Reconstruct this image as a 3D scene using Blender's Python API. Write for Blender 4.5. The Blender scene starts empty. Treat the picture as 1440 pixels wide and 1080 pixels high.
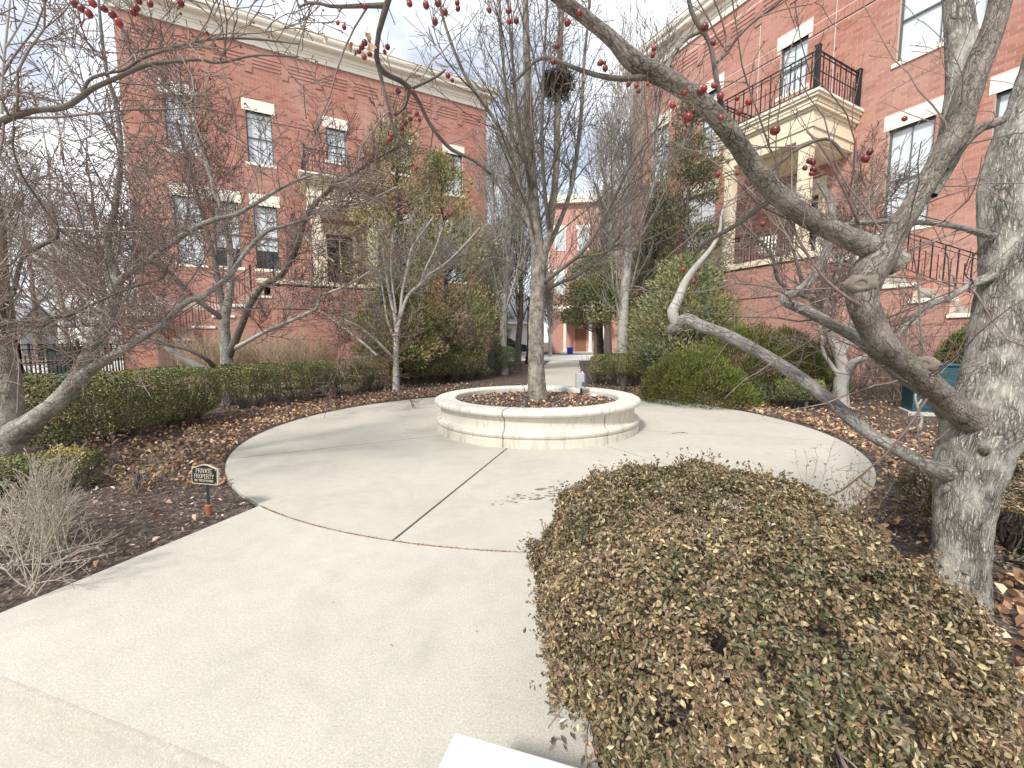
import bpy, math, random
import numpy as np
from mathutils import Matrix, Vector, noise as mnoise
PI = math.pi
rng = np.random.default_rng(7)
random.seed(7)
scene = bpy.context.scene
col = scene.collection

# ------------------------------------------------------------------ camera
F, PITCH, ROLL, H = 596.1, math.radians(5.674), math.radians(-0.2923), 1.4
FW = np.array([0, math.cos(PITCH), -math.sin(PITCH)]); UP0 = np.array([0, math.sin(PITCH), math.cos(PITCH)]); R0 = np.array([1., 0, 0])
CR = math.cos(ROLL)*R0 + math.sin(ROLL)*UP0
CU = -math.sin(ROLL)*R0 + math.cos(ROLL)*UP0
CAM = np.array([0, 0, H])
cd = bpy.data.cameras.new('camera'); cam = bpy.data.objects.new('camera', cd); col.objects.link(cam)
cd.sensor_fit = 'HORIZONTAL'; cd.sensor_width = 36; cd.lens = 36*F/1440; cd.clip_start = 0.02; cd.clip_end = 2000
cam.matrix_world = Matrix(((CR[0], CU[0], -FW[0], 0), (CR[1], CU[1], -FW[1], 0), (CR[2], CU[2], -FW[2], H), (0, 0, 0, 1)))
scene.camera = cam

# ------------------------------------------------------------------ sky, sun, exposure
SUN_EL, SUN_AZ = math.radians(44), math.radians(208)      # azimuth clockwise from +Y (the view direction)
world = bpy.data.worlds.new('World'); scene.world = world; world.use_nodes = True
wn = world.node_tree.nodes; wl = world.node_tree.links; wn.clear()
def wnode(t, **k):
    n = wn.new(t)
    for a, b in k.items(): setattr(n, a, b)
    return n
sky = wnode('ShaderNodeTexSky', sky_type='NISHITA', sun_disc=False, sun_elevation=SUN_EL, sun_rotation=SUN_AZ, air_density=1.0, dust_density=1.6, ozone_density=1.2)
tc = wnode('ShaderNodeTexCoord'); sp = wnode('ShaderNodeSeparateXYZ'); wl.new(tc.outputs['Generated'], sp.inputs[0])
mz = wnode('ShaderNodeMath', operation='MAXIMUM'); wl.new(sp.outputs[2], mz.inputs[0]); mz.inputs[1].default_value = 0.0
az = wnode('ShaderNodeMath', operation='ADD'); wl.new(mz.outputs[0], az.inputs[0]); az.inputs[1].default_value = 0.25
dx = wnode('ShaderNodeMath', operation='DIVIDE'); wl.new(sp.outputs[0], dx.inputs[0]); wl.new(az.outputs[0], dx.inputs[1])
dy = wnode('ShaderNodeMath', operation='DIVIDE'); wl.new(sp.outputs[1], dy.inputs[0]); wl.new(az.outputs[0], dy.inputs[1])
cb = wnode('ShaderNodeCombineXYZ'); wl.new(dx.outputs[0], cb.inputs[0]); wl.new(dy.outputs[0], cb.inputs[1]); cb.inputs[2].default_value = 5.1
nz = wnode('ShaderNodeTexNoise'); nz.inputs['Scale'].default_value = 1.5; nz.inputs['Detail'].default_value = 7; nz.inputs['Roughness'].default_value = .58; wl.new(cb.outputs[0], nz.inputs['Vector'])
rp = wnode('ShaderNodeValToRGB'); rp.color_ramp.elements[0].color = (.36, .36, .36, 1); rp.color_ramp.elements[0].position = .37; rp.color_ramp.elements[1].position = .56; wl.new(nz.outputs[0], rp.inputs[0])
mx = wnode('ShaderNodeMix', data_type='RGBA'); wl.new(rp.outputs[0], mx.inputs[0])
wl.new(sky.outputs[0], mx.inputs[6]); mx.inputs[7].default_value = (9.0, 9.2, 9.6, 1)
bg = wnode('ShaderNodeBackground'); bg.inputs['Strength'].default_value = 0.12; wl.new(mx.outputs[2], bg.inputs[0])
wo = wnode('ShaderNodeOutputWorld'); wl.new(bg.outputs[0], wo.inputs[0])
sl = bpy.data.lights.new('sun', 'SUN'); sl.energy = 3.3; sl.angle = math.radians(7); sl.color = (1, .955, .89)
so = bpy.data.objects.new('sun', sl); col.objects.link(so)
sdir = Vector((math.sin(SUN_AZ)*math.cos(SUN_EL), math.cos(SUN_AZ)*math.cos(SUN_EL), math.sin(SUN_EL)))
so.rotation_euler = sdir.to_track_quat('Z', 'Y').to_euler(); so.location = (0, -10, 30)
vs = scene.view_settings; vs.view_transform = 'Standard'; vs.look = 'None'; vs.exposure = 0.42; vs.gamma = 1; vs.use_curve_mapping = False

# ------------------------------------------------------------------ placing helpers
PC = np.array([0.41, 7.09])                                  # centre of the round plaza
def gz(x, y):
    r = np.hypot(np.asarray(x)-PC[0], np.asarray(y)-PC[1])
    t = np.clip((r-5.2)/4.5, 0, 1); t = t*t*(3-2*t)
    b = np.clip((np.asarray(y)-3.2)/2.0, 0, 1)
    return .22*t*b
def ray(px, py): return CR*(px-720)+CU*(540-py)+FW*F
def at(px, py, Y):
    d = ray(px, py); return CAM + d*(Y/d[1])
def atz(px, py, z=0.):
    d = ray(px, py); return CAM + d*((z-H)/d[2])
def gp(px, py):                                              # point of the ground seen at a pixel
    z = 0.
    for _ in range(30):
        p = atz(px, py, z); z = .5*z+.5*float(gz(p[0], p[1]))
    p[2] = z; return p
def ypx(px, Y, z):                                           # X for a pixel column at depth Y
    d = ray(px, 481); return d[0]/d[1]*Y

# ------------------------------------------------------------------ object helpers
def put(o, parent=None):
    col.objects.link(o)
    if parent: o.parent = parent
    return o
def tag(o, label=None, cat=None, group=None, kind=None):
    if label: o['label'] = label
    if cat: o['category'] = cat
    if group: o['group'] = group
    if kind: o['kind'] = kind
    return o
def thing(name, label, cat, loc=(0, 0, 0), rz=0, group=None, kind=None):
    o = put(bpy.data.objects.new(name, None)); o.location = loc; o.rotation_euler = (0, 0, rz); o.empty_display_size = .2
    return tag(o, label, cat, group, kind)
def mesh_np(name, V, Q=None, T=None, uv=None, smooth=False, mats=None, mi=None):
    me = bpy.data.meshes.new(name)
    V = np.asarray(V, np.float32).reshape(-1, 3)
    nq = 0 if Q is None else len(Q); nt = 0 if T is None else len(T)
    me.vertices.add(len(V)); me.vertices.foreach_set('co', V.ravel())
    loops = []
    if nq: loops.append(np.asarray(Q, np.int32).ravel())
    if nt: loops.append(np.asarray(T, np.int32).ravel())
    lp = np.concatenate(loops) if loops else np.zeros(0, np.int32)
    me.loops.add(len(lp)); me.loops.foreach_set('vertex_index', lp)
    st = np.concatenate([np.arange(nq)*4, nq*4+np.arange(nt)*3]).astype(np.int32)
    me.polygons.add(nq+nt); me.polygons.foreach_set('loop_start', st)
    me.polygons.foreach_set('loop_total', np.concatenate([np.full(nq, 4), np.full(nt, 3)]).astype(np.int32))
    if uv is not None:
        l = me.uv_layers.new(name='UVMap'); l.data.foreach_set('uv', np.asarray(uv, np.float32)[lp].ravel())
    me.polygons.foreach_set('use_smooth', np.full(nq+nt, bool(smooth)))
    if mats is not None:
        for m in (mats if isinstance(mats, (list, tuple)) else [mats]): me.materials.append(m)
    if mi is not None: me.polygons.foreach_set('material_index', np.asarray(mi, np.int32))
    me.update(calc_edges=True); me.validate()
    return me
def ob(name, me, parent=None, loc=None, rot=None):
    o = bpy.data.objects.new(name, me); put(o, parent)
    if loc is not None: o.location = loc
    if rot is not None: o.rotation_euler = rot
    return o
class MB:                                                    # collects simple solids, builds ONE mesh
    def __init__(s): s.V = []; s.Fc = []; s.n = 0
    def add(s, v, f):
        s.V += [tuple(map(float, p)) for p in v]; s.Fc += [[i+s.n for i in q] for q in f]; s.n = len(s.V); return s
    def box(s, x0, x1, y0, y1, z0, z1):
        v = [(x, y, z) for z in (z0, z1) for y in (y0, y1) for x in (x0, x1)]
        return s.add(v, [(0, 2, 3, 1), (4, 5, 7, 6), (0, 1, 5, 4), (2, 6, 7, 3), (0, 4, 6, 2), (1, 3, 7, 5)])
    def bar(s, a, b, w, h=None):                             # box along a->b
        a = Vector(a); b = Vector(b); h = h or w; d = (b-a).normalized()
        u = d.cross(Vector((0, 0, 1)));
        if u.length < 1e-3: u = Vector((1, 0, 0))
        u.normalize(); v = u.cross(d); v.normalize(); u = u*w/2; v = v*h/2
        P = [a-u-v, a+u-v, a+u+v, a-u+v, b-u-v, b+u-v, b+u+v, b-u+v]
        return s.add(P, [(0, 1, 2, 3), (7, 6, 5, 4), (0, 4, 5, 1), (1, 5, 6, 2), (2, 6, 7, 3), (3, 7, 4, 0)])
    def lathe(s, prof, n=24, c=(0, 0), a0=0, a1=2*PI, cap=False):
        full = abs(a1-a0-2*PI) < 1e-6; m = n if full else n+1; k = len(prof)
        V = []
        for i in range(m):
            a = a0+(a1-a0)*i/n
            for r, z in prof: V.append((c[0]+r*math.cos(a), c[1]+r*math.sin(a), z))
        Fs = []
        for i in range(n):
            j = (i+1) % m
            for q in range(k-1): Fs.append((i*k+q, j*k+q, j*k+q+1, i*k+q+1))
        if cap and not full: Fs.append(tuple(range(k-1, -1, -1))); Fs.append(tuple((m-1)*k+q for q in range(k)))
        return s.add(V, Fs)
    def prism(s, poly, z0, z1):                              # poly: list of (x,y) counter-clockwise
        n = len(poly)
        v = [(x, y, z0) for x, y in poly]+[(x, y, z1) for x, y in poly]
        f = [tuple(range(n-1, -1, -1)), tuple(range(n, 2*n))]+[(i, (i+1) % n, n+(i+1) % n, n+i) for i in range(n)]
        return s.add(v, f)
    def sphere(s, c, r, nu=12, nv=7, sz=1.):
        V = [(c[0], c[1], c[2]-r*sz)]; Fs = []
        for j in range(1, nv):
            t = -PI/2+PI*j/nv
            for i in range(nu):
                a = 2*PI*i/nu; V.append((c[0]+r*math.cos(t)*math.cos(a), c[1]+r*math.cos(t)*math.sin(a), c[2]+r*sz*math.sin(t)))
        V.append((c[0], c[1], c[2]+r*sz))
        for i in range(nu): Fs.append((0, 1+(i+1) % nu, 1+i))
        for j in range(nv-2):
            for i in range(nu): a = 1+j*nu; Fs.append((a+i, a+(i+1) % nu, a+nu+(i+1) % nu, a+nu+i))
        a = 1+(nv-2)*nu
        for i in range(nu): Fs.append((a+i, a+(i+1) % nu, len(V)-1))
        return s.add(V, Fs)
    def mesh(s, name, mat, smooth=False):
        me = bpy.data.meshes.new(name); me.from_pydata(s.V, [], s.Fc); me.materials.append(mat)
        if smooth: me.polygons.foreach_set('use_smooth', np.ones(len(me.polygons), bool))
        me.update(); return me
    def build(s, name, mat, parent=None, smooth=False, bevel=0, loc=None, rot=None):
        o = ob(name, s.mesh(name, mat, smooth), parent, loc, rot)
        if bevel:
            b = o.modifiers.new('bevel', 'BEVEL'); b.width = bevel; b.segments = 2; b.limit_method = 'ANGLE'
        return o

# ------------------------------------------------------------------ materials
class NT:
    def __init__(s, name):
        s.m = bpy.data.materials.new(name); s.m.use_nodes = True; s.t = s.m.node_tree; s.t.nodes.clear()
        s.out = s.n('ShaderNodeOutputMaterial'); s.b = s.n('ShaderNodeBsdfPrincipled'); s.l(s.b.outputs[0], s.out.inputs[0])
        s.b.inputs['Specular IOR Level'].default_value = .3
    def n(s, t, **k):
        x = s.t.nodes.new(t)
        for a, b in k.items():
            if hasattr(x, a): setattr(x, a, b)
            else: x.inputs[a.replace('_', ' ')].default_value = b
        return x
    def l(s, a, b): s.t.links.new(a, b)
    def coord(s, w='Object', scale=(1, 1, 1)):
        c = s.n('ShaderNodeTexCoord'); m = s.n('ShaderNodeMapping'); m.inputs['Scale'].default_value = scale; s.l(c.outputs[w], m.inputs[0]); return m.outputs[0]
    def wpos(s, scale=(1, 1, 1)):
        c = s.n('ShaderNodeNewGeometry'); m = s.n('ShaderNodeMapping'); m.inputs['Scale'].default_value = scale; s.l(c.outputs['Position'], m.inputs[0]); return m.outputs[0]
    def noise(s, v, sc, det=3, ro=.55, dist=0):
        x = s.n('ShaderNodeTexNoise'); x.inputs['Scale'].default_value = sc; x.inputs['Detail'].default_value = det; x.inputs['Roughness'].default_value = ro; x.inputs['Distortion'].default_value = dist
        s.l(v, x.inputs['Vector']); return x.outputs[0]
    def ramp(s, v, stops, interp='LINEAR'):
        x = s.n('ShaderNodeValToRGB'); r = x.color_ramp; r.interpolation = interp
        while len(r.elements) < len(stops): r.elements.new(.5)
        for e, (p, c) in zip(r.elements, stops):
            e.position = p; e.color = (c, c, c, 1) if isinstance(c, (int, float)) else (*c, 1)
        s.l(v, x.inputs[0]); return x.outputs[0]
    def mix(s, f, a, b, mode='MIX'):
        x = s.n('ShaderNodeMix', data_type='RGBA', blend_type=mode)
        for v, i in ((f, 0), (a, 6), (b, 7)):
            if isinstance(v, (int, float)): x.inputs[i].default_value = v if i == 0 else (v, v, v, 1)
            elif isinstance(v, tuple): x.inputs[i].default_value = (*v, 1)
            else: s.l(v, x.inputs[i])
        return x.outputs[2]
    def math(s, op, a, b=None):
        x = s.n('ShaderNodeMath', operation=op)
        for v, i in ((a, 0), (b, 1)):
            if v is None: continue
            if isinstance(v, (int, float)): x.inputs[i].default_value = v
            else: s.l(v, x.inputs[i])
        return x.outputs[0]
    def base(s, c):
        if isinstance(c, tuple): s.b.inputs['Base Color'].default_value = (*c, 1)
        else: s.l(c, s.b.inputs['Base Color'])
    def rough(s, r):
        if isinstance(r, (int, float)): s.b.inputs['Roughness'].default_value = r
        else: s.l(r, s.b.inputs['Roughness'])
    def bump(s, h, st=.3, d=.01):
        x = s.n('ShaderNodeBump'); x.inputs['Strength'].default_value = st; x.inputs['Distance'].default_value = d; s.l(h, x.inputs['Height']); s.l(x.outputs[0], s.b.inputs['Normal'])
def simple(name, c, rough=.6, var=.15, sc=6, metal=0, bump=0):
    t = NT(name); n = t.noise(t.coord(), sc, 4)
    t.base(t.mix(n, tuple(x*(1-var) for x in c), tuple(min(1, x*(1+var)) for x in c))); t.rough(rough); t.b.inputs['Metallic'].default_value = metal
    if bump: t.bump(t.noise(t.coord(), sc*8, 4), bump, .005)
    return t.m
def leafmat(name, stops, clump=None, csc=3., rough=.5, spec=.3, transl=.0):
    t = NT(name); g = t.n('ShaderNodeNewGeometry'); r = g.outputs['Random Per Island']
    c = t.ramp(r, stops)
    if clump:
        n = t.noise(t.wpos(), csc, 3, .6)
        c2 = t.ramp(r, clump); f = t.ramp(n, [(.44, 0.), (.58, 1.)]); c = t.mix(f, c, c2)
    t.base(c); t.rough(rough); t.b.inputs['Specular IOR Level'].default_value = spec
    return t.m
def barkmat(name, light, mid, dark, su=9., sv=3.2, crack=.10, bump=.8, moss=None):
    """su, sv: plate frequency round and along the stem; crack: share of surface taken by fissures (0 = smooth bark)"""
    t = NT(name); v = t.coord('UV', (su, sv, 1))
    nn = t.n('ShaderNodeTexNoise'); nn.inputs['Scale'].default_value = .8; nn.inputs['Detail'].default_value = 5; nn.inputs['Roughness'].default_value = .65; t.l(v, nn.inputs['Vector'])
    v2 = t.n('ShaderNodeMix', data_type='RGBA', blend_type='LINEAR_LIGHT'); v2.inputs[0].default_value = .55; t.l(v, v2.inputs[6]); t.l(nn.outputs[1], v2.inputs[7])
    vo = t.n('ShaderNodeTexVoronoi', feature='DISTANCE_TO_EDGE'); vo.inputs['Scale'].default_value = 1.; t.l(v2.outputs[2], vo.inputs['Vector'])
    vb = t.n('ShaderNodeTexVoronoi', feature='DISTANCE_TO_EDGE'); vb.inputs['Scale'].default_value = 2.1; t.l(v2.outputs[2], vb.inputs['Vector'])
    rn = t.noise(t.coord('UV', (su*1.6, sv*.55, 1)), 1., 6, .7, .6)
    ridge = t.math('ABSOLUTE', t.math('SUBTRACT', rn, .5))
    big = t.noise(t.wpos(), 7, 5, .65); fine = t.noise(t.wpos(), 140, 4, .7); lent = t.noise(t.coord('UV', (.5, 9., 1)), 1., 3, .6)
    c = t.mix(t.ramp(big, [(.35, 0.), (.65, 1.)]), mid, light)
    c = t.mix(t.ramp(fine, [(.32, .0), (.68, .55)]), c, tuple(x*.55 for x in mid))
    c = t.mix(t.ramp(lent, [(.60, 0.), (.72, .35)]), c, dark)
    if moss: c = t.mix(t.ramp(t.noise(t.wpos(), 5, 5, .7), [(.50, 0.), (.66, .5)]), c, moss)
    mod = t.ramp(t.noise(t.coord('UV', (.35, .2, 1)), 1., 3, .6), [(.35, .25), (.6, 1.)])
    k = t.ramp(vo.outputs['Distance'], [(0., 1.), (max(crack, .005)*.45, .6), (max(crack, .01), 0.)]); k2 = t.ramp(vb.outputs['Distance'], [(0., .5), (max(crack, .01)*.7, 0.)]); k3 = t.ramp(ridge, [(0., .8), (max(crack, .02)*.35, 0.)])
    kk = t.math('MULTIPLY', t.math('MAXIMUM', t.math('MAXIMUM', k, k2), k3), mod) if crack > .02 else t.math('MULTIPLY', k3, .35)
    t.base(t.mix(kk, c, dark)); t.rough(.9); t.b.inputs['Specular IOR Level'].default_value = .15
    h = t.math('SUBTRACT', t.math('MULTIPLY', t.math('ADD', fine, rn), .3), kk)
    t.bump(h, bump, .007)
    return t.m
def twigmat(name, a, b):
    t = NT(name); g = t.n('ShaderNodeNewGeometry'); c = t.mix(g.outputs['Random Per Island'], a, b)
    n = t.noise(t.wpos(), 35, 3, .6); t.base(t.mix(t.ramp(n, [(.35, 0.), (.7, .6)]), c, tuple(x*.45 for x in a))); t.rough(.85); t.b.inputs['Specular IOR Level'].default_value = .2
    t.bump(n, .3, .003)
    return t.m
def concrete(name, a, b, speck=1., sc=1.):
    t = NT(name); p = t.wpos()
    big = t.noise(p, .9*sc, 5, .6); mid = t.noise(p, 7*sc, 5, .65); fine = t.noise(p, 260, 2, .7)
    c = t.mix(t.ramp(big, [(.3, 0.), (.7, 1.)]), a, b)
    c = t.mix(t.ramp(mid, [(.35, .22), (.6, 0.)]), c, tuple(x*.72 for x in a))
    f2 = t.noise(p, 110, 2, .8)
    c = t.mix(t.ramp(fine, [(.30, .7*speck), (.48, 0.)]), c, tuple(x*.45 for x in a)); c = t.mix(t.ramp(f2, [(.30, .6*speck), (.46, 0.)]), c, tuple(x*.5 for x in a)); c = t.mix(t.ramp(f2, [(.56, 0.), (.72, .5*speck)]), c, (.80, .79, .76))
    vo = t.n('ShaderNodeTexVoronoi'); vo.inputs['Scale'].default_value = 330; t.l(p, vo.inputs['Vector'])
    s2 = t.ramp(vo.outputs['Color'], [(.80, 0.), (.95, .35*speck)])
    c = t.mix(s2, c, (.86, .84, .80))
    vo2 = t.n('ShaderNodeTexVoronoi'); vo2.inputs['Scale'].default_value = 75; t.l(p, vo2.inputs['Vector'])
    c = t.mix(t.ramp(vo2.outputs['Distance'], [(.06, .4*speck), (.12, 0.)]), c, tuple(x*.5 for x in a))
    c = t.mix(t.ramp(t.noise(p, 1.7*sc, 7, .72, .8), [(.50, 0.), (.66, .30)]), c, tuple(x*.66 for x in a)); oi = t.n('ShaderNodeObjectInfo'); c = t.mix(t.math('MULTIPLY', oi.outputs['Random'], .16), c, tuple(x*.75 for x in a))
    t.base(c); t.rough(.85); t.bump(t.math('ADD', fine, t.math('MULTIPLY', mid, .5)), .35, .002)
    return t.m
def stonemat(name, a, b, dirt=.35):
    t = NT(name); p = t.wpos(); n = t.noise(p, 3, 6, .65); f = t.noise(p, 150, 3, .7)
    c = t.mix(n, a, b); c = t.mix(t.ramp(t.noise(t.wpos((1, 1, .25)), 9, 5, .7), [(.5, 0.), (.72, dirt)]), c, tuple(x*.55 for x in a))
    c = t.mix(t.ramp(f, [(.3, .35), (.42, 0.)]), c, tuple(x*.5 for x in a))
    t.base(c); t.rough(.8); t.bump(f, .3, .002); return t.m
def brickmat(name, cs):
    t = NT(name); g = t.n('ShaderNodeNewGeometry'); oi = t.n('ShaderNodeObjectInfo')
    r = t.math('FRACT', t.math('ADD', g.outputs['Random Per Island'], oi.outputs['Random']))
    c = t.ramp(r, cs); n = t.noise(t.wpos(), 45, 4, .65)
    c = t.mix(t.ramp(n, [(.35, .35), (.6, 0.)]), c, tuple(x*.6 for x in cs[0][1]))
    c = t.mix(t.ramp(t.noise(t.wpos((1, 1, .4)), .55, 5, .6), [(.45, 0.), (.7, .35)]), c, (.55, .40, .35))
    t.base(c); t.rough(.9); t.bump(n, .3, .003); return t.m
def brickwall(name, c1, c2, mortar):                         # painted-on bricks, only for walls seen edge-on or very far
    t = NT(name); br = t.n('ShaderNodeTexBrick'); br.inputs['Scale'].default_value = 1; br.inputs['Brick Width'].default_value = .305; br.inputs['Row Height'].default_value = .1016; br.inputs['Mortar Size'].default_value = .008
    br.inputs['Color1'].default_value = (*c1, 1); br.inputs['Color2'].default_value = (*c2, 1); br.inputs['Mortar'].default_value = (*mortar, 1)
    c = t.n('ShaderNodeTexCoord'); s = t.n('ShaderNodeSeparateXYZ'); t.l(c.outputs['Object'], s.inputs[0]); k = t.n('ShaderNodeCombineXYZ')
    t.l(t.math('ADD', s.outputs[0], s.outputs[1]), k.inputs[0]); t.l(s.outputs[2], k.inputs[1]); t.l(k.outputs[0], br.inputs['Vector'])
    t.base(br.outputs[0]); t.rough(.9); return t.m
M = {}
M['walk'] = concrete('walk_concrete', (.49, .465, .40), (.56, .53, .46))
M['plaza'] = concrete('plaza_concrete', (.475, .45, .385), (.535, .505, .435), .8)
M['kerb'] = concrete('kerb_concrete', (.36, .33, .28), (.41, .375, .32), .6)  # darker than the walk: shade of the upright step face put into the colour
M['road'] = concrete('road_concrete', (.50, .50, .49), (.56, .56, .55), .3)
M['joint'] = simple('joint_dirt', (.09, .075, .06), .95)
M['lime'] = stonemat('limestone', (.52, .49, .42), (.67, .63, .54), .75)
M['limecap'] = stonemat('limestone_coping', (.54, .52, .46), (.67, .64, .575), .65)
M['mort_j'] = simple('joint_mortar', (.34, .30, .24), .95)
M['block'] = stonemat('white_stone', (.60, .59, .57), (.70, .69, .67), .3)
M['trim'] = stonemat('cream_trim', (.70, .63, .47), (.76, .69, .53), .12)
M['trimw'] = stonemat('white_trim', (.76, .72, .62), (.82, .78, .68), .15)
BR = [(0., (.34, .150, .113)), (.25, (.42, .195, .147)), (.6, (.46, .23, .178)), (.85, (.40, .18, .137)), (1., (.31, .135, .105))]
M['brick'] = brickmat('red_brick', BR)
M['brick2'] = brickmat('red_brick_soldier', [(0., (.37, .18, .145)), (.5, (.42, .215, .17)), (1., (.45, .24, .195))])
M['mortar'] = simple('mortar', (.62, .46, .39), .95)
M['bwall'] = brickwall('brick_side', (.41, .20, .158), (.45, .23, .185), (.60, .46, .40))
M['darkline'] = simple('painted_shadow', (.07, .035, .03), .8)  # dark strips painted in for the recess shadow along the brick courses
M['iron'] = simple('black_iron', (.018, .018, .022), .45, .2)
M['frame'] = simple('window_frame', (.70, .69, .64), .5)
M['dframe'] = simple('dark_frame', (.10, .12, .11), .5)
M['blind'] = NT('window_blind'); _t = M['blind']; _w = _t.n('ShaderNodeTexWave', wave_type='BANDS', bands_direction='Z'); _w.inputs['Scale'].default_value = 9; _t.l(_t.coord(), _w.inputs['Vector'])
_t.base(_t.mix(_w.outputs[0], (.66, .70, .74), (.82, .84, .86))); _t.rough(.7); M['blind'] = _t.m
M['room'] = simple('dark_room', (.03, .03, .035), .9)
def glassmat():
    m = bpy.data.materials.new('window_glass'); m.use_nodes = True; t = m.node_tree; t.nodes.clear()
    o = t.nodes.new('ShaderNodeOutputMaterial'); a = t.nodes.new('ShaderNodeBsdfTransparent'); g = t.nodes.new('ShaderNodeBsdfGlossy'); x = t.nodes.new('ShaderNodeMixShader')
    g.inputs['Roughness'].default_value = .02; a.inputs[0].default_value = (.95, .97, .98, 1); fr = t.nodes.new('ShaderNodeMath'); fr.operation = 'MULTIPLY_ADD'; lw = t.nodes.new('ShaderNodeLayerWeight'); lw.inputs[0].default_value = .3; t.links.new(lw.outputs['Facing'], fr.inputs[0]); fr.inputs[1].default_value = .45; fr.inputs[2].default_value = .06
    t.links.new(fr.outputs[0], x.inputs[0]); t.links.new(a.outputs[0], x.inputs[1]); t.links.new(g.outputs[0], x.inputs[2]); t.links.new(x.outputs[0], o.inputs[0]); return m
M['glass'] = glassmat()
M['bark_big'] = barkmat('furrowed_bark', (.62, .59, .53), (.42, .395, .345), (.035, .03, .025), 1.7, .48, .15, 1.0, (.36, .36, .28))
M['bark_limb'] = barkmat('limb_bark', (.42, .375, .335), (.19, .165, .14), (.06, .05, .042), 1.2, .7, .035, .9, (.20, .20, .14))
M['bark_pear'] = barkmat('planter_tree_bark', (.50, .46, .39), (.33, .30, .25), (.08, .068, .055), 1.1, .32, .20, 1.0)
M['bark_left'] = barkmat('left_tree_bark', (.54, .515, .47), (.33, .31, .275), (.07, .06, .05), 1.5, .55, .07, .9, (.30, .31, .25))
M['bark_grey'] = barkmat('pale_grey_bark', (.50, .48, .44), (.35, .33, .30), (.13, .12, .105), 1.5, .6, .0, .6)
M['bark_dk'] = barkmat('dark_bark', (.20, .175, .15), (.115, .10, .088), (.04, .035, .03), 1.5, .6, .0, .5)
M['twig'] = twigmat('crabapple_twigs', (.17, .135, .12), (.32, .26, .225))
M['twig_red'] = twigmat('reddish_twigs', (.19, .125, .11), (.30, .22, .195))
M['twig_bg'] = twigmat('background_twigs', (.24, .20, .18), (.38, .33, .30))
M['twig_crab'] = twigmat('fruit_tree_twigs', (.13, .095, .085), (.26, .19, .17))
M['twig_grey'] = twigmat('grey_twigs', (.25, .23, .20), (.42, .385, .34))
M['twig_dk'] = twigmat('dark_twigs', (.12, .105, .09), (.22, .195, .17))
M['twig_tan'] = twigmat('tan_twigs', (.38, .29, .20), (.55, .43, .31))
M['twig_pale'] = twigmat('bleached_twigs', (.26, .22, .17), (.52, .47, .40))
M['fruit'] = NT('crabapple_skin'); _t = M['fruit']; _g = _t.n('ShaderNodeNewGeometry'); _oi = _t.n('ShaderNodeObjectInfo')
_r = _t.math('FRACT', _t.math('ADD', _g.outputs['Random Per Island'], _oi.outputs['Random'])); _t.base(_t.mix(_t.ramp(_t.noise(_t.wpos(), 90, 3), [(.45, 0.), (.7, .5)]), _t.ramp(_r, [(0., (.07, .010, .012)), (.6, (.16, .014, .016)), (1., (.27, .035, .025))]), (.22, .06, .03))); _t.rough(.3); _t.b.inputs['Specular IOR Level'].default_value = .5; M['fruit'] = _t.m
M['leaf_bush'] = leafmat('bush_leaves', [(0., (0.053, 0.057, 0.025)), (.25, (0.092, 0.096, 0.043)), (.5, (0.140, 0.125, 0.063)), (.70, (0.184, 0.139, 0.080)), (.82, (0.213, 0.111, 0.071)), (.93, (0.320, 0.259, 0.124)), (1., (0.445, 0.345, 0.214))],
    [(0., (0.097, 0.077, 0.045)), (.3, (0.165, 0.125, 0.071)), (.55, (0.232, 0.168, 0.103)), (.74, (0.271, 0.153, 0.098)), (.88, (0.368, 0.298, 0.152)), (1., (0.542, 0.451, 0.232))], 3.4, .42, .5)
M['leaf_hedge'] = leafmat('hedge_leaves', [(0., (0.041, 0.059, 0.023)), (.4, (0.074, 0.102, 0.033)), (.7, (0.127, 0.149, 0.051)), (.9, (0.233, 0.231, 0.080)), (1., (0.395, 0.379, 0.148))],
    [(0., (0.069, 0.081, 0.032)), (.5, (0.151, 0.156, 0.057)), (.8, (0.279, 0.257, 0.091)), (1., (0.487, 0.448, 0.170))], 2.2, .5, .3)
M['leaf_hedge2'] = leafmat('fresh_hedge_leaves', [(0., (0.058, 0.085, 0.039)), (.5, (0.111, 0.150, 0.065)), (1., (0.208, 0.247, 0.117))], None, 1, .5)
M['leaf_yellow'] = leafmat('yellow_leaves', [(0., (.30, .24, .08)), (.5, (.50, .40, .14)), (1., (.62, .52, .24))])
M['leaf_con'] = leafmat('olive_juniper', [(0., (0.113, 0.137, 0.058)), (.5, (0.215, 0.244, 0.102)), (.85, (0.348, 0.349, 0.155)), (1., (0.513, 0.422, 0.205))],
    [(0., (0.205, 0.179, 0.092)), (.5, (0.348, 0.295, 0.155)), (1., (0.535, 0.422, 0.226))], 1.1, .7, .15)
M['leaf_con2'] = leafmat('grey_green_juniper', [(0., (0.106, 0.136, 0.075)), (.5, (0.198, 0.242, 0.129)), (1., (0.349, 0.384, 0.216))], [(0., (0.176, 0.175, 0.075)), (1., (0.397, 0.362, 0.170))], 1.4, .7, .15)
M['leaf_con3'] = leafmat('dusty_green_juniper', [(0., (.075, .09, .045)), (.5, (.14, .155, .078)), (1., (.235, .235, .125))], [(0., (.11, .105, .06)), (.6, (.17, .16, .09)), (1., (.26, .22, .13))], 1.3, .7, .15)
M['leaf_jun'] = leafmat('bright_juniper', [(0., (0.050, 0.068, 0.016)), (.4, (0.108, 0.146, 0.032)), (.8, (0.186, 0.221, 0.050)), (1., (0.268, 0.279, 0.090))], [(0., (0.063, 0.070, 0.023)), (.6, (0.128, 0.134, 0.039)), (1., (0.205, 0.174, 0.076))], 1.6, .65, .2)
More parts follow.
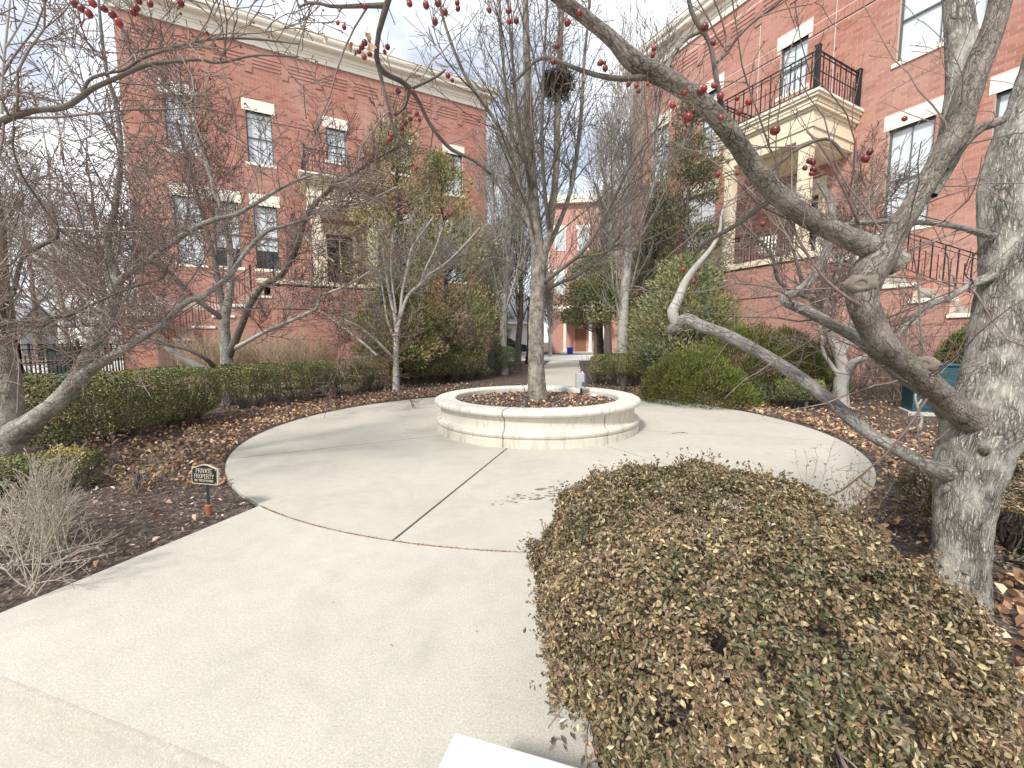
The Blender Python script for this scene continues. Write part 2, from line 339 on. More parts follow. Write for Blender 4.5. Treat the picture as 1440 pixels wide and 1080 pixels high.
M['litter'] = leafmat('fallen_leaves', [(0., (0.127, 0.069, 0.044)), (.3, (0.253, 0.145, 0.089)), (.6, (0.405, 0.253, 0.152)), (.85, (0.543, 0.380, 0.240)), (1., (0.708, 0.531, 0.380))], None, 1, .75)
M['chips'] = leafmat('mulch_chips', [(0., (0.069, 0.052, 0.044)), (.4, (0.148, 0.109, 0.087)), (.75, (0.255, 0.197, 0.168)), (.93, (0.472, 0.384, 0.325)), (1., (0.885, 0.766, 0.669))], None, 1, .9, .1)
M['dry'] = leafmat('dry_foliage', [(0., (.22, .14, .07)), (.5, (.38, .27, .15)), (1., (.55, .42, .25))])
def soil():
    t = NT('mulch_ground'); p = t.wpos(); n = t.noise(p, 18, 6, .7); v = t.n('ShaderNodeTexVoronoi'); v.inputs['Scale'].default_value = 38; t.l(p, v.inputs['Vector'])
    c = t.ramp(v.outputs['Color'], [(.1, (.06, .045, .038)), (.45, (.11, .083, .068)), (.75, (.19, .15, .125)), (.95, (.36, .28, .21))])
    c = t.mix(t.ramp(n, [(.35, .8), (.6, 0.)]), c, (.035, .026, .022)); t.base(c); t.rough(.95); t.bump(t.math('ADD', n, v.outputs['Distance']), .8, .02); return t.m
M['soil'] = soil()
def lawn():
    t = NT('dormant_lawn'); p = t.wpos(); n = t.noise(p, .8, 5, .6); f = t.noise(p, 60, 4, .7)
    c = t.mix(t.ramp(n, [(.35, 0.), (.65, 1.)]), (.24, .21, .10), (.33, .28, .16)); c = t.mix(t.ramp(f, [(.3, .7), (.6, 0.)]), c, (.12, .10, .05)); t.base(c); t.rough(.95); t.bump(f, .6, .02); return t.m
M['lawn'] = lawn()
M['grassb'] = leafmat('lawn_blades', [(0., (.16, .15, .06)), (.5, (.30, .26, .13)), (1., (.42, .36, .2))])
M['sign'] = simple('sign_black', (.012, .016, .018), .35, .2)
M['gold'] = simple('sign_lettering', (.50, .45, .33), .5)
M['rust'] = simple('terracotta_socket', (.33, .12, .06), .8)
M['green'] = simple('green_post', (.02, .035, .035), .4)
M['cab'] = simple('cabinet_blue_green', (.022, .075, .095), .5, .2, 3)
M['grey'] = simple('grey_plastic', (.42, .43, .44), .5)
M['grey2'] = simple('dark_grey_plastic', (.10, .10, .11), .5)
M['white'] = simple('white_paint', (.75, .75, .73), .5)
M['roof'] = simple('grey_shingles', (.22, .225, .24), .9, .3, 12)
M['wood'] = simple('dark_door', (.06, .055, .055), .4)
M['redwood'] = simple('porch_brick_door', (.22, .10, .06), .5)
M['bluebin'] = simple('blue_bin', (.02, .045, .30), .4)
M['car'] = simple('car_paint_dark', (.02, .025, .03), .25); M['tyre'] = simple('tyre', (.015, .015, .015), .8); M['rim'] = simple('rim', (.5, .5, .5), .3, metal=.8)
M['knot'] = simple('knot_wood', (.20, .17, .14), .95, .5, 40, 0, .6)
M['nest'] = twigmat('nest_twigs', (.05, .038, .03), (.11, .085, .065))
M['hazeh'] = simple('distant_house_wall', (.42, .40, .37), .9)
M['rock'] = stonemat('white_rock', (.6, .58, .54), (.72, .7, .66))

# ------------------------------------------------------------------ tubes, leaves, trees
def smooth_path(P, n):
    """Catmull-Rom through P (k,d) resampled to n."""
    P = np.asarray(P, float); k = len(P)
    if k == 2: t = np.linspace(0, 1, n)[:, None]; return P[0]*(1-t)+P[1]*t
    E = np.vstack([2*P[0]-P[1], P, 2*P[-1]-P[-2]])
    d = np.r_[0, np.cumsum(np.linalg.norm(np.diff(P[:, :3], axis=0), axis=1)+1e-9)]; u = np.linspace(0, d[-1], n)
    i = np.clip(np.searchsorted(d, u, side='right')-1, 0, k-2); t = ((u-d[i])/(d[i+1]-d[i]))[:, None]
    p0, p1, p2, p3 = E[i], E[i+1], E[i+2], E[i+3]
    return .5*((2*p1)+(-p0+p2)*t+(2*p0-5*p1+4*p2-p3)*t*t+(-p0+3*p1-3*p2+p3)*t**3)
def tubes(P, R, S):
    """P (N,K,3), R (N,K) -> verts, quads, uv"""
    N, K, _ = P.shape
    T = np.gradient(P, axis=1); T /= np.linalg.norm(T, axis=2, keepdims=True)+1e-9
    ref = np.where(np.abs(T[:, :1, 2:3]) > .9, np.array([1., 0, 0]), np.array([0, 0, 1.])); ref = np.broadcast_to(ref, T.shape)
    u = np.cross(T, ref)
    # parallel transport for long single tubes
    if N <= 400:
        u0 = u[:, 0]/(np.linalg.norm(u[:, 0], axis=1, keepdims=True)+1e-9); U = np.empty_like(u); U[:, 0] = u0
        for k in range(1, K):
            w = U[:, k-1]-(U[:, k-1]*T[:, k]).sum(1, keepdims=True)*T[:, k]; U[:, k] = w/(np.linalg.norm(w, axis=1, keepdims=True)+1e-9)
        u = U
    else: u = u/(np.linalg.norm(u, axis=2, keepdims=True)+1e-9)
    v = np.cross(T, u)
    a = np.arange(S)*2*PI/S
    V = P[:, :, None]+R[:, :, None, None]*(np.cos(a)[None, None, :, None]*u[:, :, None]+np.sin(a)[None, None, :, None]*v[:, :, None])
    base = (np.arange(N)*K*S)[:, None, None]; k = (np.arange(K-1)*S)[None, :, None]; s = np.arange(S)[None, None, :]; s2 = (s+1) % S
    Q = np.stack([base+k+s, base+k+s2, base+k+S+s2, base+k+S+s], -1).reshape(-1, 4)
    return V.reshape(-1, 3), Q
def spawn(P, R, dens, t0, L, ang, K, up=0., wig=.15, rr=.012, taper=.3, cap=None, t1=1., lenpow=.5, rk=.65, flat=0.):
    N, KP, _ = P.shape
    seg = np.linalg.norm(np.diff(P, axis=1), axis=2); ln = seg.sum(1)
    cnt = rng.poisson(np.maximum(ln*dens*(t1-t0), 0.02)); pi = np.repeat(np.arange(N), cnt)
    if cap and len(pi) > cap: pi = rng.choice(pi, cap, replace=False)
    n = len(pi)
    if n == 0: return np.zeros((0, K, 3)), np.zeros((0, K))
    t = t0+(t1-t0)*rng.random(n); x = t*(KP-1); i = np.clip(x.astype(int), 0, KP-2); f = (x-i)[:, None]
    pos = P[pi, i]*(1-f)+P[pi, i+1]*f; tan = P[pi, i+1]-P[pi, i]; tan /= np.linalg.norm(tan, axis=1, keepdims=True)+1e-9
    pr = R[pi, i]*(1-f[:, 0])+R[pi, i+1]*f[:, 0]
    q = rng.normal(size=(n, 3)); q[:, 2] *= (1-flat); q -= (q*tan).sum(1, keepdims=True)*tan; q /= np.linalg.norm(q, axis=1, keepdims=True)+1e-9
    an = np.radians(rng.normal(ang, ang*.25, n))[:, None]; d = np.cos(an)*tan+np.sin(an)*q
    LL = (L[0]+(L[1]-L[0])*rng.random(n))*(1-lenpow*t)
    out = np.empty((n, K, 3)); out[:, 0] = pos; st = (LL/(K-1))[:, None]
    for k in range(1, K):
        d = d+rng.normal(size=(n, 3))*wig; d[:, 2] += up; d /= np.linalg.norm(d, axis=1, keepdims=True)+1e-9
        out[:, k] = out[:, k-1]+d*st
    r0 = np.minimum(pr*rk, np.maximum(LL*rr, .0012)); rad = np.maximum(r0[:, None]*np.linspace(1, taper, K)[None], RMIN)
    return out, rad
def tubemesh(name, sets, mat, S, parent, uvscale=None, jitter=0):
    Vs, Qs, n = [], [], 0
    for P, R in sets:
        if len(P) == 0: continue
        V, Q = tubes(P, R, S); Vs.append(V); Qs.append(Q+n); n += len(V)
    if not Vs: return None
    o = ob(name, mesh_np(name, np.concatenate(Vs), np.concatenate(Qs), smooth=True, mats=mat), parent)
    if name in ('twigs', 'stems', 'branches', 'stalks'): o['kind'] = 'stuff'
    return o
def limb_mesh(name, P, R, mat, parent, S=24, rough=0., seed=0, flute=0., step=.03):
    """one thick limb: P (k,3), R(k) control points; dense tube with lumpy bark relief and UV"""
    PR = np.column_stack([P, R]); L = np.linalg.norm(np.diff(P, axis=0), axis=1).sum(); n = max(8, int(L/step))
    q = smooth_path(PR, n); p, r = q[:, :3], np.maximum(q[:, 3], .0015)
    V, Q = tubes(p[None], r[None], S+1)
    # close seam for uv: use S+1 columns with last = first
    V = V.reshape(n, S+1, 3)
    T = np.gradient(p, axis=0); T /= np.linalg.norm(T, axis=1, keepdims=True)+1e-9
    ref = np.array([1., 0, 0]) if abs(T[0, 2]) > .9 else np.array([0, 0, 1.]); u = np.cross(T[0], ref); u /= np.linalg.norm(u); U = [u]
    for k in range(1, n): w = U[-1]-(U[-1]@T[k])*T[k]; U.append(w/np.linalg.norm(w))
    U = np.array(U); W = np.cross(T, U); a = np.arange(S+1)*2*PI/S
    d = np.cos(a)[None, :, None]*U[:, None]+np.sin(a)[None, :, None]*W[:, None]
    rad = np.repeat(r[:, None], S+1, 1)
    if rough > 0:
        for i in range(n):
            for j in range(S):
                c = p[i]+d[i, j]*r[i]; c2 = Vector((c[0]*6+seed, c[1]*6, c[2]*4))
                h = mnoise.noise(c2)*1.0+mnoise.noise(c2*3.1)*.45
                g = abs(mnoise.noise(Vector((c[0]*26+seed, c[1]*26, c[2]*9))))
                rad[i, j] = r[i]*(1+rough*h+flute*(min(g, .28)-.14))
        rad[:, S] = rad[:, 0]
    V = p[:, None]+d*rad[:, :, None]
    ln = np.r_[0, np.cumsum(np.linalg.norm(np.diff(p, axis=0), axis=1))]
    uu = np.linspace(0, 1, S+1)[None]*np.maximum(np.round(2*PI*r.mean()/.035), 3)*np.ones((n, 1)); vv = (ln/.035)[:, None]*np.ones((1, S+1))
    Qq = []
    I = np.arange(n-1)[:, None]*(S+1)+np.arange(S)[None]; Qq = np.stack([I, I+1, I+S+2, I+S+1], -1).reshape(-1, 4)
    VV = V.reshape(-1, 3); tip = len(VV); VV = np.vstack([VV, p[-1]+T[-1]*r[-1]*.4]); uvs = np.vstack([np.column_stack([uu.ravel(), vv.ravel()]), [[0, vv.max()]]])
    J = (n-1)*(S+1)+np.arange(S); Tt = np.column_stack([J, J+1, np.full(S, tip)])
    return ob(name, mesh_np(name, VV, Qq, Tt, uv=uvs, smooth=True, mats=mat), parent)
WK = 1.0; RMIN = .0012
def px_limb(spec, off=0.):
    """spec rows (px,py,Y,width_px) -> P,R"""
    P = np.array([at(a, b, Y) for a, b, Y, w in spec]); R = np.array([WK*w/2*Y/F/math.sqrt(1+((a-720)/F)**2*.9) for a, b, Y, w in spec])
    return P, R
def resample(P, R, K):
    q = smooth_path(np.column_stack([P, R]), K); return q[None, :, :3], np.maximum(q[None, :, 3], .001)
def leaves(C, N, size, asp=.5, fold=.25, K=4, jit=.35, droop=0.):
    """C (n,3) centres, N (n,3) normals; K=4 one folded diamond of two tris-quads, K=6 rounded leaf"""
    n = len(C); N = N/(np.linalg.norm(N, axis=1, keepdims=True)+1e-9)
    a = rng.normal(size=(n, 3)); a[:, 2] -= droop; a -= (a*N).sum(1, keepdims=True)*N; a /= np.linalg.norm(a, axis=1, keepdims=True)+1e-9
    b = np.cross(N, a); s = size*(1-jit+2*jit*rng.random(n))[:, None]; w = s*asp; fo = s*fold*(.4+rng.random(n))[:, None]
    if K == 4:
        V = np.stack([C-a*s/2, C+b*w/2+N*fo*.5-a*s*.02, C+a*s/2, C-b*w/2+N*fo*.5-a*s*.02], 1)
        i = np.arange(n)*4; T = np.concatenate([np.stack([i, i+1, i+2], 1), np.stack([i, i+2, i+3], 1)]); return V.reshape(-1, 3), None, T
    V = np.stack([C-a*s/2, C+b*w/2+N*fo*.5-a*s*.15, C+b*w*.42+N*fo*.4+a*s*.2, C+a*s/2-N*fo*.3, C-b*w*.42+N*fo*.4+a*s*.2, C-b*w/2+N*fo*.5-a*s*.15], 1)
    i = np.arange(n)*6; Q = np.concatenate([np.stack([i, i+1, i+2, i+3], 1), np.stack([i, i+3, i+4, i+5], 1)]); return V.reshape(-1, 3), Q, None
def leafobj(name, parts, mat, parent=None, kind='stuff'):
    Vs, Qs, Ts, n = [], [], [], 0
    for V, Q, T in parts:
        Vs.append(V)
        if Q is not None: Qs.append(Q+n)
        if T is not None: Ts.append(T+n)
        n += len(V)
    o = ob(name, mesh_np(name, np.concatenate(Vs), np.concatenate(Qs) if Qs else None, np.concatenate(Ts) if Ts else None, mats=mat), parent)
    if kind: o['kind'] = kind
    return o
def octa(C, r):
    n = len(C); D = np.array([[1, 0, 0], [-1, 0, 0], [0, 1, 0], [0, -1, 0], [0, 0, 1], [0, 0, -1]], float)
    V = C[:, None]+D[None]*(r*(.7+.6*rng.random(n)))[:, None, None]
    f = np.array([[0, 2, 4], [2, 1, 4], [1, 3, 4], [3, 0, 4], [2, 0, 5], [1, 2, 5], [3, 1, 5], [0, 3, 5]])
    return V.reshape(-1, 3), None, (np.arange(n)[:, None, None]*6+f[None]).reshape(-1, 3)

# ================================================================== THE SETTING
# ground sheet with the raised beds
xs = np.unique(np.r_[-600, -300, -150, -80, np.linspace(-40, 40, 101), 80, 150, 300, 600]); ys = np.unique(np.r_[-60, -20, np.linspace(-8, 40, 73), 90, 150, 300, 700])
X, Y = np.meshgrid(xs, ys); Z = gz(X, Y)-.012
inw = (X < 0.6) & (X > -6) & (Y < 3)
r_ = np.hypot(X-PC[0], Y-PC[1]); Z = Z-.10*np.clip((4.3-r_)/.5, 0, 1)
line = (Y-1.68)+(X+2.19)*.325                                   # behind the step towards the street
Z = np.where(line < .3, np.minimum(Z, -.20), Z)
ny, nx = X.shape; I = (np.arange(ny-1)[:, None]*nx+np.arange(nx-1)[None]); Qg = np.stack([I, I+1, I+nx+1, I+nx], -1).reshape(-1, 4)
g = ob('ground', mesh_np('ground', np.stack([X, Y, Z], -1).reshape(-1, 3), Qg, smooth=True, mats=M['soil'])); tag(g, kind='structure')
# dormant lawns behind the hedges
def sheet(name, poly, dz, mat, n=40, kind='structure', parent=None):
    P = np.array(poly, float); a = P[:, 0].min(), P[:, 0].max(), P[:, 1].min(), P[:, 1].max()
    gx = np.linspace(a[0], a[1], n); gy = np.linspace(a[2], a[3], n)
    V, Q = [], []; idx = {}
    def inside(x, y):
        c = False; j = len(P)-1
        for i in range(len(P)):
            if (P[i, 1] > y) != (P[j, 1] > y) and x < (P[j, 0]-P[i, 0])*(y-P[i, 1])/(P[j, 1]-P[i, 1])+P[i, 0]: c = not c
            j = i
        return c
    for i in range(n-1):
        for j in range(n-1):
            if inside((gx[i]+gx[i+1])/2, (gy[j]+gy[j+1])/2):
                q = []
                for (p, r) in ((i, j), (i+1, j), (i+1, j+1), (i, j+1)):
                    if (p, r) not in idx: idx[(p, r)] = len(V); V.append((gx[p], gy[r], float(gz(gx[p], gy[r]))+dz))
                    q.append(idx[(p, r)])
                Q.append(q)
    o = ob(name, mesh_np(name, V, np.array(Q), smooth=True, mats=mat), parent)
    if not parent: tag(o, kind=kind)
    return o
sheet('lawn_left', [(-40, 3), (-7.2, 6), (-6.6, 9), (-5.5, 12), (-3.5, 14.6), (-1.0, 16.3), (-1.2, 20), (-4, 19), (-13, 14.5), (-16, 40), (-40, 40)], .0, M['lawn'], 110)
# side road and street pavement on the left, far street ahead
def strip(name, a, b, w, dz, mat, n=24, base=None, parent=None):
    a = np.array(a, float); b = np.array(b, float); d = (b-a)/np.linalg.norm(b-a); p = np.array([-d[1], d[0]])*w/2
    V = []
    for i in range(n+1):
        c = a+(b-a)*i/n
        for s in (1, -1):
            q = c+p*s; V.append((q[0], q[1], float(gz(*c))+dz))
    Q = [(2*i+1, 2*i+3, 2*i+2, 2*i) for i in range(n)]
    o = ob(name, mesh_np(name, V, np.array(Q), mats=mat), parent)
    if not parent: tag(o, kind='structure')
    return o
pa = gp(790, 542); pb = gp(797, 514)
dirp = (pb-pa)[:2]/np.linalg.norm((pb-pa)[:2])
path0 = PC+dirp*4.25
strip('garden_path', path0, path0+dirp*15.0, 1.75, .006, M['plaza'], 30)
fs = path0+dirp*15.0
strip('far_street', fs+np.array([-24, 7.2]), fs+np.array([24, 5.2]), 12.0, .008, M['road'], 12)
strip('left_street', (-19.5, -6), (-27, 60), 7.0, .010, M['road'], 20)
strip('left_pavement', (-15.2, -6), (-21.3, 48), 1.6, .012, M['walk'], 20)

# round plaza, cut into slabs by its joints
J = [atz(550, 762), atz(326, 645), atz(960, 660), atz(1150, 619)]
angs = sorted([math.atan2(p[1]-PC[1], p[0]-PC[0]) % (2*PI) for p in J])
angs = sorted(set(angs+[(angs[0]+PI*.0) % (2*PI)]))
angs = [a for a in angs]; angs += [math.radians(48), math.radians(100), math.radians(138)]
angs = sorted(angs)
plaza = thing('plaza', None, None, (PC[0], PC[1], 0), kind='structure')
PR_ = 4.383
for i, a0 in enumerate(angs):
    a1 = angs[(i+1) % len(angs)]
    if a1 < a0: a1 += 2*PI
    gap = .011; m = MB(); n = max(6, int((a1-a0)/.05)); ri, ro = 1.45, PR_
    pts = []
    for k in range(n+1):
        a = a0+gap/ro+(a1-a0-2*gap/ro)*k/n; pts.append((ro*math.cos(a), ro*math.sin(a)))
    for k in range(n, -1, -1):
        a = a0+gap/ri+(a1-a0-2*gap/ri)*k/n; pts.append((ri*math.cos(a), ri*math.sin(a)))
    nn = len(pts); V = [(x, y, .0) for x, y in pts]+[(x, y, -.09) for x, y in pts]; Fs = []
    for k in range(n): Fs.append((k, k+1, nn-2-k, nn-1-k))
    for k in range(nn): k2 = (k+1) % nn; Fs.append((k, k+nn, k2+nn, k2))
    m.add(V, Fs).build('slab', M['plaza'], plaza)
mj = MB(); mj.lathe([(0.2, -.016), (4.372, -.016)], 96); mj.build('joint_filler', M['joint'], plaza)
# walk in front of the plaza, down to the street step
wa, wb = gp(362, 712), gp(0, 862)
wd = (wb-wa)[:2]/np.linalg.norm((wb-wa)[:2])
ka, kb = atz(0, 948), atz(330, 1080); kd = (kb-ka)[:2]/np.linalg.norm((kb-ka)[:2])
def isect(p, d, q, e):
    A_ = np.array([[d[0], -e[0]], [d[1], -e[1]]]); t = np.linalg.solve(A_, np.array(q)-np.array(p)); return np.array(p)+np.array(d)*t[0]
c0 = isect(wa[:2], wd, ka[:2], kd); rr0 = atz(820, 1040)[:2]; c1 = isect(rr0, np.array([.06, -1.]), ka[:2], kd)
t0_ = math.atan2(wa[1]-PC[1], wa[0]-PC[0]); re = np.array([.30, 2.72]); t1_ = math.atan2(re[1]-PC[1], re[0]-PC[0])
rg = PR_+.016
arc = [(PC[0]+rg*math.cos(t0_+(t1_-t0_)*k/24), PC[1]+rg*math.sin(t0_+(t1_-t0_)*k/24)) for k in range(25)]
walk = thing('front_walk', None, None, (0, 0, 0), kind='structure')
poly = arc+[tuple(c1), tuple(c0)]
poly = poly[::-1]
from mathutils.geometry import tessellate_polygon
def polyslab(poly, z1, z0, name, mat, parent):
    tri = tessellate_polygon([[Vector((x, y, 0)) for x, y in poly]]); n = len(poly)
    V = [(x, y, z1) for x, y in poly]+[(x, y, z0) for x, y in poly]
    A2 = sum(poly[i][0]*poly[(i+1) % n][1]-poly[(i+1) % n][0]*poly[i][1] for i in range(n))
    Fs = []
    for t in tri:
        p = [poly[i] for i in t]; ar = (p[1][0]-p[0][0])*(p[2][1]-p[0][1])-(p[2][0]-p[0][0])*(p[1][1]-p[0][1])
        Fs.append(tuple(t) if ar > 0 else tuple(t)[::-1])
    for i in range(n): j = (i+1) % n; Fs.append((i, i+n, j+n, j) if A2 > 0 else (i, j, j+n, i+n))
    return MB().add(V, Fs).build(name, mat, parent)
polyslab(poly, .0, -.25, 'slab', M['walk'], walk)
MB().lathe([(PR_-.03, -.028), (rg+.03, -.028)], 60, PC, t0_, t1_).build('joint_filler', M['joint'], walk)
# rounded nosing and tan face of the step, darkened to hold its shade
nrm = np.array([kd[1], -kd[0]]);
if nrm[1] > 0: nrm = -nrm
e0 = c0-kd*3.0; e1 = c0+kd*6.5; m = MB()
prof = [(0.0, -.002), (.012, -.004), (.024, -.013), (.03, -.028), (.055, -.115), (.088, -.128)]
V = []
for e in (e0, e1):
    for o_, z in prof: q = e+nrm*o_; V.append((q[0], q[1], z))
k = len(prof); m.add(V, [(i, i+1, k+i+1, k+i) for i in range(k-1)]).build('step_face', M['kerb'], walk, smooth=True)
st = thing('street_pavement', None, None, (0, 0, 0), kind='structure')
q0 = c0+nrm*.085-kd*8; q1 = c0+nrm*.085+kd*14
polyslab([tuple(q0), tuple(q0+nrm*9), tuple(q1+nrm*9), tuple(q1)], -.136, -.19, 'joint_filler', M['kerb'], st)
for s0, s1 in ((0, .30), (.306, 3.4), (3.406, 9)):
    a, b = q0+nrm*s0, q1+nrm*s0; c, d = q1+nrm*s1, q0+nrm*s1
    polyslab([tuple(a), tuple(d), tuple(c), tuple(b)], -.128, -.2, 'slab', M['plaza'] if s0 == 0 else M['walk'], st)
# white stone block at the bottom edge of the picture
bz = .34; b0 = atz(640, 1028, bz)[:2]; b1 = atz(820, 1080, bz)[:2]; b2 = atz(612, 1080, bz)[:2]
u = (b1-b0)/np.linalg.norm(b1-b0); v = np.array([u[1], -u[0]]); v = v if v[1] < 0 else -v
blk = thing('stone_block', 'low white cut stone block at the bottom edge, left of the round bush', 'stone block', (b0[0], b0[1], 0))
mm = MB(); w_, d_ = .36, .30
cs = [np.zeros(2), v*d_, v*d_+u*w_, u*w_]
mm.prism([tuple(c) for c in cs], .27, bz).build('cap', M['block'], blk, bevel=.006)
cs2 = [(u+v)*.025, v*(d_-.025)+u*.025, v*(d_-.025)+u*(w_-.025), u*(w_-.025)+v*.025]
MB().prism([tuple(c) for c in cs2], 0.001, .268).build('pedestal', M['block'], blk)
# ================================================================== PLANTER
pl = thing('stone_planter', 'round cream limestone planter ring in the middle of the plaza, filled with mulch', 'planter', (PC[0], PC[1], 0))
aj = math.atan2(atz(710, 628)[1]-PC[1], atz(710, 628)[0]-PC[0]); aj2 = math.atan2(atz(852, 624)[1]-PC[1], atz(852, 624)[0]-PC[0])
nseg = max(6, round(2*PI/(aj2-aj))); da = 2*PI/nseg
pbody = [(1.50, .0), (1.665, .0), (1.665, .105), (1.645, .112), (1.648, .125), (1.668, .14), (1.675, .165), (1.668, .19), (1.645, .205), (1.62, .215), (1.600, .24), (1.594, .28), (1.594, .35), (1.602, .378), (1.618, .392), (1.618, .402), (1.40, .402), (1.38, .30), (1.38, .0)]
pcop = [(1.36, .404), (1.625, .404), (1.655, .41), (1.680, .425), (1.690, .447), (1.688, .47), (1.675, .492), (1.650, .504), (1.50, .507), (1.375, .505), (1.352, .495), (1.345, .475), (1.345, .404), (1.36, .404)]
for i in range(nseg):
    g_ = .011; a0 = aj+i*da+g_/1.6; a1 = aj+(i+1)*da-g_/1.6
    MB().lathe(pbody, 14, (0, 0), a0, a1, cap=True).build('wall_stone', M['lime'], pl, smooth=False, bevel=0)
    MB().lathe(pcop, 14, (0, 0), a0, a1, cap=True).build('coping_stone', M['limecap'], pl)
MB().lathe([(r-.010 if r > 1.45 else r+.01, z-.004 if z > .05 else z) for r, z in pbody[1:]+[(1.38, .0)]], 96).build('mortar_joint', M['mort_j'], pl)
MB().lathe([(1.37, .40), (1.62, .41), (1.672, .432), (1.678, .455), (1.66, .485), (1.64, .492), (1.38, .492), (1.36, .47)], 96).build('coping_mortar', M['mort_j'], pl)
nn = 40; V = [(0, 0, .44)]
rings = [(.35, .435), (.7, .415), (1.1, .395), (1.37, .385)]
m = MB(); m.lathe([(0.001, .44)]+rings, 40); m.build('soil_bed', M['soil'], pl, smooth=True)

# ================================================================== BUILDINGS
def intervals(a, b, cuts):
    out = [(a, b)]
    for c0, c1 in cuts:
        nx_ = []
        for p, q in out:
            if c1 <= p or c0 >= q: nx_.append((p, q)); continue
            if c0 > p: nx_.append((p, c0))
            if c1 < q: nx_.append((c1, q))
        out = nx_
    return out
BH, BL = .1016, .3048
class Bricks:
    """bricks on a wall: local x along, y into the wall, z up; front faces stand proud of plane y"""
    def __init__(s): s.L = []
    def add(s, x0, x1, z0, z1, y, proud=.004, dep=.02): s.L.append((x0, x1, z0, z1, y-proud, y+dep))
    def wall(s, x0, x1, z0, z1, y, holes=(), bands=(), proud=.0035):
        """holes/bands: (xa,xb,za,zb) left free"""
        k0 = int(math.floor(z0/BH)); k1 = int(math.ceil(z1/BH)); j = .0040
        allh = list(holes)+list(bands)
        for k in range(k0, k1):
            za, zb = max(k*BH+j, z0), min((k+1)*BH-j, z1)
            if zb-za < .03: continue
            cuts = [(h[0], h[1]) for h in allh if h[2] < zb-.02 and h[3] > za+.02]
            for a, b in intervals(x0, x1, cuts):
                off = (k % 2)*BL/2; i0 = int(math.floor((a-off)/BL)); i1 = int(math.ceil((b-off)/BL))
                for i in range(i0, i1):
                    p, q = max(i*BL+off, a), min((i+1)*BL+off, b)
                    if q-p < .03: continue
                    s.add(p+j, q-j, za, zb, y, proud+random.uniform(-.0008, .0008))
    def soldier(s, x0, x1, z0, y, holes=(), proud=.0035, h=None):
        h = h or BL; j = .0040
        cuts = [(q[0], q[1]) for q in holes if q[2] < z0+h and q[3] > z0]
        for a, b in intervals(x0, x1, cuts):
            n = max(1, round((b-a)/BH)); w = (b-a)/n
            for i in range(n): s.add(a+i*w+j, a+(i+1)*w-j, z0+j, z0+h-j, y, proud+random.uniform(-.0008, .0008))
    def build(s, parent, mat, campos, n=300, nprefix='brick'):
        L = np.array(s.L)
        c = np.column_stack([(L[:, 0]+L[:, 1])/2, L[:, 4], (L[:, 2]+L[:, 3])/2])
        w = np.array(parent.matrix_world.to_3x3()) if False else None
        rz = parent.rotation_euler[2]; cx = c[:, 0]*math.cos(rz)-c[:, 1]*math.sin(rz)+parent.location[0]; cy = c[:, 0]*math.sin(rz)+c[:, 1]*math.cos(rz)+parent.location[1]
        cz = c[:, 2]+parent.location[2]
        d = np.column_stack([cx, cy, cz])-CAM; X_ = d@CR; Y_ = d@CU; Z_ = d@FW
        px_ = 720+F*X_/Z_; py_ = 540-F*Y_/Z_
        area = (L[:, 1]-L[:, 0])*(L[:, 3]-L[:, 2])/np.maximum(Z_, .1)**2
        vis = (Z_ > 0) & (px_ > 0) & (px_ < 1440) & (py_ > 0) & (py_ < 1080)
        score = np.where(vis, area, -1); order = np.argsort(-score); top = order[:n]; rest = order[n:]
        cache = {}
        for i in top:
            x0, x1, z0, z1, y0, y1 = L[i]; key = (round(x1-x0, 2), round(z1-z0, 2))
            if key not in cache:
                hx, hz = (x1-x0)/2, (z1-z0)/2
                mm = MB().box(-hx, hx, 0, .03, -hz, hz); cache[key] = mm.mesh(nprefix, mat)
            o = bpy.data.objects.new(nprefix, cache[key]); put(o, parent); o.location = ((x0+x1)/2, y0, (z0+z1)/2)
        if len(rest):
            R_ = L[rest]; n_ = len(R_); x0, x1, z0, z1, y0, y1 = R_.T
            V = np.stack([np.stack([a, b, c_], 1) for a, b, c_ in ((x0, y0, z0), (x1, y0, z0), (x1, y0, z1), (x0, y0, z1), (x0, y1, z0), (x1, y1, z0), (x1, y1, z1), (x0, y1, z1))], 1).reshape(-1, 3)
            f = np.array([[0, 1, 2, 3], [0, 4, 5, 1], [1, 5, 6, 2], [2, 6, 7, 3], [3, 7, 4, 0]])
            Q = (np.arange(n_)[:, None, None]*8+f[None]).reshape(-1, 4)
            o = ob('brickwork', mesh_np('brickwork', V, Q, mats=mat), parent); o['kind'] = 'stuff'
def holed(m, x0, x1, z0, z1, y0, y1, holes):
    """wall plate with openings (boxes between the openings)"""
    X_ = sorted({x0, x1, *[v for h in holes for v in h[:2] if x0 < v < x1]})
    for a, b in zip(X_[:-1], X_[1:]):
        cz = [(h[2], h[3]) for h in holes if h[0] < (a+b)/2 < h[1]]
        for p, q in intervals(z0, z1, cz): m.box(a, b, y0, y1, p, q)
    return m
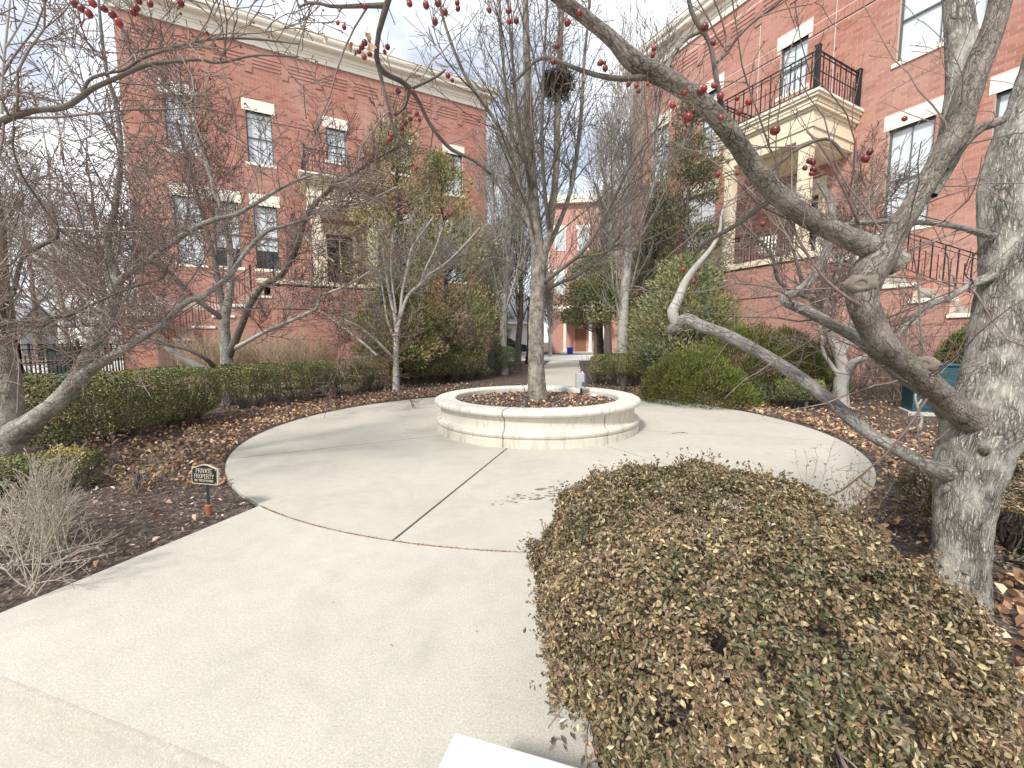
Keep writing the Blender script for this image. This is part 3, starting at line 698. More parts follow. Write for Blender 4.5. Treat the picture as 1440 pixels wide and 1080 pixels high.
def window(parent, x0, x1, z0, z1, y, blind='white', mull=True, split=.5, dark=True):
    """sash window in an opening; y = brick face; parts: window > pane, blind"""
    yy = y+.09; f = .05; m = MB()
    m.box(x0, x0+f, yy, yy+.06, z0, z1); m.box(x1-f, x1, yy, yy+.06, z0, z1); m.box(x0+f, x1-f, yy, yy+.06, z1-f, z1); m.box(x0+f, x1-f, yy, yy+.06, z0, z0+f)
    zm = z0+(z1-z0)*split; m.box(x0+f, x1-f, yy+.008, yy+.052, zm-.025, zm+.025)
    if mull: xm = (x0+x1)/2; m.box(xm-.011, xm+.011, yy+.016, yy+.04, z0+f, zm-.025); m.box(xm-.011, xm+.011, yy+.016, yy+.04, zm+.025, z1-f)
    w = m.build('window', M['dframe'] if dark else M['frame'], parent)
    for a, b in ((z0+f, zm-.025), (zm+.025, z1-f)): MB().add([(x0+f, yy+.028, a), (x1-f, yy+.028, a), (x1-f, yy+.028, b), (x0+f, yy+.028, b)], [(0, 1, 2, 3)]).build('pane', M['glass'], w)
    zb = {'white': z0+f, 'half': z0+(z1-z0)*.30, 'none': None}[blind]
    if zb is not None: MB().box(x0+.01, x1-.01, yy+.065, yy+.075, zb, z1-.01).build('blind', M['blind'], w)
    MB().box(x0-.02, x1+.02, yy+.5, yy+.52, z0-.05, z1+.05).build('room_shade', M['room'], w)
    return w
def sill(parent, x0, x1, z, y, mat='trimw', h=.12): return MB().box(x0-.10, x1+.10, y-.05, y+.10, z-h, z).build('sill', M[mat], parent, bevel=.008)
def lintel(parent, x0, x1, z0, z1, y): return MB().box(x0-.13, x1+.13, y-.022, y+.10, z0, z1).build('lintel', M['trimw'], parent, bevel=.006)
def cornice(parent, x0, x1, y, z0, z1, ends=True):
    h = z1-z0; prof = [(0.0, 0.0), (.07, 0.0), (.07, .22), (.11, .24), (.11, .30), (.17, .34), (.17, .50), (.40, .54), (.44, .60), (.44, .70), (.52, .78), (.55, .86), (.55, .96), (.58, .97), (.58, 1.), (-.1, 1.)]
    m = MB(); V = []; k = len(prof)
    for e, sgn in ((x0, -1), (x1, 1)):
        for o_, t in prof: V.append((e+sgn*max(o_, 0), y-o_, z0+t*h))
    m.add(V, [(i, i+1, k+i+1, k+i) for i in range(k-1)])
    # returns at both ends
    for e, sgn in ((x0, -1), (x1, 1)):
        V = [(e+sgn*max(o_, 0), y-o_, z0+t*h) for o_, t in prof]+[(e+sgn*max(o_, 0), y+6, z0+t*h) for o_, t in prof]
        m.add(V, [(i, i+1, k+i+1, k+i) for i in range(k-1)])
    return m.build('cornice', M['trimw'], parent)
def brick_bands(parent, x0, x1, y, z0, z1, mat, pitch=1.38, pil=.30):
    """panels of projecting brick courses between short brick brackets under the cornice"""
    n = max(1, round((x1-x0)/pitch)); w = (x1-x0)/n; h = (z1-z0)/8
    for i in range(n):
        a, b = x0+i*w+pil/2, x0+(i+1)*w-pil/2
        for k in range(4): MB().box(a, b, y-.028, y+.01, z0+h*(2*k+1)+.004, z0+h*(2*k+2)-.004).build('brick_band', mat, parent)
        MB().box(x0+i*w-pil/2+.02, x0+i*w+pil/2-.02, y-.042, y+.01, z0-.16, z0+h).build('bracket', mat, parent)
def railing(parent, pts, h, step=.125, zf=None, post=.07, mid=True, mat='iron', endposts=True, name='railing'):
    """flat panels between points (x,y,z base); name > picket..."""
    m = MB()
    for a, b in zip(pts[:-1], pts[1:]):
        a = Vector(a); b = Vector(b); d = b-a; L = d.length; n = max(1, int(L/step))
        up = Vector((0, 0, 1))
        m.bar(a+up*h, b+up*h, .045, .03); m.bar(a+up*(h-.11), b+up*(h-.11), .03, .02); m.bar(a+up*.10, b+up*.10, .03, .02)
        if mid: m.bar(a+up*h*.52, b+up*h*.52, .022, .02)
    r = m.build(name, M[mat], parent)
    pk = MB().box(-.008, .008, -.008, .008, 0, 1).mesh('picket', M[mat]); pk2 = MB().box(-.013, .013, -.013, .013, 0, 1).mesh('picket', M[mat])
    for a, b in zip(pts[:-1], pts[1:]):
        a = Vector(a); b = Vector(b); d = b-a; n = max(1, int(d.length/step))
        for i in range(1, n):
            q = a+d*(i/n); tall = i % 2 == 0
            o = bpy.data.objects.new('picket', pk2 if tall else pk); put(o, r); o.location = (q.x, q.y, q.z+.10); o.scale = (1, 1, (h-.10) if tall else h*.62)
    if endposts:
        for p in pts: MB().box(p[0]-post/2, p[0]+post/2, p[1]-post/2, p[1]+post/2, p[2], p[2]+h+.10).box(p[0]-post/2-.012, p[0]+post/2+.012, p[1]-post/2-.012, p[1]+post/2+.012, p[2]+h+.10, p[2]+h+.13).build('post', M[mat], r)
    return r
def porch_roof(parent, x0, x1, y0, y1, z0, z1, ext=.32):
    """entablature with projecting cap carried on columns, x0..x1 at the frieze"""
    h = z1-z0; lv = [(0, .0, .22), (.04, .22, .26), (0.0, .26, .62), (.05, .62, .68), (.12, .68, .76), (ext-.10, .76, .86), (ext-.04, .86, .93), (ext, .93, 1.)]
    for i, (o_, a, b) in enumerate(lv):
        nm = 'roof_slab' if i == len(lv)-1 else 'frieze' if i == 2 else 'moulding'
        MB().box(x0-o_, x1+o_, y0-o_, y1, z0+a*h+(.001 if i else 0), z0+b*h).build(nm, M['trimw' if i == len(lv)-1 else 'trim'], parent, bevel=.01)
def column(parent, x0, x1, y0, y1, z0, z1, mat='trim'):
    m = MB(); m.box(x0-.05, x1+.05, y0-.05, y1+.05, z0, z0+.28); m.box(x0, x1, y0, y1, z0+.281, z1-.221); m.box(x0-.03, x1+.03, y0-.03, y1+.03, z1-.22, z1-.12); m.box(x0-.055, x1+.055, y0-.055, y1+.055, z1-.119, z1)
    return m.build('column', M[mat], parent, bevel=.008)
RZL = math.radians(28.16); RZR = math.radians(28.16-90)
A_ = at(1250, 450, 11.4); B_ = at(225, 500, 14.8)

# ---------------- left building (local x along the facade to the right, y into it)
LB = thing('brick_townhouse', 'left red brick townhouse with white cornice, its columned porch half hidden by the conifer', 'building', (B_[0], B_[1], 0), RZL, 'facing brick townhouses')
fy, py_ = 3.8, 1.8
X0, X1 = -1.3, 14.4
w3 = [(.03, 1.05, 9.33, 11.5, 'white'), (2.86, 3.86, 9.33, 11.5, 'white'), (6.08, 6.95, 10.0, 11.5, 'white'), (9.05, 10.05, 10.0, 11.5, 'half'), (11.93, 12.93, 9.4, 11.5, 'white')]
w1 = [(.08, 1.05, 4.75, 7.52, 'white'), (1.43, 2.37, 4.75, 7.52, 'half'), (2.93, 3.86, 4.75, 7.52, 'half'), (9.3, 10.3, 4.75, 7.52, 'half'), (12.0, 13.0, 4.75, 7.52, 'white')]
door = (5.80, 7.16, 4.06, 6.95)
holes = [w[:4] for w in w3+w1]+[door]
lint = [(w[0], w[1], 11.5, 11.97) for w in w3]+[(.08, 2.37, 7.52, 8.0), (2.93, 3.86, 7.52, 8.0), (9.3, 10.3, 7.52, 8.0), (12.0, 13.0, 7.52, 8.0)]
holed(MB(), X0, X1, 0, 14.2, fy, fy+.3, holes).build('wall', M['mortar'], LB)
MB().box(X0, X0+.3, fy+.301, fy+9, 0, 14.2).box(X1-.3, X1, fy+.301, fy+9, 0, 14.2).box(X0, X1, fy+9.001, fy+9.3, 0, 14.2).build('side_wall', M['bwall'], LB)
MB().box(X0-.2, X1+.2, fy-.2, fy+9.3, 15.2, 15.26).build('roof', M['roof'], LB)
bk = Bricks()
lh = [(a-.13, b+.13, z0, z1) for a, b, z0, z1 in lint]+[(w[0]-.1, w[1]+.1, w[2]-.12, w[2]) for w in w3+w1]
bands = [(X0, X1, 2.86, 3.17), (X0, X1, 13.9, 14.2)]
bk.wall(X0, X1, .2, 14.2, fy, holes, lh+bands)
for w in (w3+w1): window(LB, *w[:4], fy, w[4]); sill(LB, w[0], w[1], w[2], fy)
for l in lint: lintel(LB, *l, fy)
bk.soldier(X0, X1, 13.9, fy)
MB().box(X0, X1, fy-.012, fy+.01, 11.17, 11.195).build('shadow_line', M['darkline'], LB)
brick_bands(LB, X0+.2, X1-.2, fy, 13.25, 13.85, M['brick2'])
cornice(LB, X0, X1, fy, 14.2, 15.2)
MB().box(8.75, 8.765, fy-.009, fy+.01, .3, 13.2).build('expansion_joint', M['frame'], LB)
# porch base and stepped stair wall, plane y = py_
top = [(.15, .72, 1.6), (.72, 1.42, 2.09), (1.42, 2.1, 2.53), (2.1, 2.85, 2.97), (2.85, 3.45, 3.37), (3.45, 8.25, 3.88)]
m = MB()
for a, b, z in top: m.box(a, b, py_, py_+.3, 0, z-.10)
m.box(7.951, 8.25, py_+.301, fy, 0, 3.77); m.build('porch_base', M['mortar'], LB)
for a, b, z in top:
    zt = z-.10 if b < 8 else 3.78
    bk.wall(a, b, .2, zt, py_, (), [(0, 9, 2.86, 3.17)])
    if zt > 3.0: bk.soldier(a, b, 2.86, py_)
    if b < 8: MB().box(a-.06, b+.04, py_-.05, py_+.34, z-.10, z).build('coping', M['trimw'], LB, bevel=.008)
MB().box(2.85, 8.3, py_-.02, py_+.01, 2.83, 2.858).build('shadow_line', M['darkline'], LB)  # strip standing in for the shadow below the soldier course
MB().box(2.95, 8.32, py_-.06, fy-.001, 3.88, 4.06).build('porch_floor', M['trim'], LB, bevel=.01)
ms = MB()
for i in range(20): ms.box(-.2+i*.17, -.2+(i+1)*.17, py_+.35, fy-.01, 0.0, .45+i*.18)
ms.build('steps', M['walk'], LB)
column(LB, 5.13, 5.52, py_+.03, py_+.42, 4.06, 7.38); column(LB, 7.50, 7.88, py_+.03, py_+.42, 4.06, 7.38)
porch_roof(LB, 5.05, 7.96, py_, fy-.001, 7.385, 8.55)
MB().box(5.2, 7.8, py_+.45, fy-.001, 7.3, 7.38).build('porch_ceiling', M['trim'], LB)
railing(LB, [(4.98, fy-.1, 8.56), (4.98, py_-.12, 8.56), (8.05, py_-.12, 8.56), (8.05, fy-.1, 8.56)], .98, .14)
railing(LB, [(5.55, py_+.2, 4.06), (7.48, py_+.2, 4.06)], .95, .11, endposts=False)
railing(LB, [(-.3, py_+.15, 1.10), (2.75, py_+.15, 3.55), (3.6, py_+.15, 4.06), (5.1, py_+.15, 4.06)], .92, .13, mid=False)
# door with surround
dr = MB().box(door[0]-.10, door[0]+.08, fy-.03, fy+.12, 4.06, 6.95).box(door[1]-.08, door[1]+.10, fy-.03, fy+.12, 4.06, 6.95).box(door[0]-.10, door[1]+.10, fy-.035, fy+.12, 6.60, 7.08).build('door_surround', M['trim'], LB)
xm = (door[0]+door[1])/2
for a, b in ((door[0]+.09, xm-.03), (xm+.03, door[1]-.09)):
    d_ = holed(MB(), a, b, 4.07, 6.58, fy+.12, fy+.17, [(a+.10, b-.10, 4.35, 6.45)]).build('door', M['wood'], LB)
    MB().box(a+.10, b-.10, fy+.14, fy+.145, 4.35, 6.45).build('pane', M['glass'], d_)
MB().box(xm-.028, xm+.028, fy+.10, fy+.16, 4.07, 6.58).build('mullion', M['trim'], LB)
MB().box(door[0]-.1, door[1]+.1, fy+.9, fy+.92, 4, 7).build('hall', M['room'], LB)
# corner pier with stone cap beside the stairs
m = MB().box(-.95, -.06, 0, 1.2, 0, 2.36); m.build('pier', M['mortar'], LB)
bk.wall(-.95, -.06, .44, 2.36, 0)
MB().box(-.06, .14, 1.0, 1.8, 0, 1.45).build('wing_wall', M['mortar'], LB)
MB().box(-1.02, .04, -.07, 1.27, .2, .44).build('pier_plinth', M['trimw'], LB)
MB().box(-1.0, -.01, -.05, 1.25, 2.36, 2.52).build('cap_stone', M['trim'], LB); MB().box(-1.02, .01, -.07, 1.27, 2.68, 2.72).box(-1.1, .09, -.15, 1.35, 2.72, 2.80).build('cap_slab', M['trimw'], LB)
MB().box(-.96, -.05, -.01, 1.21, 2.521, 2.679).build('cap_core', M['trim'], LB)
for i in range(8): x = -.95+i*.125; MB().box(x, x+.07, -.06, -.012, 2.525, 2.675).build('dentil', M['trim'], LB)
bk.build(LB, M['brick'], CAM)
# side of the pier: separate bricks turned to the right face
# ---------------- right building
RB = thing('brick_townhouse', 'right red brick townhouse with a black railed balcony over its tall cream porch', 'building', (A_[0], A_[1], 0), RZR, 'facing brick townhouses')
fy, py_ = 2.4, 0.
X0, X1 = -12.3, 7.5
w3 = [(-10.85, -9.87, 9.3, 11.7, 'white'), (-8.05, -7.15, 9.3, 12.0, 'white'), (-4.72, -3.78, 10.35, 12.0, 'white'), (-1.23, 0.65, 9.66, 12.0, 'white'), (3.2, 4.6, 9.66, 12.0, 'white')]
w1 = [(-10.9, -9.9, 4.75, 7.9, 'half'), (-8.75, -7.2, 4.75, 7.9, 'half'), (-1.27, -.2, 4.75, 7.75, 'white'), (.95, 2.05, 4.75, 7.75, 'white'), (3.2, 4.4, 4.75, 7.75, 'half')]
door = (-4.15, -3.0, 4.08, 6.85)
side = (-2.65, -2.2, 4.9, 6.85)
holes = [w[:4] for w in w3+w1]+[door]
lint = [(-10.85, -9.87, 11.7, 12.25), (-8.05, -7.15, 12.0, 12.42), (-4.72, -3.78, 12.0, 12.42), (-1.23, .65, 12.0, 12.42), (3.2, 4.6, 12.0, 12.42), (-10.9, -9.9, 7.9, 8.33), (-8.75, -7.2, 7.9, 8.33), (-1.27, -.2, 7.75, 8.17), (.95, 2.05, 7.75, 8.17), (3.2, 4.4, 7.75, 8.17)]
holed(MB(), X0, X1, 0, 14.6, fy, fy+.3, holes).build('wall', M['mortar'], RB)
MB().box(X0, X0+.3, fy+.301, fy+9, 0, 14.6).box(X1-.3, X1, fy+.301, fy+9, 0, 14.6).box(X0, X1, fy+9.001, fy+9.3, 0, 14.6).build('side_wall', M['bwall'], RB)
MB().box(X0-.2, X1+.2, fy-.2, fy+9.3, 15.7, 15.76).build('roof', M['roof'], RB)
bk = Bricks()
lh = [(a-.13, b+.13, z0, z1) for a, b, z0, z1 in lint]+[(w[0]-.1, w[1]+.1, w[2]-.12, w[2]) for w in w3+w1]
bk.wall(X0, X1, .2, 14.6, fy, holes, lh+[(X0, X1, 11.86, 12.17), (X0, X1, 2.86, 3.17), (X0, X1, 14.28, 14.6)])
bk.soldier(X0, X1, 11.86, fy, holes+lh); bk.soldier(X0, X1, 2.86, fy); bk.soldier(X0, X1, 14.28, fy)
for a, b in intervals(X0, X1, [(w[0], w[1]) for w in w3]): MB().box(a, b, fy-.014, fy+.01, 11.825, 11.855).build('shadow_line', M['darkline'], RB)
for w in (w3+w1): window(RB, *w[:4], fy, w[4]); sill(RB, w[0], w[1], w[2], fy)
for l in lint: lintel(RB, *l, fy)
brick_bands(RB, X0+.2, X1-.2, fy, 13.55, 14.2, M['brick2'], 1.30)
cornice(RB, X0, X1, fy, 14.6, 15.7)
MB().box(-5.55, -5.535, fy-.009, fy+.01, .3, 13.5).box(-2.95, -2.935, fy-.009, fy+.01, 8.8, 13.5).build('expansion_joint', M['frame'], RB)
top = [(-5.35, -1.75, 3.9), (-1.75, -1.05, 3.75), (-1.05, -.30, 3.3), (-.30, .42, 2.86), (.42, 1.16, 2.43), (1.16, 1.9, 2.02), (1.9, 2.65, 1.6), (2.65, 3.4, 1.2), (3.4, 4.3, .95)]
m = MB()
for a, b, z in top: m.box(a, b, py_, py_+.3, 0, z-.10)
m.box(-5.35, -5.051, py_+.301, fy, 0, 3.8); m.build('porch_base', M['mortar'], RB)
for i, (a, b, z) in enumerate(top):
    zt = z-.10 if i else 3.90
    bk.wall(a, b, .15, zt, py_, (), [(-6, 9, 2.86, 3.17)] if zt > 3.0 else ())
    if zt > 3.0: bk.soldier(a, b, 2.86, py_)
    if i: MB().box(a-.04, b+.06, py_-.05, py_+.34, z-.10, z).build('coping', M['trimw'], RB, bevel=.008)
MB().box(-5.4, -1.05, py_-.02, py_+.01, 2.83, 2.858).build('shadow_line', M['darkline'], RB)
MB().box(-5.42, -1.68, py_-.07, fy-.001, 3.90, 4.08).build('porch_floor', M['trim'], RB, bevel=.01)
ms = MB()
for i in range(18): ms.box(3.4-i*.30, 3.4-(i-1)*.30, py_+.35, fy-.01, 0.0, .45+i*.2)
ms.build('steps', M['walk'], RB)
column(RB, -5.07, -4.78, py_+.03, py_+.34, 4.08, 7.48); column(RB, -2.58, -2.28, py_+.03, py_+.34, 4.08, 7.48)
porch_roof(RB, -5.15, -2.2, py_, fy-.001, 7.485, 8.7, .24)
MB().box(-5.0, -2.35, py_+.36, fy-.001, 7.40, 7.48).build('porch_ceiling', M['trim'], RB)
railing(RB, [(-5.3, fy-.1, 8.71), (-5.3, py_-.10, 8.71), (-2.12, py_-.10, 8.71), (-2.12, fy-.1, 8.71)], 1.10, .15, post=.12)
railing(RB, [(-4.75, py_+.2, 4.08), (-2.6, py_+.2, 4.08)], .95, .11, endposts=False)
railing(RB, [(-1.65, py_+.15, 4.06), (-1.0, py_+.15, 3.85), (4.1, py_+.15, .85)], 1.0, .14, mid=False)
MB().box(door[0]-.10, door[0]+.12, fy-.03, fy+.12, 4.08, 6.85).box(door[1]-.12, door[1]+.10, fy-.03, fy+.12, 4.08, 6.85).box(door[0]-.10, door[1]+.10, fy-.035, fy+.12, 6.45, 7.0).build('door_surround', M['trim'], RB)
d_ = holed(MB(), door[0]+.13, door[1]-.13, 4.09, 6.44, fy+.12, fy+.17, [(door[0]+.27, door[1]-.27, 4.5, 6.25)]).build('door', M['wood'], RB)
MB().box(door[0]+.27, door[1]-.27, fy+.14, fy+.145, 4.5, 6.25).build('pane', M['glass'], d_)
MB().box(door[0]-.1, door[1]+.1, fy+.9, fy+.92, 4, 7).build('hall', M['room'], RB)
bk.build(RB, M['brick'], CAM)
# white rocking chair on the right porch (pale shape seen between the columns)
ch = thing('porch_chair', 'white slatted chair standing on the cream porch of the right brick townhouse', 'chair', (0, 0, 0))
ch.parent = None
def loc_rb(x, y, z): c, s = math.cos(RZR), math.sin(RZR); return (A_[0]+x*c-y*s, A_[1]+x*s+y*c, z)
ch.location = loc_rb(-4.0, 1.0, 4.082); ch.rotation_euler = (0, 0, RZR+.4)
MB().box(-.28, .28, -.26, .26, .40, .44).build('seat', M['white'], ch)
for sx in (-.26, .26):
    for sy in (-.24, .24): MB().bar((sx, sy, 0), (sx, sy, .40), .04).build('leg', M['white'], ch)
    MB().bar((sx, .25, .44), (sx, .38, 1.1), .045).build('back_post', M['white'], ch)
    MB().box(sx-.04, sx+.04, -.3, .3, .62, .65).build('armrest', M['white'], ch)
for i in range(5): MB().bar((-.2+i*.1, .26, .46), (-.2+i*.1, .37, 1.06), .05, .015).build('slat', M['white'], ch)
# ================================================================== TREES
def finish_tree(root, limbs_sets, mat_limb, twig_sets, mat_twig, S1=8, S2=3):
    tubemesh('branches', limbs_sets, mat_limb, S1, root)
    if twig_sets: tubemesh('twigs', twig_sets, mat_twig, S2, root)
def spurs(P, R, dens, r, cap=4000):
    """little knobbly buds / spurs along twigs"""
    return spawn(P, R, dens, .1, (.015, .05), 55, 3, .02, .5, .09, .6, cap)

WK = .60; RMIN = .0032
# ---- tree in the planter: traced leaders + grown branches
t = thing('planter_tree', 'tall bare tree with upright grey limbs growing out of the round stone planter', 'tree', (0, 0, 0))
Yp = float(PC[1])
trunk = [(757, 572, Yp, 58), (757, 560, Yp, 49), (755, 545, Yp, 44), (754, 500, Yp, 37), (754, 450, Yp, 35), (756, 415, Yp, 34), (757, 385, Yp, 34), (756, 350, Yp, 30), (752, 300, Yp, 26), (747, 240, Yp, 23), (744, 170, Yp, 21), (741, 90, Yp, 17), (739, 10, Yp, 13), (736, -90, Yp, 8)]
P, R = px_limb(trunk); R = R*.98; limb_mesh('trunk', P, R, M['bark_pear'], t, 28, .05, 3., .12, .035)
WK = .50
limbs = [
 [(757, 405, 7.1, 20), (765, 365, 7.03, 20), (775, 310, 6.95, 18), (782, 240, 6.9, 17), (784, 160, 6.85, 18), (786, 100, 6.85, 16), (789, 40, 6.85, 14), (793, -60, 6.85, 9)],
 [(756, 372, 7.1, 14), (745, 320, 6.95, 13), (728, 250, 6.7, 12), (712, 200, 6.5, 11), (690, 160, 6.3, 10), (662, 120, 6.1, 9), (640, 75, 6.0, 8), (622, 20, 5.9, 7), (612, -50, 5.8, 5)],
 [(754, 330, 7.1, 14), (733, 265, 7.3, 12), (722, 200, 7.5, 11), (712, 130, 7.5, 10), (705, 50, 7.5, 8), (700, -50, 7.5, 6)],
 [(758, 402, 7.09, 17), (782, 384, 6.95, 12), (810, 362, 6.8, 11), (830, 340, 6.7, 11), (850, 305, 6.6, 9), (868, 270, 6.5, 8), (885, 235, 6.4, 7), (905, 205, 6.3, 6), (935, 165, 6.2, 4)],
 [(757, 412, 7.1, 15), (783, 400, 7.3, 10), (810, 388, 7.5, 10), (832, 372, 7.6, 8), (860, 350, 7.7, 6), (890, 330, 7.8, 4)],
 [(770, 350, 7.0, 15), (788, 310, 7.2, 13), (803, 265, 7.3, 12), (812, 210, 7.4, 11), (818, 150, 7.4, 10), (822, 80, 7.4, 8), (830, 0, 7.4, 6)],
 [(748, 280, 7.1, 12), (740, 230, 6.8, 10), (728, 170, 6.7, 9), (722, 100, 6.6, 8), (716, 30, 6.5, 6), (712, -50, 6.5, 4)],
 [(772, 320, 6.9, 12), (765, 260, 6.6, 11), (762, 190, 6.5, 10), (764, 110, 6.5, 8), (768, 30, 6.5, 6), (770, -50, 6.5, 4)],
 [(742, 385, 7.1, 6), (720, 372, 6.9, 5), (695, 362, 6.8, 4), (670, 372, 6.7, 3)],
]
LP = []
for i, l in enumerate(limbs):
    P, R = px_limb(l)
    if i < 6: limb_mesh('limb', P, R, M['bark_dk' if i in (3, 4) else 'bark_pear'], t, 10, .05, i, 0, .06)
    LP.append(resample(P, R, 16))
Pl = np.concatenate([a for a, b in LP]+[resample(*px_limb(trunk[6:]), 16)[0]]); Rl = np.concatenate([b for a, b in LP]+[resample(*px_limb(trunk[6:]), 16)[1]])
b1 = spawn(Pl, Rl, 5.0, .10, (.9, 2.2), 38, 10, .05, .08, .0075, .3, 220)
b2 = spawn(*b1, 6.0, .12, (.3, .95), 40, 6, .04, .12, .006, .35, 1500)
b3 = spawn(*b2, 8.0, .12, (.10, .38), 45, 3, .03, .14, .006, .5, 4200)
finish_tree(t, [LP[i] for i in (6, 7, 8)]+[b1], M['bark_dk'], [b2, b3], M['twig_dk'], 6)
# bird nest lodged in it
nc = at(783, 118, 6.85)
nt = thing('bird_nest', 'dark ragged bird nest lodged high between the upright limbs of the planter tree', 'nest', tuple(nc))
n_ = 420; th = rng.random(n_)*2*PI; rr = .16+.05*rng.random(n_); hh = rng.normal(0, .09, n_)
c = np.stack([rr*np.cos(th)*(1-.5*np.abs(hh)/.25), rr*np.sin(th)*(1-.5*np.abs(hh)/.25), hh], 1); dd = np.stack([-np.sin(th), np.cos(th), rng.normal(0, .5, n_)], 1)+rng.normal(0, .4, (n_, 3)); dd /= np.linalg.norm(dd, axis=1, keepdims=True)
ll = (.08+.14*rng.random(n_))[:, None]; P_ = np.stack([c-dd*ll, c+rng.normal(0, .01, (n_, 3)), c+dd*ll], 1)
tubemesh('twigs', [(P_, np.full((n_, 3), .004))], M['nest'], 3, nt)['kind'] = 'stuff'
MB().lathe([(.0, -.13), (.10, -.12), (.165, -.04), (.175, .05), (.14, .07), (.09, .0), (0, -.03)], 14).build('cup', M['nest'], nt, smooth=True)

WK = .84; RMIN = .0011
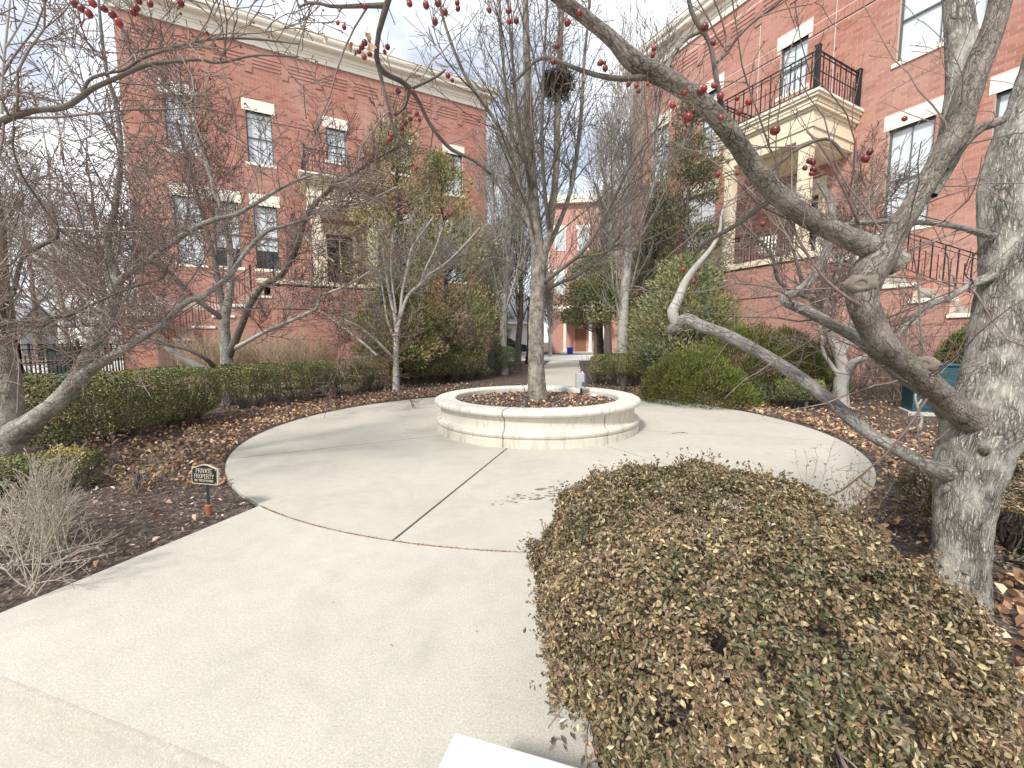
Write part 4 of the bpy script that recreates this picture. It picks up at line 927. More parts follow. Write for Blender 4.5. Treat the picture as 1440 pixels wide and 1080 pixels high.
# ---- big crabapple in the right foreground
t = thing('crabapple_tree', 'large gnarled crabapple with pale furrowed trunk and twisting limbs behind the big round bush', 'tree', (0, 0, 0))
BT = t
tr = [(1350, 960, 2.03, 140), (1352, 890, 2.04, 120), (1350, 820, 2.08, 108), (1352, 740, 2.12, 106), (1358, 690, 2.15, 116), (1366, 645, 2.17, 138), (1380, 600, 2.19, 150), (1394, 550, 2.22, 132), (1404, 490, 2.27, 112), (1412, 430, 2.3, 106), (1420, 350, 2.33, 106), (1424, 280, 2.36, 116), (1436, 215, 2.4, 118), (1460, 140, 2.45, 98), (1485, 40, 2.5, 84)]
P, R = px_limb(tr); limb_mesh('trunk', P, R, M['bark_big'], t, 56, .10, 1., .16, .016)
lims = {
 'O': ([(1400, 640, 2.30, 70), (1378, 604, 2.20, 73), (1356, 586, 2.12, 66), (1335, 566, 2.08, 54), (1312, 545, 2.02, 52), (1285, 522, 1.98, 49), (1258, 500, 1.95, 52), (1238, 478, 1.92, 52), (1224, 452, 1.9, 50), (1213, 425, 1.88, 54), (1212, 400, 1.87, 57), (1225, 375, 1.87, 64), (1243, 352, 1.86, 57), (1262, 322, 1.85, 45), (1288, 282, 1.84, 41), (1313, 240, 1.83, 41), (1340, 195, 1.8, 50), (1358, 140, 1.78, 47), (1378, 85, 1.76, 44), (1400, 30, 1.74, 42), (1420, -60, 1.7, 38)], 'bark_limb', 36, .17),
 'M2': ([(1262, 372, 1.87, 54), (1232, 352, 1.87, 50), (1190, 333, 1.84, 40), (1140, 308, 1.8, 37), (1098, 278, 1.74, 35), (1062, 238, 1.68, 34), (1030, 192, 1.62, 31), (985, 142, 1.55, 29), (935, 110, 1.48, 28), (893, 88, 1.43, 29), (860, 55, 1.4, 22), (822, 24, 1.35, 20), (780, -8, 1.3, 19), (740, -45, 1.27, 16), (660, -70, 1.3, 13), (590, -60, 1.35, 11)], 'bark_limb', 24, .08),
 'N': ([(1380, 690, 2.26, 60), (1340, 668, 2.16, 50), (1305, 655, 2.12, 36), (1262, 632, 2.15, 28), (1215, 604, 2.22, 27), (1165, 562, 2.35, 26), (1120, 528, 2.45, 25), (1070, 497, 2.55, 23), (1025, 473, 2.65, 22), (985, 458, 2.72, 21), (965, 449, 2.76, 21), (950, 460, 2.8, 20), (940, 466, 2.8, 14)], 'bark_left', 18, .09),
 'P': ([(1390, 640, 2.34, 80), (1352, 600, 2.26, 60), (1325, 570, 2.24, 44), (1298, 545, 2.24, 36), (1270, 528, 2.24, 30), (1240, 505, 2.24, 27), (1215, 482, 2.24, 24), (1180, 462, 2.24, 20), (1140, 440, 2.24, 20), (1108, 426, 2.24, 19), (1103, 418, 2.24, 17), (1122, 410, 2.24, 17), (1142, 392, 2.24, 17), (1156, 368, 2.24, 16), (1166, 340, 2.26, 15), (1171, 305, 2.3, 13), (1166, 280, 2.34, 11), (1150, 255, 2.4, 8)], 'bark_left', 18, .07),
 'K': ([(955, 463, 2.79, 18), (946, 440, 2.8, 19), (952, 425, 2.8, 16), (962, 400, 2.82, 13), (975, 380, 2.82, 12), (990, 362, 2.82, 10), (1003, 345, 2.84, 8), (1012, 325, 2.86, 6), (1015, 300, 2.88, 4), (1025, 275, 2.9, 2)], 'bark_grey', 12, .12),
 'D': ([(1090, 280, 1.74, 12), (1070, 290, 1.76, 9), (1045, 310, 1.8, 8), (1015, 328, 1.85, 8), (990, 342, 1.9, 7), (975, 360, 1.95, 5)], 'bark_dk', 8, .04),
 'S1': ([(1450, 330, 2.46, 30), (1405, 332, 2.34, 20), (1385, 330, 2.28, 17), (1360, 322, 2.22, 13), (1320, 315, 2.2, 12), (1270, 312, 2.2, 11), (1225, 312, 2.2, 10), (1180, 318, 2.22, 8), (1150, 330, 2.25, 5)], 'bark_left', 8, .05),
 'S2': ([(1450, 372, 2.46, 40), (1405, 384, 2.33, 28), (1385, 392, 2.28, 22), (1362, 402, 2.26, 15), (1335, 418, 2.26, 13), (1305, 430, 2.26, 13), (1285, 447, 2.26, 11), (1262, 472, 2.26, 10), (1243, 490, 2.24, 8)], 'bark_left', 10, .06),
 'S3': ([(1325, 235, 1.83, 30), (1350, 205, 1.8, 26), (1378, 180, 1.78, 22), (1402, 172, 1.76, 20), (1412, 168, 1.76, 16)], 'bark_limb', 12, .08),
 'S4': ([(1312, 275, 1.84, 16), (1330, 225, 1.87, 44), (1342, 185, 1.9, 52), (1350, 130, 1.92, 52), (1352, 70, 1.95, 52), (1346, 0, 2.0, 50), (1338, -80, 2.05, 46)], 'bark_big', 32, .08),
 'S5': ([(1395, 620, 2.2, 60), (1425, 596, 2.15, 44), (1450, 580, 2.12, 40), (1490, 560, 2.1, 36)], 'bark_big', 20, .08),
 'S6': ([(1368, 650, 2.2, 40), (1382, 636, 2.07, 22), (1389, 631, 2.03, 15)], 'bark_left', 14, .08),
 'S7': ([(1218, 434, 1.88, 14), (1200, 424, 1.83, 8), (1180, 410, 1.82, 6), (1160, 392, 1.82, 5.5), (1140, 365, 1.82, 5), (1122, 335, 1.82, 5), (1110, 310, 1.82, 4.5), (1100, 280, 1.85, 5), (1085, 255, 1.9, 3)], 'twig_red', 8, .02),
 'S8': ([(1208, 315, 2.2, 6), (1195, 285, 2.15, 5), (1178, 250, 2.12, 5), (1165, 222, 2.1, 4.5), (1150, 200, 2.1, 4), (1135, 185, 2.12, 4)], 'twig_red', 8, .02),
 'S9': ([(1024, 190, 1.6, 11), (1018, 160, 1.58, 8), (1010, 125, 1.56, 8), (1005, 95, 1.55, 9), (998, 60, 1.54, 8), (985, 40, 1.53, 8), (972, 15, 1.52, 7), (965, -20, 1.5, 6)], 'bark_dk', 8, .15),
 'S10': ([(1003, 90, 1.55, 7), (1020, 78, 1.56, 5), (1035, 55, 1.57, 5), (1060, 30, 1.58, 5), (1085, 12, 1.6, 5), (1110, -10, 1.62, 4)], 'bark_dk', 6, .1),
 'S11': ([(935, 100, 1.5, 9), (945, 80, 1.55, 7), (958, 62, 1.6, 6), (972, 50, 1.62, 6), (985, 45, 1.6, 6)], 'bark_limb', 8, .05),
 'S12': ([(905, 108, 1.44, 12), (880, 111, 1.42, 9), (850, 108, 1.42, 8), (820, 100, 1.43, 7), (790, 88, 1.44, 6), (765, 80, 1.45, 6), (748, 90, 1.46, 5), (732, 108, 1.47, 4), (718, 118, 1.48, 3)], 'bark_dk', 8, .05),
 'S13': ([(600, -62, 1.35, 11), (565, -30, 1.38, 10), (548, -5, 1.4, 10), (540, 20, 1.42, 10), (532, 50, 1.45, 8), (530, 85, 1.5, 9), (541, 103, 1.55, 9), (560, 112, 1.6, 8), (576, 124, 1.65, 8), (590, 145, 1.7, 6), (605, 175, 1.75, 6), (632, 208, 1.8, 6), (665, 225, 1.85, 5), (690, 245, 1.9, 4)], 'bark_dk', 10, .06),
 'S14': ([(532, 92, 1.5, 7), (538, 118, 1.5, 6), (546, 150, 1.5, 5), (556, 185, 1.52, 4), (575, 205, 1.54, 3)], 'bark_dk', 6, .06),
 'S15': ([(545, 8, 1.41, 9), (520, 8, 1.42, 7), (490, 9, 1.42, 6), (465, 9, 1.42, 5), (440, 3, 1.43, 5), (420, 10, 1.44, 3)], 'bark_dk', 8, .08),
 'S16': ([(576, 126, 1.65, 6), (570, 148, 1.66, 5), (560, 160, 1.66, 4)], 'bark_dk', 6, .05),
 'S17': ([(580, 124, 1.65, 5), (600, 115, 1.66, 4), (618, 105, 1.68, 4), (626, 98, 1.7, 3)], 'bark_dk', 6, .05),
 'S18': ([(600, -62, 1.34, 10), (520, -75, 1.34, 9), (420, -62, 1.34, 8), (300, -40, 1.34, 7), (220, -25, 1.34, 6), (140, -15, 1.34, 4)], 'bark_dk', 6, .05),
 'S19': ([(1262, 312, 2.2, 9), (1300, 285, 2.25, 7), (1318, 260, 2.3, 7), (1325, 220, 2.35, 6), (1332, 180, 2.4, 6)], 'bark_left', 8, .05),
 'S20': ([(1190, 92+130, 1.95, 7), (1165, 196, 1.96, 6), (1130, 205, 1.95, 6), (1105, 222, 1.93, 7), (1078, 245, 1.9, 8), (1068, 250, 1.8, 9)], 'bark_dk', 8, .05),
}
LP = []
for k, (sp_, mt, S, ro) in lims.items():
    P, R = px_limb(sp_)
    limb_mesh('limb' if S > 10 else 'branch', P, R, M[mt], t, S, ro, hash(k) % 17 if False else len(LP)*1.7, .06 if S > 18 else 0, .02 if S > 14 else .03)
    LP.append(resample(P, R, 16))
# knots, healed cuts
def knot(px, py, Y, limbw, w, mat, squash=.5):
    c = at(px, py, Y); r = w/2*Y/F; d = (CAM-c); d /= np.linalg.norm(d); c = c+d*(WK*limbw/2*Y/F*.82)
    a = np.cross(d, [0, 0, 1.]); a /= np.linalg.norm(a); b = np.cross(d, a); V = []; n = 26; prof = [(1.9, -.75), (1.5, -.22), (1.15, .10), (.86, .22), (.66, .12), (.52, -.12), (.3, -.05), (0.02, .02)]
    m = MB()
    for i in range(n):
        an = 2*PI*i/n
        for (q, h) in prof:
            f_ = 1+.22*mnoise.noise(Vector((math.cos(an)*2.2+px, math.sin(an)*2.2, q*2)))
            V.append(c+(a*math.cos(an)*1.15+b*math.sin(an)*.85)*q*r*f_+d*h*r*squash*f_)
    k = len(prof); return m.add(V, [(i*k+j, ((i+1) % n)*k+j, ((i+1) % n)*k+j+1, i*k+j+1) for i in range(n) for j in range(k-1)]).build('knot', mat, t, smooth=True)
knot(1211, 399, 1.87, 54, 17, M['knot'], .8); knot(1222, 430, 1.88, 50, 10, M['knot'], .7); knot(1300, 512, 1.99, 50, 14, M['knot'], .8)
small = [LP[i] for i in range(len(LP)) if i in (4, 5, 6, 7, 12, 13, 14, 15, 16, 17, 18, 19, 20, 21, 22, 24, 25)]
Pl = np.concatenate([a for a, b in LP]); Rl = np.concatenate([b for a, b in LP])
sel = np.array([i for i in range(len(LP)) if i not in (9, 10, 11)])
b1 = spawn(Pl[sel], Rl[sel], 5.2, .15, (.12, .55), 55, 7, .02, .16, .008, .4, 170)
b1b = spawn(Pl[[0, 3, 4, 6, 7, 12, 13, 25]], Rl[[0, 3, 4, 6, 7, 12, 13, 25]], 8.0, .25, (.5, 1.3), 48, 9, .03, .13, .006, .35, 110)
b2 = spawn(np.concatenate([resample_[0] for resample_ in [(b1[0],)]]), b1[1], 7., .15, (.05, .22), 50, 5, .02, .2, .010, .5, 500)
b2b = spawn(*b1b, 10., .15, (.08, .4), 45, 4, .02, .2, .008, .5, 1300)
sp1 = spawn(*b2, 18, .2, (.01, .03), 60, 3, .0, .4, .08, .7, 1300); sp2 = spawn(*b2b, 14, .2, (.01, .03), 60, 3, .0, .4, .08, .7, 1300)
sp3 = spawn(Pl[sel], Rl[sel]*.35, 16, .1, (.012, .045), 60, 3, .0, .5, .10, .5, 500); tubemesh('spurs', [sp3], M['bark_dk'], 5, t)['kind'] = 'stuff'
tubemesh('twigs', [b1, b1b, b2, b2b, sp1, sp2], M['twig'], 5, t)
# crabapples, each fruit one object with a stalk
fr_me = {}
def fruit_mesh(k):
    if k not in fr_me:
        m = MB(); m.sphere((0, 0, 0), 1., 12, 8, 1.06); m.sphere((0, 0, -1.06), .2, 6, 4); me = m.mesh('crabapple', M['fruit'], True); fr_me[k] = me
    return fr_me[k]
fruits = [(1090, 183, 11, 1.5), (968, 165, 11, 1.45), (946, 148, 9, 1.45), (975, 156, 8, 1.5), (962, 130, 9, 1.5), (990, 125, 8, 1.5), (984, 128, 8, 1.5), (1004, 120, 8, 1.55), (1013, 135, 9, 1.55), (1037, 138, 8, 1.5), (1053, 143, 9, 1.5), (1040, 158, 10, 1.5), (1014, 165, 7, 1.5), (1003, 60, 8, 1.5), (991, 38, 9, 1.5), (920, 68, 7, 1.5), (918, 78, 7, 1.5), (845, 88, 7, 1.4), (851, 96, 8, 1.4), (843, 89, 6, 1.4), (850, 88, 6, 1.4), (895, 120, 7, 1.4), (898, 128, 7, 1.4), (884, 118, 6, 1.4), (911, 118, 6, 1.4), (778, 87, 9, 1.35), (783, 65, 8, 1.35), (798, 32, 8, 1.3), (815, 18, 8, 1.3), (716, 30, 9, 1.3), (726, 29, 9, 1.3), (715, 15, 9, 1.3), (612, 30, 9, 1.3), (626, 17, 9, 1.3), (644, 12, 8, 1.3), (643, 4, 8, 1.3), (599, 7, 9, 1.3), (616, 4, 9, 1.3), (576, 5, 8, 1.3), (575, 0, 7, 1.3), (688, 14, 7, 1.3), (514, 9, 7, 1.4), (484, 38, 6, 1.4), (475, 32, 5, 1.4), (1010, 245, 7, 1.6), (1037, 243, 7, 1.6), (1138, 226, 9, 1.7), (1143, 228, 9, 1.7), (1132, 236, 8, 1.7), (1144, 238, 8, 1.7), (1141, 244, 7, 1.7), (1217, 223, 9, 1.9), (1223, 214, 8, 1.9), (1272, 167, 7, 2.), (1073, 315, 9, 1.9), (961, 379, 6, 2.4), (975, 396, 6, 2.4), (105, 5, 11, 1.3), (115, 12, 10, 1.3), (125, 19, 11, 1.3), (130, 4, 9, 1.3), (146, 12, 8, 1.3), (158, 20, 9, 1.3), (167, 32, 10, 1.3), (187, 17, 7, 1.3), (192, 11, 9, 1.3), (195, 1, 9, 1.3), (211, 5, 9, 1.3), (254, 4, 10, 1.3), (512, 80, 8, 1.45), (520, 76, 7, 1.45), (509, 66, 8, 1.45), (505, 72, 7, 1.45), (513, 60, 7, 1.45), (541, 73, 6, 1.5), (545, 66, 6, 1.5), (580, 128, 6, 1.6), (560, 128, 7, 1.6), (570, 173, 6, 1.6), (577, 167, 6, 1.6), (565, 180, 6, 1.6), (556, 160, 6, 1.6), (590, 168, 6, 1.6), (548, 196, 7, 1.6), (552, 190, 6, 1.6), (586, 160, 5, 1.6), (630, 106, 6, 1.65), (636, 113, 6, 1.65), (585, 237, 6, 1.7), (580, 232, 5, 1.7)]
stalks = []
for (px, py, w, Y) in fruits:
    c = at(px, py, Y); r = w/2*Y/F*1.05
    o = bpy.data.objects.new('crabapple', fruit_mesh(0)); put(o, BT); o.location = c; r *= random.uniform(.78, 1.12); o.scale = (r, r*random.uniform(.85, 1), r*random.uniform(.9, 1.1)); o.rotation_euler = (random.uniform(-.5, .5), random.uniform(-.5, .5), random.uniform(0, 6))
    e = c+np.array([random.uniform(-.012, .012), random.uniform(-.01, .01), random.uniform(.02, .04)])
    stalks.append(np.stack([c+np.array([0, 0, r]), (c+e)/2+np.array([random.uniform(-.004, .004), 0, r]), e+np.array([0, 0, r])]))
tubemesh('stalks', [(np.array(stalks), np.full((len(stalks), 3), .0007))], M['twig_red'], 4, BT)
# shrivelled brown leaves still hanging
Cl = np.array([at(494, 66, 1.45), at(499, 74, 1.45), at(523, 68, 1.45), at(517, 54, 1.45), at(459, 57, 1.43), at(1199, 58, 1.9), at(1175, 70, 1.9)])
leafobj('dead_leaves', [leaves(Cl, rng.normal(size=(len(Cl), 3))+np.array([0, -.6, 0]), .034, .38, .6, 6, droop=3)], M['litter'], BT)

WK = .64; RMIN = .0028
# ---- left foreground tree
t = thing('crabapple_tree', 'wide spreading crabapple at the left edge whose trunk stands in front of the black fence', 'tree', (0, 0, 0))
tr = [(0, 740, 4.2, 110), (6, 680, 4.25, 96), (10, 620, 4.3, 86), (8, 560, 4.35, 80), (4, 510, 4.4, 74), (-6, 460, 4.4, 64), (-14, 400, 4.4, 44), (-20, 340, 4.4, 34), (-60, 260, 4.2, 30)]
P, R = px_limb(tr); limb_mesh('trunk', P, R, M['bark_left'], t, 40, .10, 9., .16, .025)
LT = [
 [(20, 610, 4.3, 80), (60, 582, 4.25, 54), (98, 548, 4.25, 50), (122, 505, 4.3, 40), (145, 462, 4.35, 36), (160, 425, 4.4, 32), (163, 395, 4.4, 30), (155, 362, 4.4, 24), (150, 338, 4.4, 22), (160, 300, 4.4, 16), (167, 255, 4.4, 14), (170, 205, 4.4, 12), (163, 150, 4.4, 10), (150, 100, 4.4, 9), (143, 50, 4.4, 8), (138, -10, 4.4, 6)],
 [(90, 555, 4.25, 44), (125, 522, 4.15, 32), (160, 500, 4.05, 24), (195, 478, 4.0, 19), (230, 455, 3.95, 16), (262, 425, 3.9, 15), (285, 417, 3.9, 14), (308, 400, 3.9, 12), (325, 385, 3.9, 12), (345, 355, 3.9, 10), (375, 325, 3.9, 9), (400, 318, 3.9, 7), (440, 305, 3.9, 5)],
 [(163, 398, 4.4, 20), (190, 378, 4.3, 16), (215, 362, 4.2, 15), (245, 340, 4.1, 14), (275, 320, 4.0, 13), (305, 308, 3.95, 12), (330, 302, 3.9, 10), (365, 283, 3.9, 9), (400, 262, 3.9, 7), (440, 245, 3.9, 5)],
 [(-6, 470, 4.3, 50), (3, 432, 4.2, 18), (18, 412, 4.15, 14), (27, 375, 4.1, 13), (36, 358, 4.1, 13), (62, 343, 4.05, 13), (78, 336, 4.05, 12), (80, 322, 4.05, 10), (76, 305, 4.05, 9), (70, 292, 4.05, 8), (45, 270, 4.05, 7), (10, 235, 4.05, 6), (-30, 190, 4.05, 5)],
 [(-4, 462, 4.3, 40), (15, 452, 4.2, 13), (55, 451, 4.0, 10), (95, 444, 3.9, 9), (130, 428, 3.8, 8), (170, 410, 3.7, 8), (205, 398, 3.6, 7), (226, 392, 3.6, 6), (232, 382, 3.6, 6), (245, 355, 3.6, 4)],
 [(-90, 250, 3.2, 30), (-40, 200, 2.9, 26), (0, 172, 2.8, 21), (45, 156, 2.75, 17), (92, 150, 2.7, 15), (130, 125, 2.7, 13), (168, 108, 2.7, 11), (205, 92, 2.7, 10), (240, 87, 2.7, 8), (280, 84, 2.7, 7), (310, 88, 2.7, 6), (360, 78, 2.7, 5), (420, 80, 2.7, 3)],
 [(116, 134, 2.7, 10), (125, 113, 2.7, 8), (150, 103, 2.7, 8), (175, 98, 2.7, 7), (200, 82, 2.72, 7), (235, 70, 2.75, 6), (270, 60, 2.8, 6), (310, 54, 2.8, 6), (360, 55, 2.85, 5), (420, 62, 2.9, 3)],
 [(20, 178, 2.8, 8), (18, 205, 2.85, 6), (25, 232, 2.9, 6), (36, 255, 3.0, 6), (60, 290, 3.1, 5), (90, 330, 3.2, 4)],
 [(2, 160, 2.8, 8), (3, 110, 2.8, 7), (8, 60, 2.8, 6), (14, 0, 2.8, 5)], [(6, 70, 2.8, 6), (20, 48, 2.8, 5), (35, 20, 2.8, 4), (45, -20, 2.8, 3)],
 [(170, 205, 4.4, 9), (150, 175, 4.2, 7), (125, 140, 4.1, 6), (95, 90, 4.0, 5), (80, 30, 4.0, 4)],
 [(72, 340, 4.05, 8), (100, 370, 4.1, 7), (128, 405, 4.2, 7), (145, 425, 4.3, 6)],
 [(80, 320, 4.05, 7), (110, 322, 4.0, 6), (150, 326, 3.95, 5), (215, 326, 3.9, 3)],
]
LP = []
for i, l in enumerate(LT):
    P, R = px_limb(l); limb_mesh('limb' if i < 6 else 'branch', P, R, M['bark_left' if i < 3 else 'bark_dk' if i in (3, 4, 5, 6, 7) else 'bark_grey'], t, 18 if i < 3 else 9, .06, i*2.3, .05 if i < 3 else 0, .03)
    LP.append(resample(P, R, 16))
Pl = np.concatenate([a for a, b in LP]); Rl = np.concatenate([b for a, b in LP])
b1 = spawn(Pl, Rl, 7.5, .15, (.5, 1.9), 48, 8, .06, .11, .006, .35, 360)
b2 = spawn(*b1, 11.0, .10, (.2, .7), 45, 5, .04, .15, .007, .4, 2000)
b3 = spawn(*b2, 13.0, .10, (.06, .28), 45, 3, .03, .18, .010, .6, 4300)
tubemesh('twigs', [b1, b2, b3], M['twig'], 4, t)
tips = np.concatenate([b3[0][:, -1], b2[0][:, -1]]); tips = tips[rng.random(len(tips)) < .5]
o = leafobj('small_fruit', [octa(tips+np.array([0, 0, -.01]), .0065)], M['fruit'], t)

WK = .66; RMIN = .0048
# ---- crabapple behind the left hedge
t = thing('crabapple_tree', 'crabapple with forked grey trunk behind the left hedge, before the dry twiggy shrub', 'tree', (0, 0, 0))
Yc = 9.2
tr = [(318, 575, Yc, 34), (319, 540, Yc, 31), (319, 515, Yc, 29), (317, 480, Yc, 24), (316, 450, Yc, 22), (322, 420, Yc, 18), (325, 385, Yc, 15), (322, 340, Yc, 14), (312, 300, Yc, 12), (300, 260, Yc, 11), (285, 215, Yc, 10), (268, 170, Yc, 8), (255, 120, Yc, 6), (245, 60, Yc, 4)]
P, R = px_limb(tr); limb_mesh('trunk', P, R, M['bark_left'], t, 20, .10, 4., .1, .04)
LT = [
 [(322, 500, Yc, 20), (338, 462, 9.0, 16), (352, 428, 8.8, 14), (372, 400, 8.7, 13), (392, 390, 8.6, 12), (408, 368, 8.5, 12), (420, 340, 8.4, 12), (428, 310, 8.3, 11), (440, 290, 8.2, 10), (470, 262, 8.1, 8), (510, 235, 8.0, 6), (560, 205, 7.9, 4)],
 [(315, 440, Yc, 15), (308, 400, 9.4, 14), (300, 360, 9.5, 12), (290, 320, 9.6, 11), (276, 270, 9.7, 10), (262, 220, 9.8, 8), (248, 170, 9.8, 6)],
 [(325, 492, Yc, 13), (345, 482, 9.0, 10), (370, 468, 8.8, 9), (400, 455, 8.6, 8), (430, 442, 8.5, 8), (446, 432, 8.4, 8), (450, 415, 8.4, 7), (462, 412, 8.3, 6), (490, 400, 8.2, 5), (520, 382, 8.1, 4)],
 [(318, 540, Yc, 22), (298, 526, 9.1, 20), (272, 512, 9.0, 18), (248, 498, 8.9, 16), (225, 480, 8.8, 15), (200, 466, 8.7, 14), (175, 452, 8.6, 12), (160, 440, 8.5, 9), (140, 415, 8.4, 6)],
 [(316, 450, Yc, 15), (295, 435, 9.0, 12), (275, 420, 8.9, 11), (255, 400, 8.8, 11), (235, 380, 8.7, 10), (215, 370, 8.6, 8), (190, 362, 8.5, 6), (170, 345, 8.5, 4)],
 [(300, 515, 9.0, 14), (290, 505, 8.8, 10), (265, 492, 8.6, 9), (240, 485, 8.5, 8), (218, 478, 8.4, 7)],
 [(425, 330, 8.4, 7), (445, 350, 8.3, 6), (470, 368, 8.2, 4)], [(432, 302, 8.3, 8), (470, 292, 8.2, 6), (510, 285, 8.1, 5), (560, 262, 8.0, 3)],
 [(448, 436, 8.4, 5), (475, 455, 8.4, 6), (505, 478, 8.4, 6), (530, 500, 8.4, 5)],
]
LP = []
for i, l in enumerate(LT):
    P, R = px_limb(l); limb_mesh('limb', P, R, M['bark_dk' if i in (0, 1, 4, 5) else 'bark_grey'], t, 10, .08, i*3.1, 0, .05); LP.append(resample(P, R, 16))
LP.append(resample(*px_limb(tr[4:]), 16))
Pl = np.concatenate([a for a, b in LP]); Rl = np.concatenate([b for a, b in LP])
b1 = spawn(Pl, Rl, 5.5, .18, (.9, 2.4), 40, 8, .10, .10, .006, .35, 240)
b2 = spawn(*b1, 8, .1, (.3, 1.1), 40, 5, .08, .13, .007, .4, 2800)
b3 = spawn(*b2, 11, .1, (.10, .42), 45, 3, .04, .16, .009, .5, 9000)
tubemesh('twigs', [b1, b2, b3], M['twig_crab'], 3, t)
tips = np.concatenate([b3[0][:, -1], b3[0][:, 1]]); tips = tips[rng.random(len(tips)) < .4]
leafobj('small_fruit', [octa(tips, .011)], M['fruit'], t)

WK = .62; RMIN = .0050
# ---- slim V-shaped grey tree
t = thing('small_tree', 'slender pale grey multi-stemmed tree between two clipped hedges in front of the left conifer', 'tree', (0, 0, 0))
p0 = gp(557, 549); Ys = float(p0[1])
LT = [
 [(557, 551, Ys, 19), (557, 520, Ys, 14), (557, 490, Ys, 13), (558, 462, Ys, 12), (554, 440, Ys, 8), (548, 415, Ys, 7), (543, 385, Ys, 6), (538, 350, Ys, 4)],
 [(558, 470, Ys, 10), (563, 440, Ys, 8), (566, 410, Ys, 7), (573, 380, Ys, 7), (578, 352, Ys, 6), (592, 330, Ys, 5), (610, 305, Ys, 4)],
 [(558, 465, Ys, 9), (568, 430, Ys, 8), (577, 412, Ys, 8), (592, 400, Ys, 8), (605, 385, Ys, 6), (625, 372, Ys, 5), (650, 348, Ys, 4), (675, 320, Ys, 3)],
 [(590, 402, Ys, 6), (600, 375, Ys, 5), (612, 350, Ys, 4), (622, 320, Ys, 3)],
 [(557, 508, Ys, 8), (545, 495, Ys-.2, 7), (528, 478, Ys-.4, 6), (505, 460, Ys-.6, 5), (485, 450, Ys-.8, 4)],
 [(556, 480, Ys, 6), (545, 450, Ys, 5), (540, 420, Ys, 4), (534, 380, Ys, 3)], [(557, 440, Ys, 5), (550, 380, Ys, 4), (552, 330, Ys, 3)]]
LP = []
for i, l in enumerate(LT):
    P, R = px_limb(l); limb_mesh('trunk' if i == 0 else 'limb', P, R, M['bark_grey'], t, 9, .08, i*3.1, 0, .06); LP.append(resample(P, R, 14))
Pl = np.concatenate([a for a, b in LP]); Rl = np.concatenate([b for a, b in LP])
b1 = spawn(Pl, Rl, 5.5, .2, (.8, 2.0), 40, 9, .05, .09, .0055, .3, 130)
b2 = spawn(*b1, 8.0, .1, (.3, .9), 40, 6, .03, .11, .006, .4, 1700)
b3 = spawn(*b2, 8, .1, (.1, .35), 45, 3, .02, .12, .007, .5, 6000)
tubemesh('twigs', [b1, b2, b3], M['twig_grey'], 3, t)

WK = .95; RMIN = .0050
# ---- small multi-stem tree right, behind the long limb
t = thing('small_tree', 'small grey multi-stemmed tree standing in the leaf litter beside the bright green juniper', 'tree', (0, 0, 0))
p0 = gp(1180, 572); Ys = float(p0[1])
LT = [
 [(1182, 574, Ys, 30), (1182, 545, Ys, 24), (1185, 520, Ys, 22), (1178, 495, Ys, 17), (1165, 465, Ys, 14), (1160, 440, Ys, 12), (1165, 410, Ys, 9), (1180, 380, Ys, 7), (1190, 340, Ys, 6), (1205, 290, Ys, 4)],
 [(1188, 525, Ys, 18), (1200, 510, Ys-.2, 13), (1222, 500, Ys-.4, 10), (1245, 480, Ys-.6, 8), (1290, 450, Ys-.8, 6)],
 [(1180, 530, Ys, 10), (1168, 512, Ys, 7), (1158, 495, Ys, 6), (1155, 470, Ys, 5), (1150, 440, Ys, 4)],
 [(1182, 500, Ys, 14), (1195, 470, Ys, 11), (1200, 430, Ys, 9), (1195, 380, Ys, 7), (1210, 320, Ys, 5), (1240, 250, Ys, 4)],
 [(1162, 450, Ys, 9), (1145, 430, Ys+.2, 8), (1130, 400, Ys+.3, 7), (1118, 360, Ys+.4, 5), (1105, 310, Ys+.5, 4)],
 [(1164, 445, Ys, 7), (1150, 425, Ys, 7), (1120, 412, Ys, 7), (1095, 395, Ys, 6), (1085, 360, Ys, 5), (1060, 330, Ys, 4), (1040, 310, Ys, 3)]]
LP = []
for i, l in enumerate(LT):
    P, R = px_limb(l); limb_mesh('trunk' if i == 0 else 'limb', P, R, M['bark_grey' if i < 4 else 'bark_dk'], t, 12, .08, i*3.1, .05, .04); LP.append(resample(P, R, 14))
Pl = np.concatenate([a for a, b in LP]); Rl = np.concatenate([b for a, b in LP])
b1 = spawn(Pl, Rl, 8.5, .25, (.8, 2.2), 42, 9, .04, .11, .006, .3, 190)
b2 = spawn(*b1, 9, .1, (.25, .9), 45, 5, .02, .14, .007, .4, 2600)
b3 = spawn(*b2, 10, .1, (.08, .35), 45, 3, .01, .16, .009, .5, 8000)
tubemesh('twigs', [b1, b2, b3], M['twig'], 3, t)

